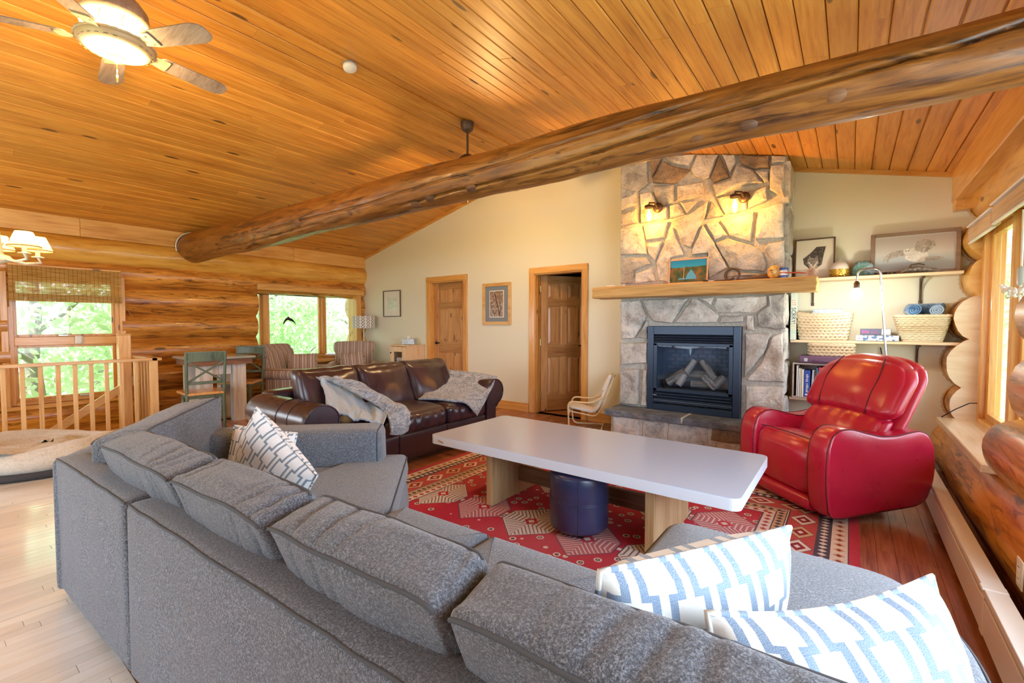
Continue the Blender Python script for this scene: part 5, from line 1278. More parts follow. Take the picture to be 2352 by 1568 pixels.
# ------------------------------------------------------------------ smoke detector
sd = thing('smoke_detector', 'round white smoke detector just beside the ceiling ridge', 'smoke detector', (-3.60, 2.40, roofz(-3.60)-.0)); sd.rotation_euler = (0, math.radians(-13.4), 0)
b = MB(); b.lathe([(.062, .0), (.062, -.012)], n=30); b.build('mounting_ring', plain('grey_ring', (.3, .3, .3), .6), sd)
b = MB(); b.lathe([(.055, -.012), (.06, -.016), (.058, -.038), (.048, -.048), (.0, -.05)], n=30); b.build('cover', M_white, sd)
# ------------------------------------------------------------------ chandelier
CH = thing('chandelier', 'cream iron chandelier with small lit deer shades on a chain', 'chandelier', (-4.45, .36, 1.72))
M_crm = plain('cream_iron', (.72, .64, .50), .5, .2)
ts = NT('lit_parchment'); em = ts.n('Emission', {0: (1, .62, .18), 1: .75}); df = ts.n('BsdfTranslucent', {0: (.9, .75, .45)}); dd = ts.n('BsdfDiffuse', {0: (.85, .70, .42)}); a1_ = ts.n('MixShader', {0: .5}); ts.t.links.new(df.outputs[0], a1_.inputs[1]); ts.t.links.new(dd.outputs[0], a1_.inputs[2]); ad_ = ts.n('AddShader'); ts.t.links.new(a1_.outputs[0], ad_.inputs[0]); ts.t.links.new(em.outputs[0], ad_.inputs[1]); ts.t.links.new(ad_.outputs[0], ts.out.inputs[0]); M_shade = ts.m
b = MB(); b.lathe([(.0, -.03), (.05, -.02), (.06, 0), (.045, .02), (.02, .03), (.012, .10), (.0, .30)], n=18); b.build('hub', M_crm, CH)
for k in range(5):
    a = k*2*PI/5+.55; c, s = math.cos(a), math.sin(a); R_ = .185
    b = MB(); b.tube([(r*c, r*s, z) for r, z in ((.04, 0), (.12, -.02), (.2, -.005), (R_, .03))], .009, 8); arm = b.build('arm', M_crm, CH)
    b = MB(); b.lathe([(.035, .03), (.028, .036), (.012, .04), (.012, .10)], (R_*c, R_*s, 0), 12); b.build('candle_cup', M_crm, arm)
    b = MB(); b.lathe([(.078, .075), (.042, .170)], (R_*c, R_*s, 0), 22); b.f = b.f[:22]; b.uv = b.uv[:22]; b.sm = b.sm[:22]; b.mi = b.mi[:22]; b.build('lamp_shade', M_shade, arm)
    b = MB(); b.tube([(R_*c+.079*math.cos(t), R_*s+.079*math.sin(t), .075) for t in np.linspace(0, 2*PI, 22, endpoint=False)], .0035, 5, closed=True)
    for da in (-.5, .5):   # little deer silhouettes
        t = a+PI+da+.6; q = Matrix.Translation((R_*c, R_*s, 0)) @ Matrix.Rotation(t, 4, 'Z') @ Matrix.Translation((.0665, 0, .105))
        for cc, d in (((0, 0, 0), (.003, .020, .007)), ((0, -.008, -.008), (.003, .002, .012)), ((0, .008, -.008), (.003, .002, .012)), ((0, .012, .008), (.003, .005, .012))): b.box(tuple(q @ Vector(cc)), d, R=rotm(rz=t))
    b.build('shade_trim', plain('amber_trim_%d' % k, (.45, .22, .05), .8), arm)
    lamp('chandelier_bulb', 'POINT', (-4.45+R_*c, .36+R_*s, 1.84), 2.0, WARM, shadow_soft_size=.02)
b = MB(); zz = .28
while zz < roofz(-4.45)-1.70:
    tt = np.linspace(0, 2*PI, 10, endpoint=False); e = int(zz*1000/28) % 2
    b.tube([((.009*math.cos(t) if e else 0), (0 if e else .009*math.cos(t)), zz+.018*math.sin(t)) for t in tt], .0025, 5, closed=True); zz += .028
co = b.build('chain', plain('bronze_chain', (.25, .15, .08), .5, .6), CH); tag(co, kind='stuff')
# ------------------------------------------------------------------ wall sconces on the chimney
t = NT('clear_jar_glass'); tr = t.n('BsdfTransparent', {0: (1, .96, .88)}); gl = t.n('BsdfGlossy', {1: .05}); lw2 = t.n('LayerWeight', {0: .35}); mx = t.n('MixShader', {0: t.math('ADD', .06, t.math('MULTIPLY', lw2.outputs['Facing'], .45))}); t.t.links.new(tr.outputs[0], mx.inputs[1]); t.t.links.new(gl.outputs[0], mx.inputs[2]); t.t.links.new(mx.outputs[0], t.out.inputs[0]); M_jar = t.m
M_bulb = emis('lit_bulb', (1, .66, .26), 26)
for nm, x, z in (('lower sconce, nearer the open door', -1.775, 2.475), ('sconce, nearer the shelves', -.925, 2.445)):
    s = thing('wall_sconce', 'lit glass jar wall sconce on the chimney stone, the '+nm, 'wall lamp', (x, 4.945, z), 0, 'jar sconces')
    b = MB(); b.lathe([(.055, 0), (.052, .018), (.02, .022)], (.06, .0, .09), 22, R=rotm(rx=PI/2)); b.tube([(.06, -.02, .09), (.045, -.07, .13), (.0, -.105, .13), (0, -.115, .10)], .010, 8); b.build('bracket', M_iron, s)
    b = MB(); b.lathe([(.046, .075), (.046, .098), (.02, .108), (.0, .108)], (0, -.115, 0), 22); b.build('lid', M_iron, s)
    b = MB(); b.lathe([(.0, -.075), (.045, -.074), (.056, -.06), (.056, .045), (.046, .075)], (0, -.115, 0), 22); b.f = b.f; b.build('glass_jar', M_jar, s)
    b = MB(); b.lathe([(.0, -.032), (.018, -.024), (.024, -.004), (.018, .018), (.010, .035), (.010, .05)], (0, -.115, 0), 14); b.build('bulb', M_bulb, s)
    lamp('sconce_light', 'POINT', (x, 4.83, z-.052), 11, (1, .40, .045), shadow_soft_size=.016)
# ------------------------------------------------------------------ shelves beside the chimney
M_shelf = wood('pale_pine_shelf', (.84, .70, .48), (.78, .60, .38), (.62, .42, .22), axis=0, rough=.5, coat=.1, knots=.5, tint=.1)
def bracket(x, z, parent):
    b = MB(); b.bar((x, BW-.008, z-.02), (x, BW-.008, z-.22), .022, .016, (1, 0, 0), bev=.003); b.bar((x, BW-.01, z-.012), (x, BW-.20, z-.012), .022, .014, bev=.003)
    b.tube([(x, BW-.015-.11*(1-math.cos(t)), z-.14+.12*math.sin(t)) for t in np.linspace(0, PI/2, 10)], .007, 6); b.lathe([(.012, 0), (.012, .03)], (x, BW-.008, z-.235), 10); b.build('bracket', M_iron, parent)
for z, x1_, br, nm in ((1.735, .735, (-.31, .49), 'upper pine shelf holding the pictures'), (1.14, .73, (.48,), 'middle pine shelf holding the two baskets'), (.578, .30, (-.29, .2), 'lower pine shelf holding the record crate')):
    sh = thing('wall_shelf', nm, 'shelf', (0, BW, z), 0, 'pine shelves beside the chimney')
    b = MB(); b.box(((-.475+x1_)/2, -.115, -.013), (x1_+.475, .225, .026), bev=.004); b.build('board', M_shelf, sh)
    for bx in br:
        bracket(bx, z-.013-.012, None); o = bpy.data.objects[-1] if False else [q for q in bpy.data.objects if q.name.startswith('bracket') and q.parent is None and 'kk' not in q][-1]
        o['kk'] = 1; del o['kk']; o.parent = sh; o.location = (0, -BW, -z)
# framed pictures -------------------------------------------------------------------------------
def picture(name, label, w, h, M, fw, fm, layers, depth=.02, group=None, cat='picture', glass=True):
    """layers: list of (part name, inset, material) plus a painter callback for raised detail"""
    o = thing(name, label, cat, (0, 0, 0), 0, group); o.matrix_basis = M
    for nm, c, d in (('frame', (-w/2+fw/2, 0), (fw, h)), ('frame', (w/2-fw/2, 0), (fw, h)), ('frame', (0, h/2-fw/2), (w-2*fw, fw)), ('frame', (0, -h/2+fw/2), (w-2*fw, fw))):
        b = MB(); b.box((c[0], c[1], depth/2), (d[0], d[1], depth), bev=.003); b.build(nm, fm, o)
    z = .004
    for nm, ins, m in layers:
        b = MB(); iw_, ih_ = (w-2*ins[0], h-2*ins[1]) if isinstance(ins, tuple) else (w-2*ins, h-2*ins)
        b.box((0, 0, z), (iw_, ih_, .002)); b.build(nm, m, o); z += .0022
    return o, z
def wall_frame(x, y, z, lean=0): return Matrix.Translation((x, y, z)) @ Matrix.Rotation(PI/2-lean, 4, 'X')
M_mat = plain('cream_mat', (.78, .76, .68), .8); M_bluemat = plain('grey_blue_mat', (.22, .26, .30), .7); M_maple = wood('maple_frame', (.76, .48, .18), (.66, .38, .11), (.5, .26, .06), rough=.4, knots=0, tint=0)
M_drk = plain('dark_brown_frame', (.10, .06, .035), .4)
def art(name, stops, sc=(6, 6, 6), det=5, dist=1.5):
    t = NT(name); return t.bsdf(t.ramp(t.noise(t.coords('Object', sc), 1.0, det, .65, dist), stops), .35, coat=.3)
picture('framed_print', 'pale landscape print in a thin brown frame above the small cabinet', .50, .49, wall_frame(-6.88, BW-.004, 1.68), .014, M_drk, [('mat', .012, M_mat), ('print', (.11, .13), art('pale_landscape', [(.35, (.45, .52, .45)), (.5, (.66, .70, .62)), (.65, (.78, .78, .72))], (4, 9, 4)))])
o, z = picture('framed_print', 'maple framed bark print with a grey blue mat between the two doors', .555, .645, wall_frame(-4.365, BW-.004, 1.605), .052, M_maple, [('mat', .05, M_bluemat), ('inner_mat', (.135, .115), M_mat), ('print', (.148, .128), art('bark_print', [(.36, (.10, .08, .07)), (.48, (.34, .20, .11)), (.56, (.40, .36, .32)), (.68, (.66, .62, .56))], (14, 14, 14)))])
b = MB(); b.bar((-.035, .17, z), (.065, -.18, z), .010, .002, (0, 0, 1)); b.build('painted_branch', M_black, o)
# wolf print
o, z = picture('framed_print', 'wolf print on a cream ground in a dark frame on the upper shelf', .33, .40, wall_frame(-.30, 5.345, 1.735+.198, .09), .012, M_drk, [('print', .010, plain('cream_print', (.74, .68, .54), .5))])
M_wolf = art('wolf_dark_fur', [(.35, (.02, .02, .02)), (.5, (.06, .055, .05)), (.66, (.20, .17, .13))], (30, 30, 30)); M_wolf2 = art('wolf_grey_fur', [(.35, (.10, .08, .06)), (.5, (.26, .22, .17)), (.66, (.50, .44, .34))], (40, 40, 40))
b = MB(); b.prism([(-.11, .005), (-.05, .055), (.0, .115), (.075, .115), (.058, .03), (.045, -.06), (.01, -.09), (-.045, -.125), (-.07, -.08), (-.10, -.05)], .0015, Matrix.Translation((.015, -.0, z))); b.build('dark_fur_shape', M_wolf, o)
b = MB(); b.prism([(-.055, .02), (-.035, .028), (-.005, .018), (.018, .034), (.03, .015), (.035, -.03), (.02, -.07), (-.01, -.085), (-.045, -.06), (-.06, -.02)], .0012, Matrix.Translation((.0, -.015, z+.0014))); b.build('wolf_face', M_wolf2, o)
for s in (-1, 1):
    b = MB(); b.bar((-.010+s*.006, -.078, z+.003), (-.010+s*.034, -.035, z+.003), .008, .001, (0, 0, 1)); b.build('pale_muzzle_fur', plain('pale_fur', (.76, .70, .58), .7), o)
    b = MB(); b.prism([(-.008, 0), (.008, 0), (s*.004, .022)], .001, Matrix.Translation((-.008+s*.03, .008, z+.003))); b.build('ear', M_wolf2, o)
# owl print
tg_ = NT('misty_owl_ground'); sp = tg_.n('SeparateXYZ', {0: tg_.coords('Object')}); M_owlbg = tg_.bsdf(tg_.ramp(tg_.math('ADD', tg_.math('MULTIPLY', sp.outputs[1], 3.4), .5), [(.1, (.40, .42, .44)), (.32, (.46, .52, .52)), (.5, (.62, .60, .56)), (.9, (.50, .46, .44))]), .4, coat=.3)
M_greyfr = wood('grey_brown_frame', (.32, .23, .17), (.25, .17, .12), (.16, .10, .07), axis=0, rough=.5, knots=0, tint=0)
o, z = picture('framed_print', 'large snowy owl in flight print in a grey brown frame on the upper shelf', .60, .38, wall_frame(.43, 5.36, 1.735+.19, .07), .032, M_greyfr, [('mat', .03, M_mat), ('print', .038, M_owlbg)])
M_owl = art('owl_feathers', [(.35, (.55, .50, .44)), (.5, (.76, .72, .66)), (.66, (.86, .84, .80))], (40, 40, 40)); M_owlg = art('owl_grey_feathers', [(.35, (.24, .22, .20)), (.5, (.42, .38, .34)), (.66, (.66, .62, .56))], (50, 50, 50))
for P, nm, m in (([(-.06, -.05), (.0, -.085), (.07, -.085), (.10, -.03), (.06, .03), (.0, .045), (-.04, .025)], 'owl_body', M_owl), ([(-.03, .005), (-.08, .03), (-.15, .02), (-.205, -.03), (-.21, -.075), (-.19, -.05), (-.175, -.08), (-.16, -.045), (-.12, -.03), (-.06, -.02)], 'owl_wing', M_owlg), ([(.0, .02), (.02, .10), (.08, .115), (.13, .09), (.145, .05), (.11, .02), (.07, -.01)], 'owl_wing', M_owlg), ([(.08, -.05), (.17, -.045), (.205, -.055), (.17, -.075), (.08, -.08)], 'owl_tail', M_owlg)):
    b = MB(); b.prism(P[::-1], .001, Matrix.Translation((.0, .0, z))); b.build(nm, m, o); z += .0006
b = MB(); b.lathe([(.026, 0), (.026, .0015)], (-.045, .015, z), 18); b.build('owl_head', M_owl, o)
b = MB(); 
for dx in (-.052, -.036): b.lathe([(.004, 0), (.004, .002)], (dx, .018, z+.001), 8)
b.build('owl_eyes', M_black, o)
# shelf ornaments ---------------------------------------------------------------------------------
ZS = 1.736
o = thing('ceramic_vase', 'beehive vase, white above and textured gold below, on the upper shelf', 'vase', (-.098, 5.30, ZS))
b = MB(); b.lathe([(.055, 0), (.070, .006), (.073, .03), (.073, .075)], n=30); V = b.v[0]
b.build('gold_base', plain('gold_glaze', (.70, .46, .08), .3, .8), o)
b = MB()
for i in range(18):
    for j in range(4):
        a = 2*PI*(i+.5*(j % 2))/18; b.box((.073*math.cos(a), .073*math.sin(a), .012+j*.018), (.008, .018, .007), R=rotm(rz=a) @ rotm(rx=.7 if j % 2 else -.7), bev=.002)
tg2 = b.build('woven_relief', plain('gold_relief', (.78, .55, .12), .25, .9), o); tag(tg2, kind='stuff')
b = MB(); b.lathe([(.073, .075), (.070, .10), (.055, .13), (.032, .150), (.016, .156), (.014, .165), (.010, .168)], n=30); b.build('white_top', plain('white_glaze', (.80, .74, .66), .25, coat=.4), o)
o = thing('painted_rock', 'rough rock painted with a blue and green landscape on the upper shelf', 'rock', (.078, 5.32, ZS))
tR = NT('painted_landscape'); M_rock = tR.bsdf(tR.ramp(tR.noise(tR.coords('Object', (1, 1, 1)), 14, 5, .7, 1), [(.3, (.05, .12, .16)), (.45, (.10, .22, .14)), (.55, (.22, .34, .42)), (.62, (.48, .46, .50)), (.72, (.42, .34, .14))]), .5)
b = MB(); b.soft((.17, .06, .145), .03, (14, 8, 14), M=Matrix.Translation((0, 0, .07)), fn=lambda p, q: np.array([p[0]*(1-.35*max(0, q[2]))+.012*nz(p[0]*30, p[2]*30), p[1]+.006*nz(p[0]*40, p[2]*40, 3), p[2]+.014*nz(p[0]*35, 5)*max(0, q[2])])); b.build('stone', M_rock, o)
o = thing('goose_carving', 'small dark carved goose lying before the owl print', 'figurine', (.45, 5.27, ZS), .1)
b = MB(); b.tube([(-.11, 0, .012), (-.07, 0, .03), (0, 0, .036), (.08, 0, .026), (.16, 0, .012), (.20, 0, .008)], [.008, .024, .034, .026, .010, .004], 12, flat=(1, .8)); b.build('body', art('goose_grey', [(.4, (.10, .09, .08)), (.6, (.34, .30, .26))], (20, 20, 20)), o)
b = MB(); b.tube([(-.05, 0, .045), (-.04, 0, .075), (0.01, 0, .082), (.05, 0, .07)], [.008, .007, .007, .004], 8); b.build('neck', M_drk, o)
for i, (x, s) in enumerate(((.17, 1), (.20, .7), (.235, 1.1), (.265, .8), (.30, .9))):
    o = thing('pebble', ('dark polished pebble on the upper shelf, %s from the vase' % ('first', 'second', 'third', 'fourth', 'fifth')[i]), 'pebble', (x, 5.255, ZS), 0, 'pebbles by the owl print')
    b = MB(); b.soft((.03*s, .024, .018*s), .008, (6, 6, 5), M=Matrix.Translation((0, 0, .009*s))); b.build('stone', M_black, o)
# books and baskets on the middle shelf
ZM = 1.141
def book(name, label, x, y, z, w, d, h, mat, tilt=0, group=None, spine=None, sm=None, cat='book', ssz=.03):
    o = thing(name, label, cat, (x, y, z), 0, group); o.rotation_euler = (0, tilt, 0)
    b = MB(); b.box((0, 0, h/2), (w, d, h), bev=.0015); b.build('cover', mat, o)
    b = MB(); b.box((0, .003, h/2+.0015), (w*.8, d-.004, h-.004)); b.build('pages', M_mat, o)
    if spine: text(spine, ssz, Matrix.Translation((0, -d/2-.0005, h/2)) @ Matrix.Rotation(PI/2, 4, 'X') @ Matrix.Rotation(-PI/2, 4, 'Z'), sm, o)
    return o
o = book('tall_book', 'tall pale green book with a lettered spine standing against the chimney', -.452, 5.30, ZM, .048, .22, .455, plain('pale_mint_cover', (.66, .76, .68), .5))
for body, dz, c in (('LIT', .36, (.75, .28, .18)), ('SC', .285, (.05, .07, .1)), ('RRY!', .205, (.05, .07, .1)), ('LET', .13, (.80, .58, .30)), ('IT', .075, (.30, .62, .52))):
    text(body, .052 if body[0] in 'SR' else .045, Matrix.Translation((0, -.1105, dz)) @ Matrix.Rotation(PI/2, 4, 'X') @ Matrix.Rotation(-PI/2, 4, 'Z'), plain('letter_'+body.strip('!').lower(), c, .6), o)
M_straw = wood('seagrass', (.80, .68, .50), (.70, .56, .37), (.44, .31, .17), axis=0, rough=.9, coat=0, knots=0, tint=.2, grain=2.5)
M_wick = wood('pale_wicker', (.86, .76, .56), (.76, .62, .40), (.48, .33, .17), axis=0, rough=.8, coat=0, knots=0, tint=.2, grain=2)
def basket(name, label, loc, wb_, wt, db_, dt, h, rows, per, mat, braid, dip=0.0):
    o = thing(name, label, 'basket', loc)
    b = MB(); b.add([(sx*(wb_ if z == 0 else wt)/2*.93, sy*(db_ if z == 0 else dt)/2*.93, z if z == 0 else h-.01) for z in (0, 1) for sx, sy in ((-1, -1), (1, -1), (1, 1), (-1, 1))], [(3, 2, 1, 0)]+[(k, (k+1) % 4, 4+(k+1) % 4, 4+k) for k in range(4)]); b.build('liner', mat, o)
    wv = MB()
    for r in range(rows):
        z = (r+.5)/rows*h; f = z/h; W_, D_ = wb_+(wt-wb_)*f, db_+(dt-db_)*f
        P = fillet([(-W_/2, -D_/2, z), (W_/2, -D_/2, z), (W_/2, D_/2, z), (-W_/2, D_/2, z)], .03, 3, closed=True)
        pts = []; 
        for a, c in zip(P, np.roll(P, -1, 0)):
            L = np.linalg.norm(c-a); k = max(1, int(L/(per*.5)))
            for q in range(k): pts.append(a+(c-a)*q/k)
        pts = np.array(pts); n = len(pts); cen = np.array([0, 0, z]); ph = (r % 2)*PI
        out = []
        for k, p in enumerate(pts):
            s = math.sin(k*PI/1.0+ph) if False else math.cos(PI*k+ph); d = (p-cen)/np.linalg.norm(p-cen)
            dp = -dip*(1-(2*p[0]/W_)**2)*(f**2); out.append(p+d*(.006 if braid else .004)*s+np.array([0, 0, dp+(.007*s if braid else .001*s)]))
        wv.tube(out, h/rows*.60, 5, closed=True)
    wo = wv.build('woven_side', mat, o); tag(wo, kind='stuff')
    P = fillet([(-wt/2, -dt/2, h), (wt/2, -dt/2, h), (wt/2, dt/2, h), (-wt/2, dt/2, h)], .03, 4, closed=True); pts = []
    for a, c in zip(P, np.roll(P, -1, 0)):
        L = np.linalg.norm(c-a); k = max(1, int(L/.012))
        for q in range(k): p = a+(c-a)*q/k; pts.append(p+np.array([0, 0, -dip*(1-(2*p[0]/wt)**2)]))
    b = MB(); b.tube(pts, [.010+.0025*math.sin(k*2.2) for k in range(len(pts))], 7, closed=True); b.build('rim', mat, o)
    return o
basket('seagrass_basket', 'braided seagrass basket beside the lettered book', (-.213, 5.30, ZM), .35, .43, .17, .20, .265, 9, .034, M_straw, True, .02)
o = thing('folded_cloth', 'folded blue speckled cloth on top of the braided seagrass basket', 'cloth', (-.185, 5.31, ZM+.215))
tC = NT('speckled_cloth'); vo = tC.n('TexVoronoi', {'Vector': tC.coords(), 'Scale': 90.0}); M_spk = tC.bsdf(tC.ramp(vo.outputs['Distance'], [(.22, (.18, .32, .55)), (.34, (.66, .76, .84))]), .9)
for k in range(3):
    b = MB(); b.soft((.27-.012*k, .13, .028), .012, (14, 8, 4), puff=(0, 0, .004), fn=lambda p, q, k=k: p+np.array([0, 0, .004*nz(p[0]*14, p[1]*14, k)]), M=Matrix.Translation((.004*k, 0, .014+.026*k))); b.build('fold', M_spk, o)
basket('wicker_basket', 'pale wicker basket of rolled blue towels on the middle shelf', (.492, 5.30, ZM), .25, .36, .16, .22, .225, 14, .040, M_wick, False)
tB = NT('blue_towel'); M_tow = tB.bsdf(tB.ramp(tB.noise(tB.coords('Object', (1, 6, 6)), 12, 3), [(.35, (.06, .16, .36)), (.6, (.18, .36, .62))]), .95, sheen=.4)
M_tow2 = plain('pale_blue_towel', (.36, .50, .66), .95, sheen=.4)
for i, (x, y, z, r, m, nm) in enumerate(((.425, 5.27, .245, .052, M_tow, 'rolled blue towel in the wicker basket, nearest the floor lamp'), (.585, 5.28, .240, .048, M_tow2, 'rolled paler blue towel in the wicker basket, nearest the log wall'), (.515, 5.33, .255, .052, M_tow, 'rolled blue towel lying across the back of the wicker basket'))):
    o = thing('rolled_towel', nm, 'towel', (x, y, ZM+z+.03), (.1, -.15, 1.2)[i], 'rolled towels'); b = MB(); N = 70
    sp_ = [(.008+r*.86*k/N) for k in range(N+1)]; V = []; F = []
    L_ = .075 if i < 2 else .12
    for k in range(N+1):
        a = k*2*PI*3.2/N; rr = sp_[k]*(1+.05*math.sin(a*2+i))
        for yy in (-L_, -L_+.008, L_): V.append((rr*math.cos(a), yy+.006*nz(k*.2, i), rr*math.sin(a)))
    for k in range(N): F += [(k*3, k*3+1, k*3+4, k*3+3), (k*3+1, k*3+2, k*3+5, k*3+4)]
    b.add(V, F, None, True); ob = b.build('spiral_roll', m, o); md = ob.modifiers.new('thickness', 'SOLIDIFY'); md.thickness = .010
    b = MB(); b.tube([(0, -L_+.012, 0), (0, L_-.01, 0)], [r*.86]*2, 16); b.build('core', m, o)
# puzzles
M_puz = plain('slate_blue_box', (.13, .15, .24), .4); M_pink = plain('pink_print', (.85, .12, .42), .5)
o = thing('puzzle_box', 'white and blue patterned puzzle box beneath the dark puzzle box', 'box', (.188, 5.28, ZM)); tp = NT('patchwork_print'); vq = tp.n('TexVoronoi', {'Vector': tp.coords('Object', (1, 1, 1)), 'Scale': 55.0}); 
b = MB(); b.box((0, 0, .026), (.305, .16, .05), bev=.002); b.build('carton', tp.bsdf(tp.ramp(vq.outputs['Color'], [(.2, (.12, .22, .42)), (.4, (.55, .62, .74)), (.6, (.80, .80, .80)), (.85, (.72, .74, .80))], 'CONSTANT'), .4), o)
b = MB(); b.box((-.125, -.0805, .026), (.034, .001, .036)); b.build('price_panel', M_white, o); b = MB(); b.prism([(-.008, 0), (.008, 0), (0, .010)], .0008, Matrix.Translation((-.125, -.0812, .02)) @ Matrix.Rotation(PI/2, 4, 'X')); b.build('red_triangle', plain('red_print', (.8, .08, .1), .5), o)
o = thing('puzzle_box', 'dark blue puzzle box with pink 300 lettering on the middle shelf', 'box', (.178, 5.28, ZM+.053))
b = MB(); b.box((0, 0, .029), (.215, .155, .056), bev=.002); b.build('carton', M_puz, o); b = MB(); b.box((.074, -.0778, .029), (.062, .001, .052)); b.build('picture_panel', art('pale_puzzle_print', [(.4, (.78, .62, .66)), (.6, (.84, .80, .82))], (60, 60, 60)), o)
text('300', .036, Matrix.Translation((-.072, -.0785, .028)) @ Matrix.Rotation(PI/2, 4, 'X'), M_pink, o); text('PUZZLE', .014, Matrix.Translation((-.005, -.0785, .020)) @ Matrix.Rotation(PI/2, 4, 'X'), M_pink, o)
b = MB(); b.tube([(-.005+.006*math.cos(t), -.0785, .040+.005*math.sin(t)) for t in np.linspace(0, 2*PI, 14, endpoint=False)], .0011, 5, closed=True); b.build('emblem', M_pink, o)
# lower shelf: crate with records and books, case, small basket
ZL = .579
o = thing('record_crate', 'open wooden crate of records and books on the lower shelf', 'crate', (-.175, 5.29, ZL)); M_crt = wood('grey_crate', (.52, .44, .40), (.42, .34, .30), (.26, .2, .17), rough=.7, coat=0, knots=0, tint=0)
for c, d in (((0, 0, .006), (.545, .24, .012)), ((0, 0, .331), (.545, .24, .012)), ((-.267, 0, .168), (.012, .24, .312)), ((.267, 0, .168), (.012, .24, .312)), ((0, .116, .168), (.52, .008, .312))):
    b = MB(); b.box(c, d, bev=.002); b.build('board', M_crt, o)
xx = -.415; cols = [((.72, .66, .62), .300, .014), ((.80, .80, .78), .272, .012), ((.78, .74, .56), .268, .012), ((.82, .80, .70), .262, .018), ((.03, .08, .42), .255, .050), ((.45, .54, .66), .262, .022), ((.12, .07, .08), .258, .016), ((.06, .12, .22), .285, .020), ((.55, .05, .08), .29, .055), ((.70, .68, .66), .282, .03), ((.10, .12, .16), .27, .03), ((.6, .5, .3), .275, .03), ((.2, .1, .1), .28, .03)]
lab = ['grey record sleeve, first in the crate', 'white record sleeve, second in the crate', 'cream record sleeve, third in the crate', 'pale yellow book, fourth in the crate', 'thick blue book with white lettering in the crate', 'pale blue leaning book beside the thick blue one', 'dark brown thin book in the crate', 'navy book beside the red one in the crate', 'wide red illustrated book in the crate', 'light grey book just past the red one in the crate', 'charcoal book in the crate behind the recliner', 'tan book in the crate behind the recliner', 'dark maroon book last in the crate']
for (c, h, w), l in zip(cols, lab):
    m = plain('book_'+l.split()[0]+'_'+l.split()[1].strip(','), c, .5)
    bo = book('book', l, xx+w/2, 5.275, ZL+.0125, w-.002, .19, h, m, .05 if 'leaning' in l else 0, 'books and records in the crate')
    if c == (.03, .08, .42):
        b = MB()   # pale blurred spine marks
        for q in range(11): b.box((.002*math.sin(q*5), -.0956, .05+q*.015+(.012 if q > 5 else 0)), (.020-.004*(q % 3), .0008, .008))
        b.box((0, -.0956, .022), (.03, .0008, .014)); b.build('spine_print', M_white, bo)
    if c == (.55, .05, .08):
        b = MB(); b.box((0, -.0955, h*.45), (.04, .001, h*.55)); b.build('cover_print', art('comic_print', [(.4, (.5, .08, .1)), (.5, (.75, .7, .68)), (.65, (.25, .3, .45))], (50, 50, 20)), bo)
    xx += w+.002
o = thing('vinyl_case', 'flat mauve case with two metal clasps lying on the record crate', 'case', (-.195, 5.29, ZL+.338)); M_mauve = plain('mauve_vinyl', (.14, .07, .14), .4)
b = MB(); b.soft((.405, .24, .072), .012, (12, 8, 5), M=Matrix.Translation((0, 0, .0365))); b.build('shell', M_mauve, o)
for x in (-.145, .135):
    b = MB(); b.box((x, -.122, .034), (.03, .006, .034), bev=.002); b.build('clasp', M_chrome, o)
b = MB(); b.tube([(-.085, -.122, .03), (-.08, -.135, .028), (.06, -.135, .024), (.065, -.122, .026)], .006, 8); b.build('handle', M_mauve, o)
basket('small_seagrass_box', 'shallow seagrass box on top of the mauve case', (-.145, 5.29, ZL+.413), .33, .345, .18, .19, .112, 4, .034, M_straw, True)
# ------------------------------------------------------------------ mantel ornaments
ZN = 1.716
def place(px, py, Y, z=ZN): p = at_y(px, py, Y); return p[0], Y, z
tpn = NT('painting_lake'); sp = tpn.n('SeparateXYZ', {0: tpn.coords('Object')}); nn_ = tpn.noise(tpn.coords('Object', (14, 14, 14)), 1, 4); 
hgt = tpn.math('ADD', sp.outputs[1], tpn.math('MULTIPLY', tpn.math('SUBTRACT', nn_, .5), .035)); land = tpn.ramp(nn_, [(.35, (.03, .07, .02)), (.5, (.10, .10, .02)), (.65, (.28, .12, .03))])
M_lake = tpn.bsdf(tpn.mix(tpn.math('GREATER_THAN', hgt, .045), land, (.02, .34, .55)), .5)
o, z = picture('small_painting', 'small lake painting in a pinkish frame leaning on the mantel', .40, .265, Matrix.Translation((-1.375, 4.905, ZN+.131)) @ Matrix.Rotation(PI/2-.10, 4, 'X'), .016, wood('pinkish_frame', (.66, .46, .32), (.56, .36, .24), (.4, .25, .15), rough=.7, coat=0, knots=0, tint=0), [('canvas', .014, M_lake)], .016)
M_lk = plain('turquoise_paint', (.10, .42, .62), .5)
for P in ([(-.055, -.085), (.055, -.085), (.05, -.05), (.0, .02), (-.04, -.04)], [(-.13, -.085), (-.05, -.085), (-.06, -.07), (-.12, -.072)]):
    b = MB(); b.prism(P, .001, Matrix.Translation((.03, 0, z))); b.build('painted_water', M_lk, o)
b = MB(); b.bar((-.045, -.09, z+.002), (-.04, .05, z+.002), .006, .001, (0, 0, 1)); b.build('painted_tree', plain('tan_paint', (.55, .40, .2), .6), o)
o = thing('horn_ring', 'dark curved horn forming a loop on the mantel', 'ornament', place(1682, 640, 4.87)); M_horn = plain('dark_horn', (.09, .06, .035), .4)
b = MB(); b.tube([(.0-.062*math.cos(t)*1.0, .01*math.sin(t), .062+.062*math.sin(t)) for t in np.linspace(-1.1, PI+.9, 30)], np.linspace(.017, .010, 30), 10); b.build('loop', M_horn, o)
b = MB(); b.tube([(-.17, -.02, .008), (-.10, -.015, .009), (-.03, -.01, .012), (.02, -.01, .03)], [.006, .009, .011, .010], 8); b.build('tail', M_horn, o)
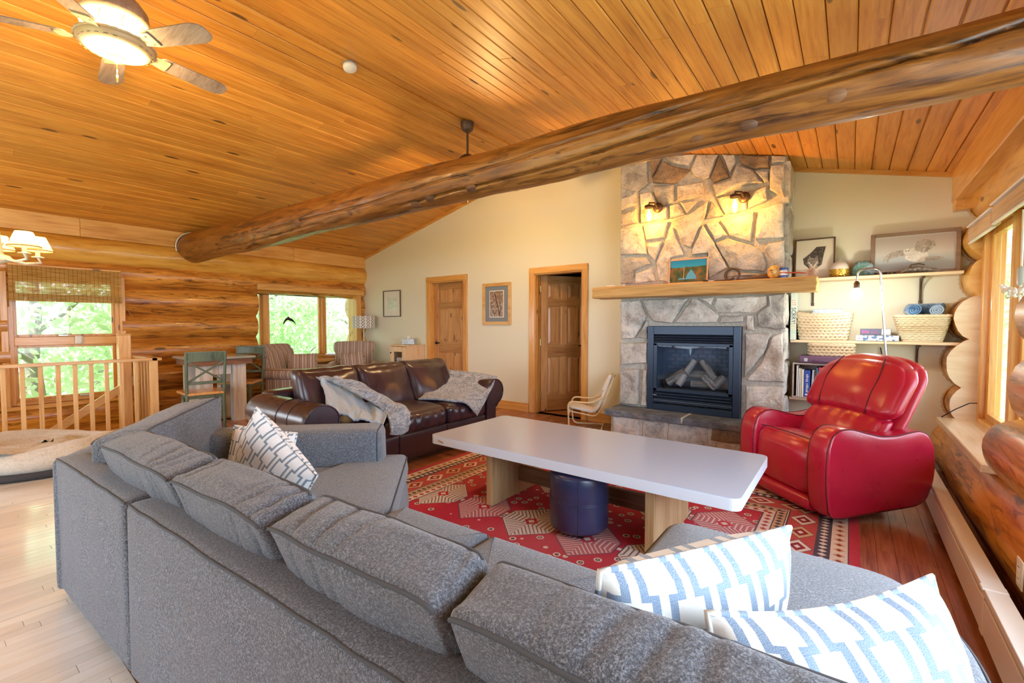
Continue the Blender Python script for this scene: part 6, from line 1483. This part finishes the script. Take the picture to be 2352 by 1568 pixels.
o = thing('pocket_knife', 'silver tipped dark pen knife beside the small painting', 'knife', place(1627, 641, 4.80)); b = MB(); b.tube([(-.05, 0, .009), (.0, 0, .009)], .008, 8); b.build('dark_half', M_black, o); b = MB(); b.tube([(0, 0, .009), (.055, 0, .009)], .0075, 8); b.build('silver_half', M_chrome, o)
o = thing('dark_driftwood', 'low dark piece of driftwood lying behind the horn', 'ornament', place(1728, 636, 4.93)); b = MB(); b.tube([(-.14, 0, .012), (-.05, 0, .018), (.05, 0, .03), (.13, 0, .035), (.2, 0, .018)], [.010, .016, .026, .030, .012], 10); b.build('branch', M_drk, o)
o = thing('dried_gourd', 'round orange dried gourd with a face on the mantel', 'ornament', place(1778, 633, 4.85)); M_gourd = art('orange_gourd', [(.35, (.60, .30, .06)), (.55, (.80, .50, .14)), (.7, (.86, .68, .38))], (14, 14, 14))
b = MB(); b.soft((.10, .10, .125), .05, (12, 12, 12), puff=(.006, .006, .0), fn=lambda p, q: p+.004*np.array([nz(p[0]*40, p[2]*40), nz(p[1]*40, 2), 0]), M=Matrix.Translation((0, 0, .063))); b.build('gourd', M_gourd, o)
b = MB(); b.box((-.015, -.052, .075), (.022, .006, .010)); b.box((-.01, -.052, .055), (.012, .006, .012)); b.build('face', M_drk, o)
o = thing('blue_white_jar', 'little blue and white china jar on the mantel', 'jar', place(1800, 632, 4.83)); b = MB(); b.lathe([(.030, 0), (.034, .008), (.034, .085), (.030, .092), (.0, .092)], n=22); b.build('body', plain('white_china', (.82, .85, .88), .2, coat=.5), o)
for z_ in (.012, .08):
    b = MB(); b.lathe([(.0345, -.010), (.0352, 0), (.0345, .012)], (0, 0, z_), 22); b.build('blue_band', plain('cobalt_glaze', (.02, .08, .42), .2, coat=.5), o)
o = thing('feather_duster', 'red handled tuft of pinkish feathers hanging over the end of the mantel', 'ornament', place(1848, 630, 4.80))
b = MB(); b.tube([(-.19, .0, .048), (-.05, 0, .040), (.035, 0, .028)], [.005, .007, .004], 8); b.build('handle', plain('red_lacquer', (.55, .10, .05), .3), o)
b = MB(); r_ = random.Random(3)
for k in range(260):
    d = Vector((r_.gauss(.6, .5), r_.gauss(-.25, .5), r_.gauss(.15, .6))).normalized()*r_.uniform(.03, .075); p0 = Vector((.035+r_.uniform(-.012, .02), r_.uniform(-.012, .012), .032+r_.uniform(-.01, .012))); p1 = p0+d*.6+Vector((0, 0, .008)); p2 = p0+d; p2.z = max(p2.z, .004 if p2.x < .05 else -.10)
    b.tube([p0, p1, p2], [.002, .0016, .0004], 3, caps=False)
fo = b.build('feather_tuft', plain('pinkish_feather', (.78, .60, .50), .9), o); tag(fo, kind='stuff')
o = thing('white_puck', 'flat round white puck at the open door end of the mantel', 'ornament', place(1403, 655, 4.84)); b = MB(); b.lathe([(.045, 0), (.050, .004), (.050, .016), (.046, .020), (0, .020)], n=24); b.build('body', M_white, o)
# ------------------------------------------------------------------ arched floor lamp
o = thing('floor_lamp', 'slim steel floor lamp with an arched neck and bare globe bulb', 'floor lamp', (.30, 4.86, 0)); o.rotation_euler = (0, 0, 0)
b = MB(); b.lathe([(.13, 0), (.13, .014), (.02, .02), (.012, .03)], n=32); b.build('base', M_black, o)
P = [(0, 0, .02), (-.05, 0, .95), (-.105, 0, 1.66)]+[(-.105-.055-.0+.055*math.cos(t)-.0, 0, 1.70+.075*math.sin(t)) for t in np.linspace(.2, PI/2, 6)]+[(-.21-.0+.045*math.cos(t)*1.0, 0, 1.705+.07*math.sin(t)) for t in np.linspace(PI/2, PI, 6)]+[(-.255, 0, 1.665)]
P = fillet([(0, 0, .02), (-.055, 0, .95), (-.115, 0, 1.765), (-.262, 0, 1.755), (-.268, 0, 1.655)], .06, 7)
b = MB(); b.tube(P, .0085, 12); b.build('stem', M_chrome, o)
b = MB(); b.lathe([(.020, 0), (.021, .045), (.012, .055), (.010, .06)], (-.268, 0, 1.60), 18); b.build('socket', plain('bronze_socket', (.18, .13, .10), .35, .9), o)
b = MB(); b.lathe([(.0, -.10), (.025, -.095), (.042, -.072), (.046, -.05), (.040, -.026), (.022, -.006), (.014, .002)], (-.268, 0, 1.60), 24); b.build('globe_bulb', emis('lit_globe', (1, .93, .80), 14), o)
lamp('floor_lamp_light', 'POINT', (.032, 4.86, 1.462), 8, (1, .92, .80), shadow_soft_size=.03)
# starburst of metal rods on the wall below the middle shelf
o = thing('starburst_decor', 'black metal starburst wall ornament behind the recliner', 'wall ornament', (.27, BW-.012, .80))
b = MB(); b.lathe([(.02, 0), (.02, .012)], n=12, R=rotm(rx=PI/2)); b.build('hub', M_black, o)
for k in range(8):
    a = k*PI/4+.16; L_ = (.28, .2)[k % 2]; b = MB(); b.tube([(.02*math.cos(a), -.004, .02*math.sin(a)), (L_*math.cos(a), -.004, L_*math.sin(a))], .005, 6); b.build('rod', M_black, o)
# ------------------------------------------------------------------ child's bentwood chair
CC = thing('child_chair', 'childs bentwood cantilever chair with a cream cushion beside the fireplace', 'chair', (-2.60, 5.02, 0), math.radians(202))
M_birch = wood('bent_birch', (.82, .66, .42), (.74, .55, .32), (.60, .40, .20), kind='Object', axis=1, rough=.4, coat=.2, knots=0, tint=0)
M_cush = plain('cream_cushion', (.74, .66, .52), .9, sheen=.2); M_cushs = plain('striped_cream', (.74, .70, .66), .9)
for s in (-1, 1):   # local +x is forward
    P = fillet([(-.20, s*.185, .02), (.20, s*.185, .02), (.215, s*.185, .36), (-.06, s*.185, .345), (-.20, s*.185, .42)], .075, 7)
    b = MB(); b.tube(P, .017, 8, flat=(1.0, .65)); b.build('arm_frame', M_birch, CC)
for p, q in (((.20, -.17, .235), (.20, .17, .235)), ((-.19, -.17, .02), (-.19, .17, .02))):
    b = MB(); b.bar(p, q, .018, .05, bev=.003); b.build('cross_rail', M_birch, CC)
b = MB()
def cs(u, v):
    prof = fillet([(.21, 0, .27), (-.09, 0, .215), (-.15, 0, .27), (-.30, 0, .66)], .06, 6); t = u*(len(prof)-1); i = min(int(t), len(prof)-2); p = prof[i]*(1-(t-i))+prof[i+1]*(t-i); y = (v-.5)*.30
    return (p[0]+.0, y, p[2]+.008*math.cos(v*PI*8)*.35+.010*math.sin(PI*v))
b.grid(cs, 26, 24); ob = b.build('cushion', M_cushs, CC); md = ob.modifiers.new('thickness', 'SOLIDIFY'); md.thickness = .028; md.offset = -1
for v in (.2, .4, .6, .8):
    b = MB(); b.tube([np.array(cs(u, v))+np.array([.004, 0, .004]) for u in np.linspace(.02, .98, 26)], .0025, 5); b.build('quilting_line', plain('grey_stitch_%d' % int(v*10), (.42, .38, .34), .9), ob)
b = MB(); b.soft((.05, .31, .19), .022, (6, 14, 10), puff=(.012, .0, 0), fn=lambda p, q: p+np.array([-.44*p[2]-.012*q[1]*q[1]*0, 0, .012*q[1]*q[1]*max(0, q[2])]), M=Matrix.Translation((-.245, 0, .585))); b.build('headrest_pad', M_cush, CC)
b = MB(); b.tube([(-.12, s_, .20+0) for s_ in (-.17, .17)], .012, 6); b.build('cross_rail', M_birch, CC)
for s in (-1, 1):
    b = MB(); b.tube(fillet([(.19, s*.165, .235), (-.11, s*.165, .185), (-.17, s*.165, .25), (-.33, s*.165, .66)], .06, 6), .012, 8, flat=(1, .7)); b.build('seat_rail', M_birch, CC)
# ------------------------------------------------------------------ baseboard heater and outlets
H_ = thing('baseboard_heater', 'long cream baseboard heater along the window wall', 'heater', (.45, 2.3, 0)); M_heat = plain('cream_enamel', (.76, .72, .66), .3, coat=.3)
ya, yb_ = -.3, 5.35
for a, c in ((ya, 2.57), (2.575, yb_)):
    b = MB(); Lc = c-a; yc = (a+c)/2-2.3
    b.box((.006, yc, .115), (.012, Lc, .145), bev=.003); b.build('front_panel', M_heat, H_)
    b = MB(); b.bar((.006, a-2.3, .212), (.006, c-2.3, .212), .010, .022, bev=.002); b.bar((.035, a-2.3, .228), (.035, c-2.3, .228), .07, .008, bev=.002); b.build('top_cover', M_heat, H_)
b = MB(); b.box((.062, (ya+yb_)/2-2.3, .115), (.012, yb_-ya, .225)); b.build('back_panel', M_heat, H_)
b = MB(); b.box((.034, (ya+yb_)/2-2.3, .11), (.04, yb_-ya-.1, .05)); b.build('fin_tube', plain('aluminium_fins', (.3, .3, .3), .5, .6), H_)
b = MB(); b.box((.004, 2.57-2.3, .12), (.014, .05, .16), bev=.003); b.box((.032, 2.57-2.3, .23), (.078, .05, .012), bev=.003); b.build('joint_cover', M_heat, H_)
def outlet(name, label, M, w=.075, h=.118):
    o = thing(name, label, 'outlet'); o.matrix_basis = M
    b = MB(); b.box((0, 0, .003), (w, h, .006), bev=.002); b.build('plate', plain('almond_plastic', (.78, .70, .54), .4), o)
    for s in (-1, 1):
        b = MB(); b.box((0, s*.024, .0068), (.034, .028, .002), bev=.0008); b.build('socket', M_white, o)
        b = MB()
        for x in (-.006, .006): b.box((x, s*.024+.003, .0081), (.002, .008, .001))
        b.build('slot', M_black, o)
    return o
outlet('wall_outlet', 'almond wall outlet set on the lowest log above the heater', frame((0, -.80, .60), (.60*.35, .60*.94, .80*.94) if False else (0, .60, .80), (-1, 0, 0), (.585, 2.93, .33)) if False else Matrix.Translation((.572, 2.66, .285)) @ Matrix.Rotation(-PI/2, 4, 'Z') @ Matrix.Rotation(PI/2, 4, 'X') )
outlet('wall_outlet', 'white double outlet low on the cream wall behind the leather sofa', wall_frame(-4.30, BW-.001, .385), .115, .09)
outlet('wall_outlet', 'faint narrow white outlet beside the double one on the cream wall', wall_frame(-4.60, BW-.001, .40), .06, .10)
# ------------------------------------------------------------------ corner: lamp, cabinet, tissue box
o = thing('patterned_lamp', 'slim floor lamp with a grey lattice drum shade in the corner', 'floor lamp', (-7.42, 5.18, 0))
b = MB(); b.lathe([(.13, 0), (.13, .02), (.015, .03)], n=24); b.build('base', M_white, o); b = MB(); b.tube([(0, 0, .02), (0, 0, 1.24)], .012, 10); b.build('stem', plain('cream_stem', (.6, .56, .46), .4), o)
b = MB(); b.lathe([(.21, 1.22), (.21, 1.45)], n=36); b.f = b.f[:36]; b.uv = b.uv[:36]; b.sm = b.sm[:36]; b.mi = b.mi[:36]
tl = NT('lattice_shade'); m = tl.math; sp = tl.n('SeparateXYZ', {0: tl.n('TexCoord').outputs['UV']}); u = m('MULTIPLY', sp.outputs[0], 14.0); v = m('MULTIPLY', sp.outputs[1], 2.0)
w_ = m('ADD', m('MULTIPLY', m('SINE', m('MULTIPLY', v, 2*PI)), .27), .0); f1 = m('ABSOLUTE', m('SUBTRACT', m('FRACT', m('ADD', u, w_)), .5)); f2 = m('ABSOLUTE', m('SUBTRACT', m('FRACT', m('SUBTRACT', u, w_)), .5))
M_lat = tl.bsdf(tl.mix(m('LESS_THAN', m('MINIMUM', f1, f2), .09), (.80, .78, .72), (.24, .22, .20)), .8); b.build('lamp_shade', M_lat, o)
CB = thing('small_cabinet', 'small pale pine cabinet with a glazed door of books beside the closed door', 'cabinet', (-6.21, 5.22, 0)); M_pale = wood('pale_knotty_pine', (.82, .64, .40), (.76, .55, .31), (.60, .38, .18), axis=2, rough=.5, coat=.05, knots=1.3, tint=0, kscale=5)
cw, cd, chh = .44, .40, .94
for c, d in (((-cw/2+.01, 0, chh/2), (.02, cd, chh)), ((cw/2-.01, 0, chh/2), (.02, cd, chh)), ((0, 0, chh-.011), (cw+.02, cd+.02, .022)), ((0, 0, .02), (cw-.04, cd, .02)), ((0, cd/2-.01, chh/2), (cw-.04, .012, chh-.04)), ((0, 0, .48), (cw-.04, cd-.05, .018))):
    b = MB(); b.box(c, d, bev=.003); b.build('board', M_pale, CB)
dr = thing('x', None, None); bpy.data.objects.remove(dr)
b = MB(); yf = -cd/2-.008
for x in (-cw/2+.065, cw/2-.065): b.box((x, yf, .475), (.09, .018, .87), bev=.003)
for z_ in (.865, .51, .09): b.box((0, yf, z_), (cw-.22, .018, .09), bev=.003)
dr = b.build('door', M_pale, CB); b = MB(); b.box((0, yf+.002, .475), (cw-.2, .003, .70)); b.build('pane', M_glass, dr); b = MB(); b.lathe([(.010, 0), (.012, .012), (.0, .018)], (-cw/2+.04, yf-.009, .80), 10, R=rotm(rx=PI/2)); b.build('knob', M_black, dr)
for i, (c, hh, ww) in enumerate((((.70, .74, .72), .030, .25), ((.62, .10, .16), .024, .26), ((.80, .80, .78), .034, .25), ((.06, .07, .10), .028, .24), ((.40, .62, .58), .030, .25), ((.62, .52, .62), .024, .26), ((.66, .72, .80), .040, .26))):
    zb = .49+sum((.042, .036, .030, .036, .030, .026, .032)[:i])
    o = thing('book', ('book lying in the small cabinet, %s from the bottom of its pile' % ('first', 'second', 'third', 'fourth', 'fifth', 'sixth', 'topmost')[i]), 'book', (-6.21, 5.17, zb+.001), .04*(i % 3-1), 'books in the small cabinet')
    b = MB(); b.box((0, 0, .012), (ww, .18, .022), bev=.002); b.build('cover', plain('cabinet_book_%d' % i, c, .5), o); b = MB(); b.box((0, -.001, .012), (ww-.008, .181, .014)); b.build('pages', M_mat, o)
o = thing('tissue_box', 'blue grey patterned tissue box on top of the small cabinet', 'tissue box', (-6.17, 5.22, .942), .5)
b = MB(); b.box((0, 0, .05), (.23, .12, .10), bev=.004); b.build('carton', art('blue_tissue_print', [(.35, (.22, .30, .36)), (.5, (.42, .52, .60)), (.65, (.62, .68, .72))], (22, 22, 22)), o)
b = MB(); b.grid(lambda u, v: (-.03+.06*u, .02*math.sin(u*7)*(1-v), .098+.055*v*(1-abs(u-.4))), 8, 6); b.build('tissue', M_white, o)
# ------------------------------------------------------------------ window dressings
M_bam = NT('bamboo_weave'); sp = M_bam.n('SeparateXYZ', {0: M_bam.coords('Object')}); m = M_bam.math
st = m('LESS_THAN', m('FRACT', m('MULTIPLY', sp.outputs[1], 26.0)), .10); rn = M_bam.noise(M_bam.coords('Object', (1, 2.5, 90)), 2.0, 3)
colb = M_bam.mix(m('MULTIPLY', st, .75), M_bam.ramp(rn, [(.35, (.48, .26, .06)), (.5, (.72, .45, .14)), (.65, (.82, .58, .22))]), (.20, .10, .03))
bs_ = M_bam.n('BsdfDiffuse', {0: colb}); bt_ = M_bam.n('BsdfTranslucent', {0: colb}); mxb = M_bam.n('MixShader', {0: .45}); M_bam.t.links.new(bs_.outputs[0], mxb.inputs[1]); M_bam.t.links.new(bt_.outputs[0], mxb.inputs[2]); M_bam.t.links.new(mxb.outputs[0], M_bam.out.inputs[0]); M_bam = M_bam.m
BS = thing('bamboo_shade', 'woven bamboo roman shade half raised over the stairwell window', 'window shade', (LX+.055, 1.17, 1.97))
def bam_panel(zt, zb, name, off=0, slatsz=.0085, y0=-.495, y1=.495):
    b = MB(); n = int((zt-zb)/slatsz)
    for k in range(n): 
        z = zt-(k+.5)*slatsz; b.box((off+.0012*(k % 2), (y0+y1)/2, z), (.003, y1-y0, slatsz*.86))
    o = b.build(name, M_bam, BS); tag(o, kind='stuff'); return o
bam_panel(0, -.13, 'slat_panel', .012); bam_panel(-.13, -.24, 'slat_panel', .012, y0=-.495, y1=-.45); bam_panel(-.13, -.24, 'slat_panel', .012, y0=.42, y1=.495); bam_panel(-.24, -.40, 'slat_panel', .012); bam_panel(-.30, -.405, 'folded_slats', .024); bam_panel(-.325, -.415, 'folded_slats', .034); bam_panel(-.13, -.24, 'slat_panel', .010, .012, -.45, .42)
b = MB(); b.box((-.0, 0, .008), (.035, .99, .02), bev=.002); b.build('head_rail', M_trimy, BS)
b = MB(); b.tube([(.03, .50, 0), (.03, .51, -.42), (.035, .60, -.58)], .002, 5); b.build('cord', plain('tan_cord', (.5, .35, .18), .8), BS)
o = thing('paper_note', 'small white paper tag hanging from the stairwell window rail', 'paper', (-7.735, 1.26, 1.10)); b = MB(); b.grid(lambda u, v: (.004*math.sin(v*3), (u-.5)*.075, -.05+.10*v), 3, 6); ob = b.build('sheet', M_white, o); md = ob.modifiers.new('thickness', 'SOLIDIFY'); md.thickness = .0015
def crank(p, parent): b = MB(); b.box((0, 0, 0), (.03, .09, .018), bev=.004); b.tube([(.02, 0, .01), (.05, .02, .015), (.06, .07, .012)], .005, 6); b.build('crank', M_chrome, parent, loc=p)
crank((-7.74, 1.12, 1.16), w1); crank((-7.74, 1.30, .40), w1)
o = thing('roller_shade', 'rolled up grey shade along the top of the wide corner window', 'window shade', (-7.86, 4.36, 1.84)); tb = plain('taupe_shade', (.40, .36, .28), .8)
b = MB(); b.tube([(0, -.95, 0), (0, .92, 0)], .028, 14); b.build('roll', tb, o); b = MB(); b.box((.004, 0, -.035), (.012, 1.86, .03), bev=.003); b.build('bottom_bar', M_iron, o)
o = thing('bird_decal', 'black flying bird silhouette decal on the corner window', 'decal', (-7.972, 4.02, 1.36)); o.rotation_euler = (PI/2, 0, PI/2)
b = MB(); b.prism([(-.10, -.075), (-.085, -.02), (-.055, .03), (-.02, .05), (0, .075), (.02, .05), (.07, .03), (.12, -.03), (.135, -.075), (.095, -.03), (.05, -.01), (.01, .0), (-.01, .01), (-.045, -.01), (-.075, -.055)][::-1], .0015, Matrix.Identity(4)); b.build('silhouette', M_black, o)
# right window: roller blind in two lengths, wand, crystal garland
o = thing('wood_blind', 'tan woven wood blind pulled up over the window beyond the recliner', 'window shade', (.765, 4.4, 2.03)); M_tan = wood('woven_tan', (.62, .46, .28), (.54, .38, .21), (.40, .26, .13), axis=1, rough=.7, coat=0, knots=0, tint=0, grain=3)
for a, c, z in ((4.40, 5.16, -.0), (3.5, 4.395, .02)):
    b = MB(); b.box((0, (a+c)/2-4.4, z-.02), (.05, c-a, .11), bev=.012); b.build('rolled_fabric', M_tan, o)
    b = MB(); b.box((-.01, (a+c)/2-4.4, z+.045), (.05, c-a, .014), bev=.003); b.build('head_rail', M_white, o)
    b = MB(); b.box((-.012, (a+c)/2-4.4, z-.085), (.022, c-a, .014), bev=.004); b.build('bottom_rail', M_white, o)
o = thing('blind_wand', 'grey plastic cord cleat and wand hanging at the window beyond the recliner', 'wand', (.78, 3.86, 1.70)); b = MB(); b.tube([(0, 0, -.28), (0, 0, .25)], .006, 8); b.build('wand', M_white, o); b = MB(); b.soft((.03, .05, .11), .012, (5, 6, 8), M=Matrix.Translation((0, 0, -.13))); b.build('cleat', plain('grey_plastic', (.46, .50, .54), .4), o)
o = thing('crystal_garland', 'string of clear crystal beads looped across the window beyond the recliner', 'ornament', (.74, 3.75, 1.47)); b = MB(); r_ = random.Random(9)
for k in range(34):
    t_ = k/33; c = np.array([.0+r_.uniform(-.015, .015), -.28+.55*t_, .0+.06*(2*t_-1)**2+r_.uniform(-.018, .018)]); s = r_.uniform(.010, .020); b.lathe([(0, -s), (s*.8, -s*.2), (s*.7, s*.3), (0, s)], c, 6, smooth=False)
ob = b.build('bead', plain('crystal', (.86, .88, .92), .05, coat=1), o); tag(ob, kind='stuff')
o = thing('window_cord', 'dark cord hanging across the sawn log ends beside the recliner', 'cord'); b = MB(); b.tube([(.84, 5.12, .66), (.78, 5.11, .655), (.70, 5.10, .60), (.62, 5.13, .52)], .004, 6); b.build('cord', M_black, o)
# ------------------------------------------------------------------ outdoors: ground and trees beyond the windows
tg = NT('meadow'); ng = tg.noise(tg.coords(), 2, 5); M_gnd = tg.bsdf(tg.ramp(ng, [(.3, (.16, .22, .06)), (.7, (.30, .36, .13))]), .95)
b = MB(); b.box((-6, 2, -2.95), (90, 90, .1)); tag(b.build('ground', M_gnd), 'grassy ground outside the windows', kind='structure')
def leafm(name, a, c):
    t = NT(name); n = t.noise(t.coords('Object'), 1.5, 3); col = t.ramp(n, [(.35, a), (.65, c)])
    d = t.n('BsdfDiffuse', {0: col}); tr = t.n('BsdfTranslucent', {0: col}); mx = t.n('MixShader', {0: .4}); t.t.links.new(d.outputs[0], mx.inputs[1]); t.t.links.new(tr.outputs[0], mx.inputs[2]); t.t.links.new(mx.outputs[0], t.out.inputs[0]); return t.m
M_leafs = [leafm('green_leaves', (.46, .64, .34), (.70, .82, .52)), leafm('pale_leaves', (.60, .72, .46), (.82, .84, .60))]
M_bark = plain('grey_bark', (.28, .24, .20), .9)
def crown_mesh(n, R_, Hh, seed, m):
    r_ = np.random.default_rng(seed); b = MB(); V = []; F = []
    cl = r_.normal(size=(26, 3))*np.array([R_*.55, R_*.55, Hh*.30])
    for k in range(n):
        c = cl[k % 26] + r_.normal(size=3)*.42; a = r_.normal(size=3); a /= np.linalg.norm(a); u = np.cross(a, r_.normal(size=3)); u /= np.linalg.norm(u); s = r_.uniform(.03, .065)
        i = len(V); V += [c+a*s*1.5, c+u*s*.75, c-a*s*1.5, c-u*s*.75]; F.append((i, i+1, i+2, i+3))
    b.add(V, F); return b
crowns = []
for q in range(3):
    o = crown_mesh(9000, 2.1, 5.2, 40+q, None).build('crown', M_leafs[q % 2]); crowns.append(o.data); bpy.data.objects.remove(o)
spots = [(-10.6, 1.2, 'pale leafy tree nearest outside the stairwell window'), (-13.0, 2.4, 'bushy tree farther out beyond the stairwell window'), (-11.0, 5.0, 'leafy tree close to the side of the corner window nearer the log wall'),
         (-11.4, 7.7, 'pale leafy tree close to the corner window, toward the cream wall'), (-14.4, 6.6, 'tree farther out, between the two trees at the corner window'), (3.2, 12.5, 'leafy tree beyond the window next to the recliner')]
for i, (x, y, lb_) in enumerate(spots):
    t_ = thing('tree', lb_, 'tree', (x, y, -2.9), rb.uniform(0, 6), 'trees outside the windows')
    h = 3.9+rb.uniform(-.5, .8); sc = rb.uniform(.85, 1.2)
    o = bpy.data.objects.new('crown', crowns[i % 3]); o.location = (0, 0, h); o.scale = (sc, sc, sc); link(o, t_)
    b = MB(); b.tube([(.15*nz(z, i), .15*nz(z, i+7), z) for z in np.linspace(0, h+1.6, 9)], np.linspace(.17, .05, 9), 9)
    for k in range(5):
        a = k*1.3+i; z = h-1.2+k*.5; b.tube([(0, 0, z), (.6*math.cos(a), .6*math.sin(a), z+.35), (1.3*math.cos(a), 1.3*math.sin(a), z+.9)], [.05, .035, .015], 6)
    b.build('trunk', M_bark, t_)
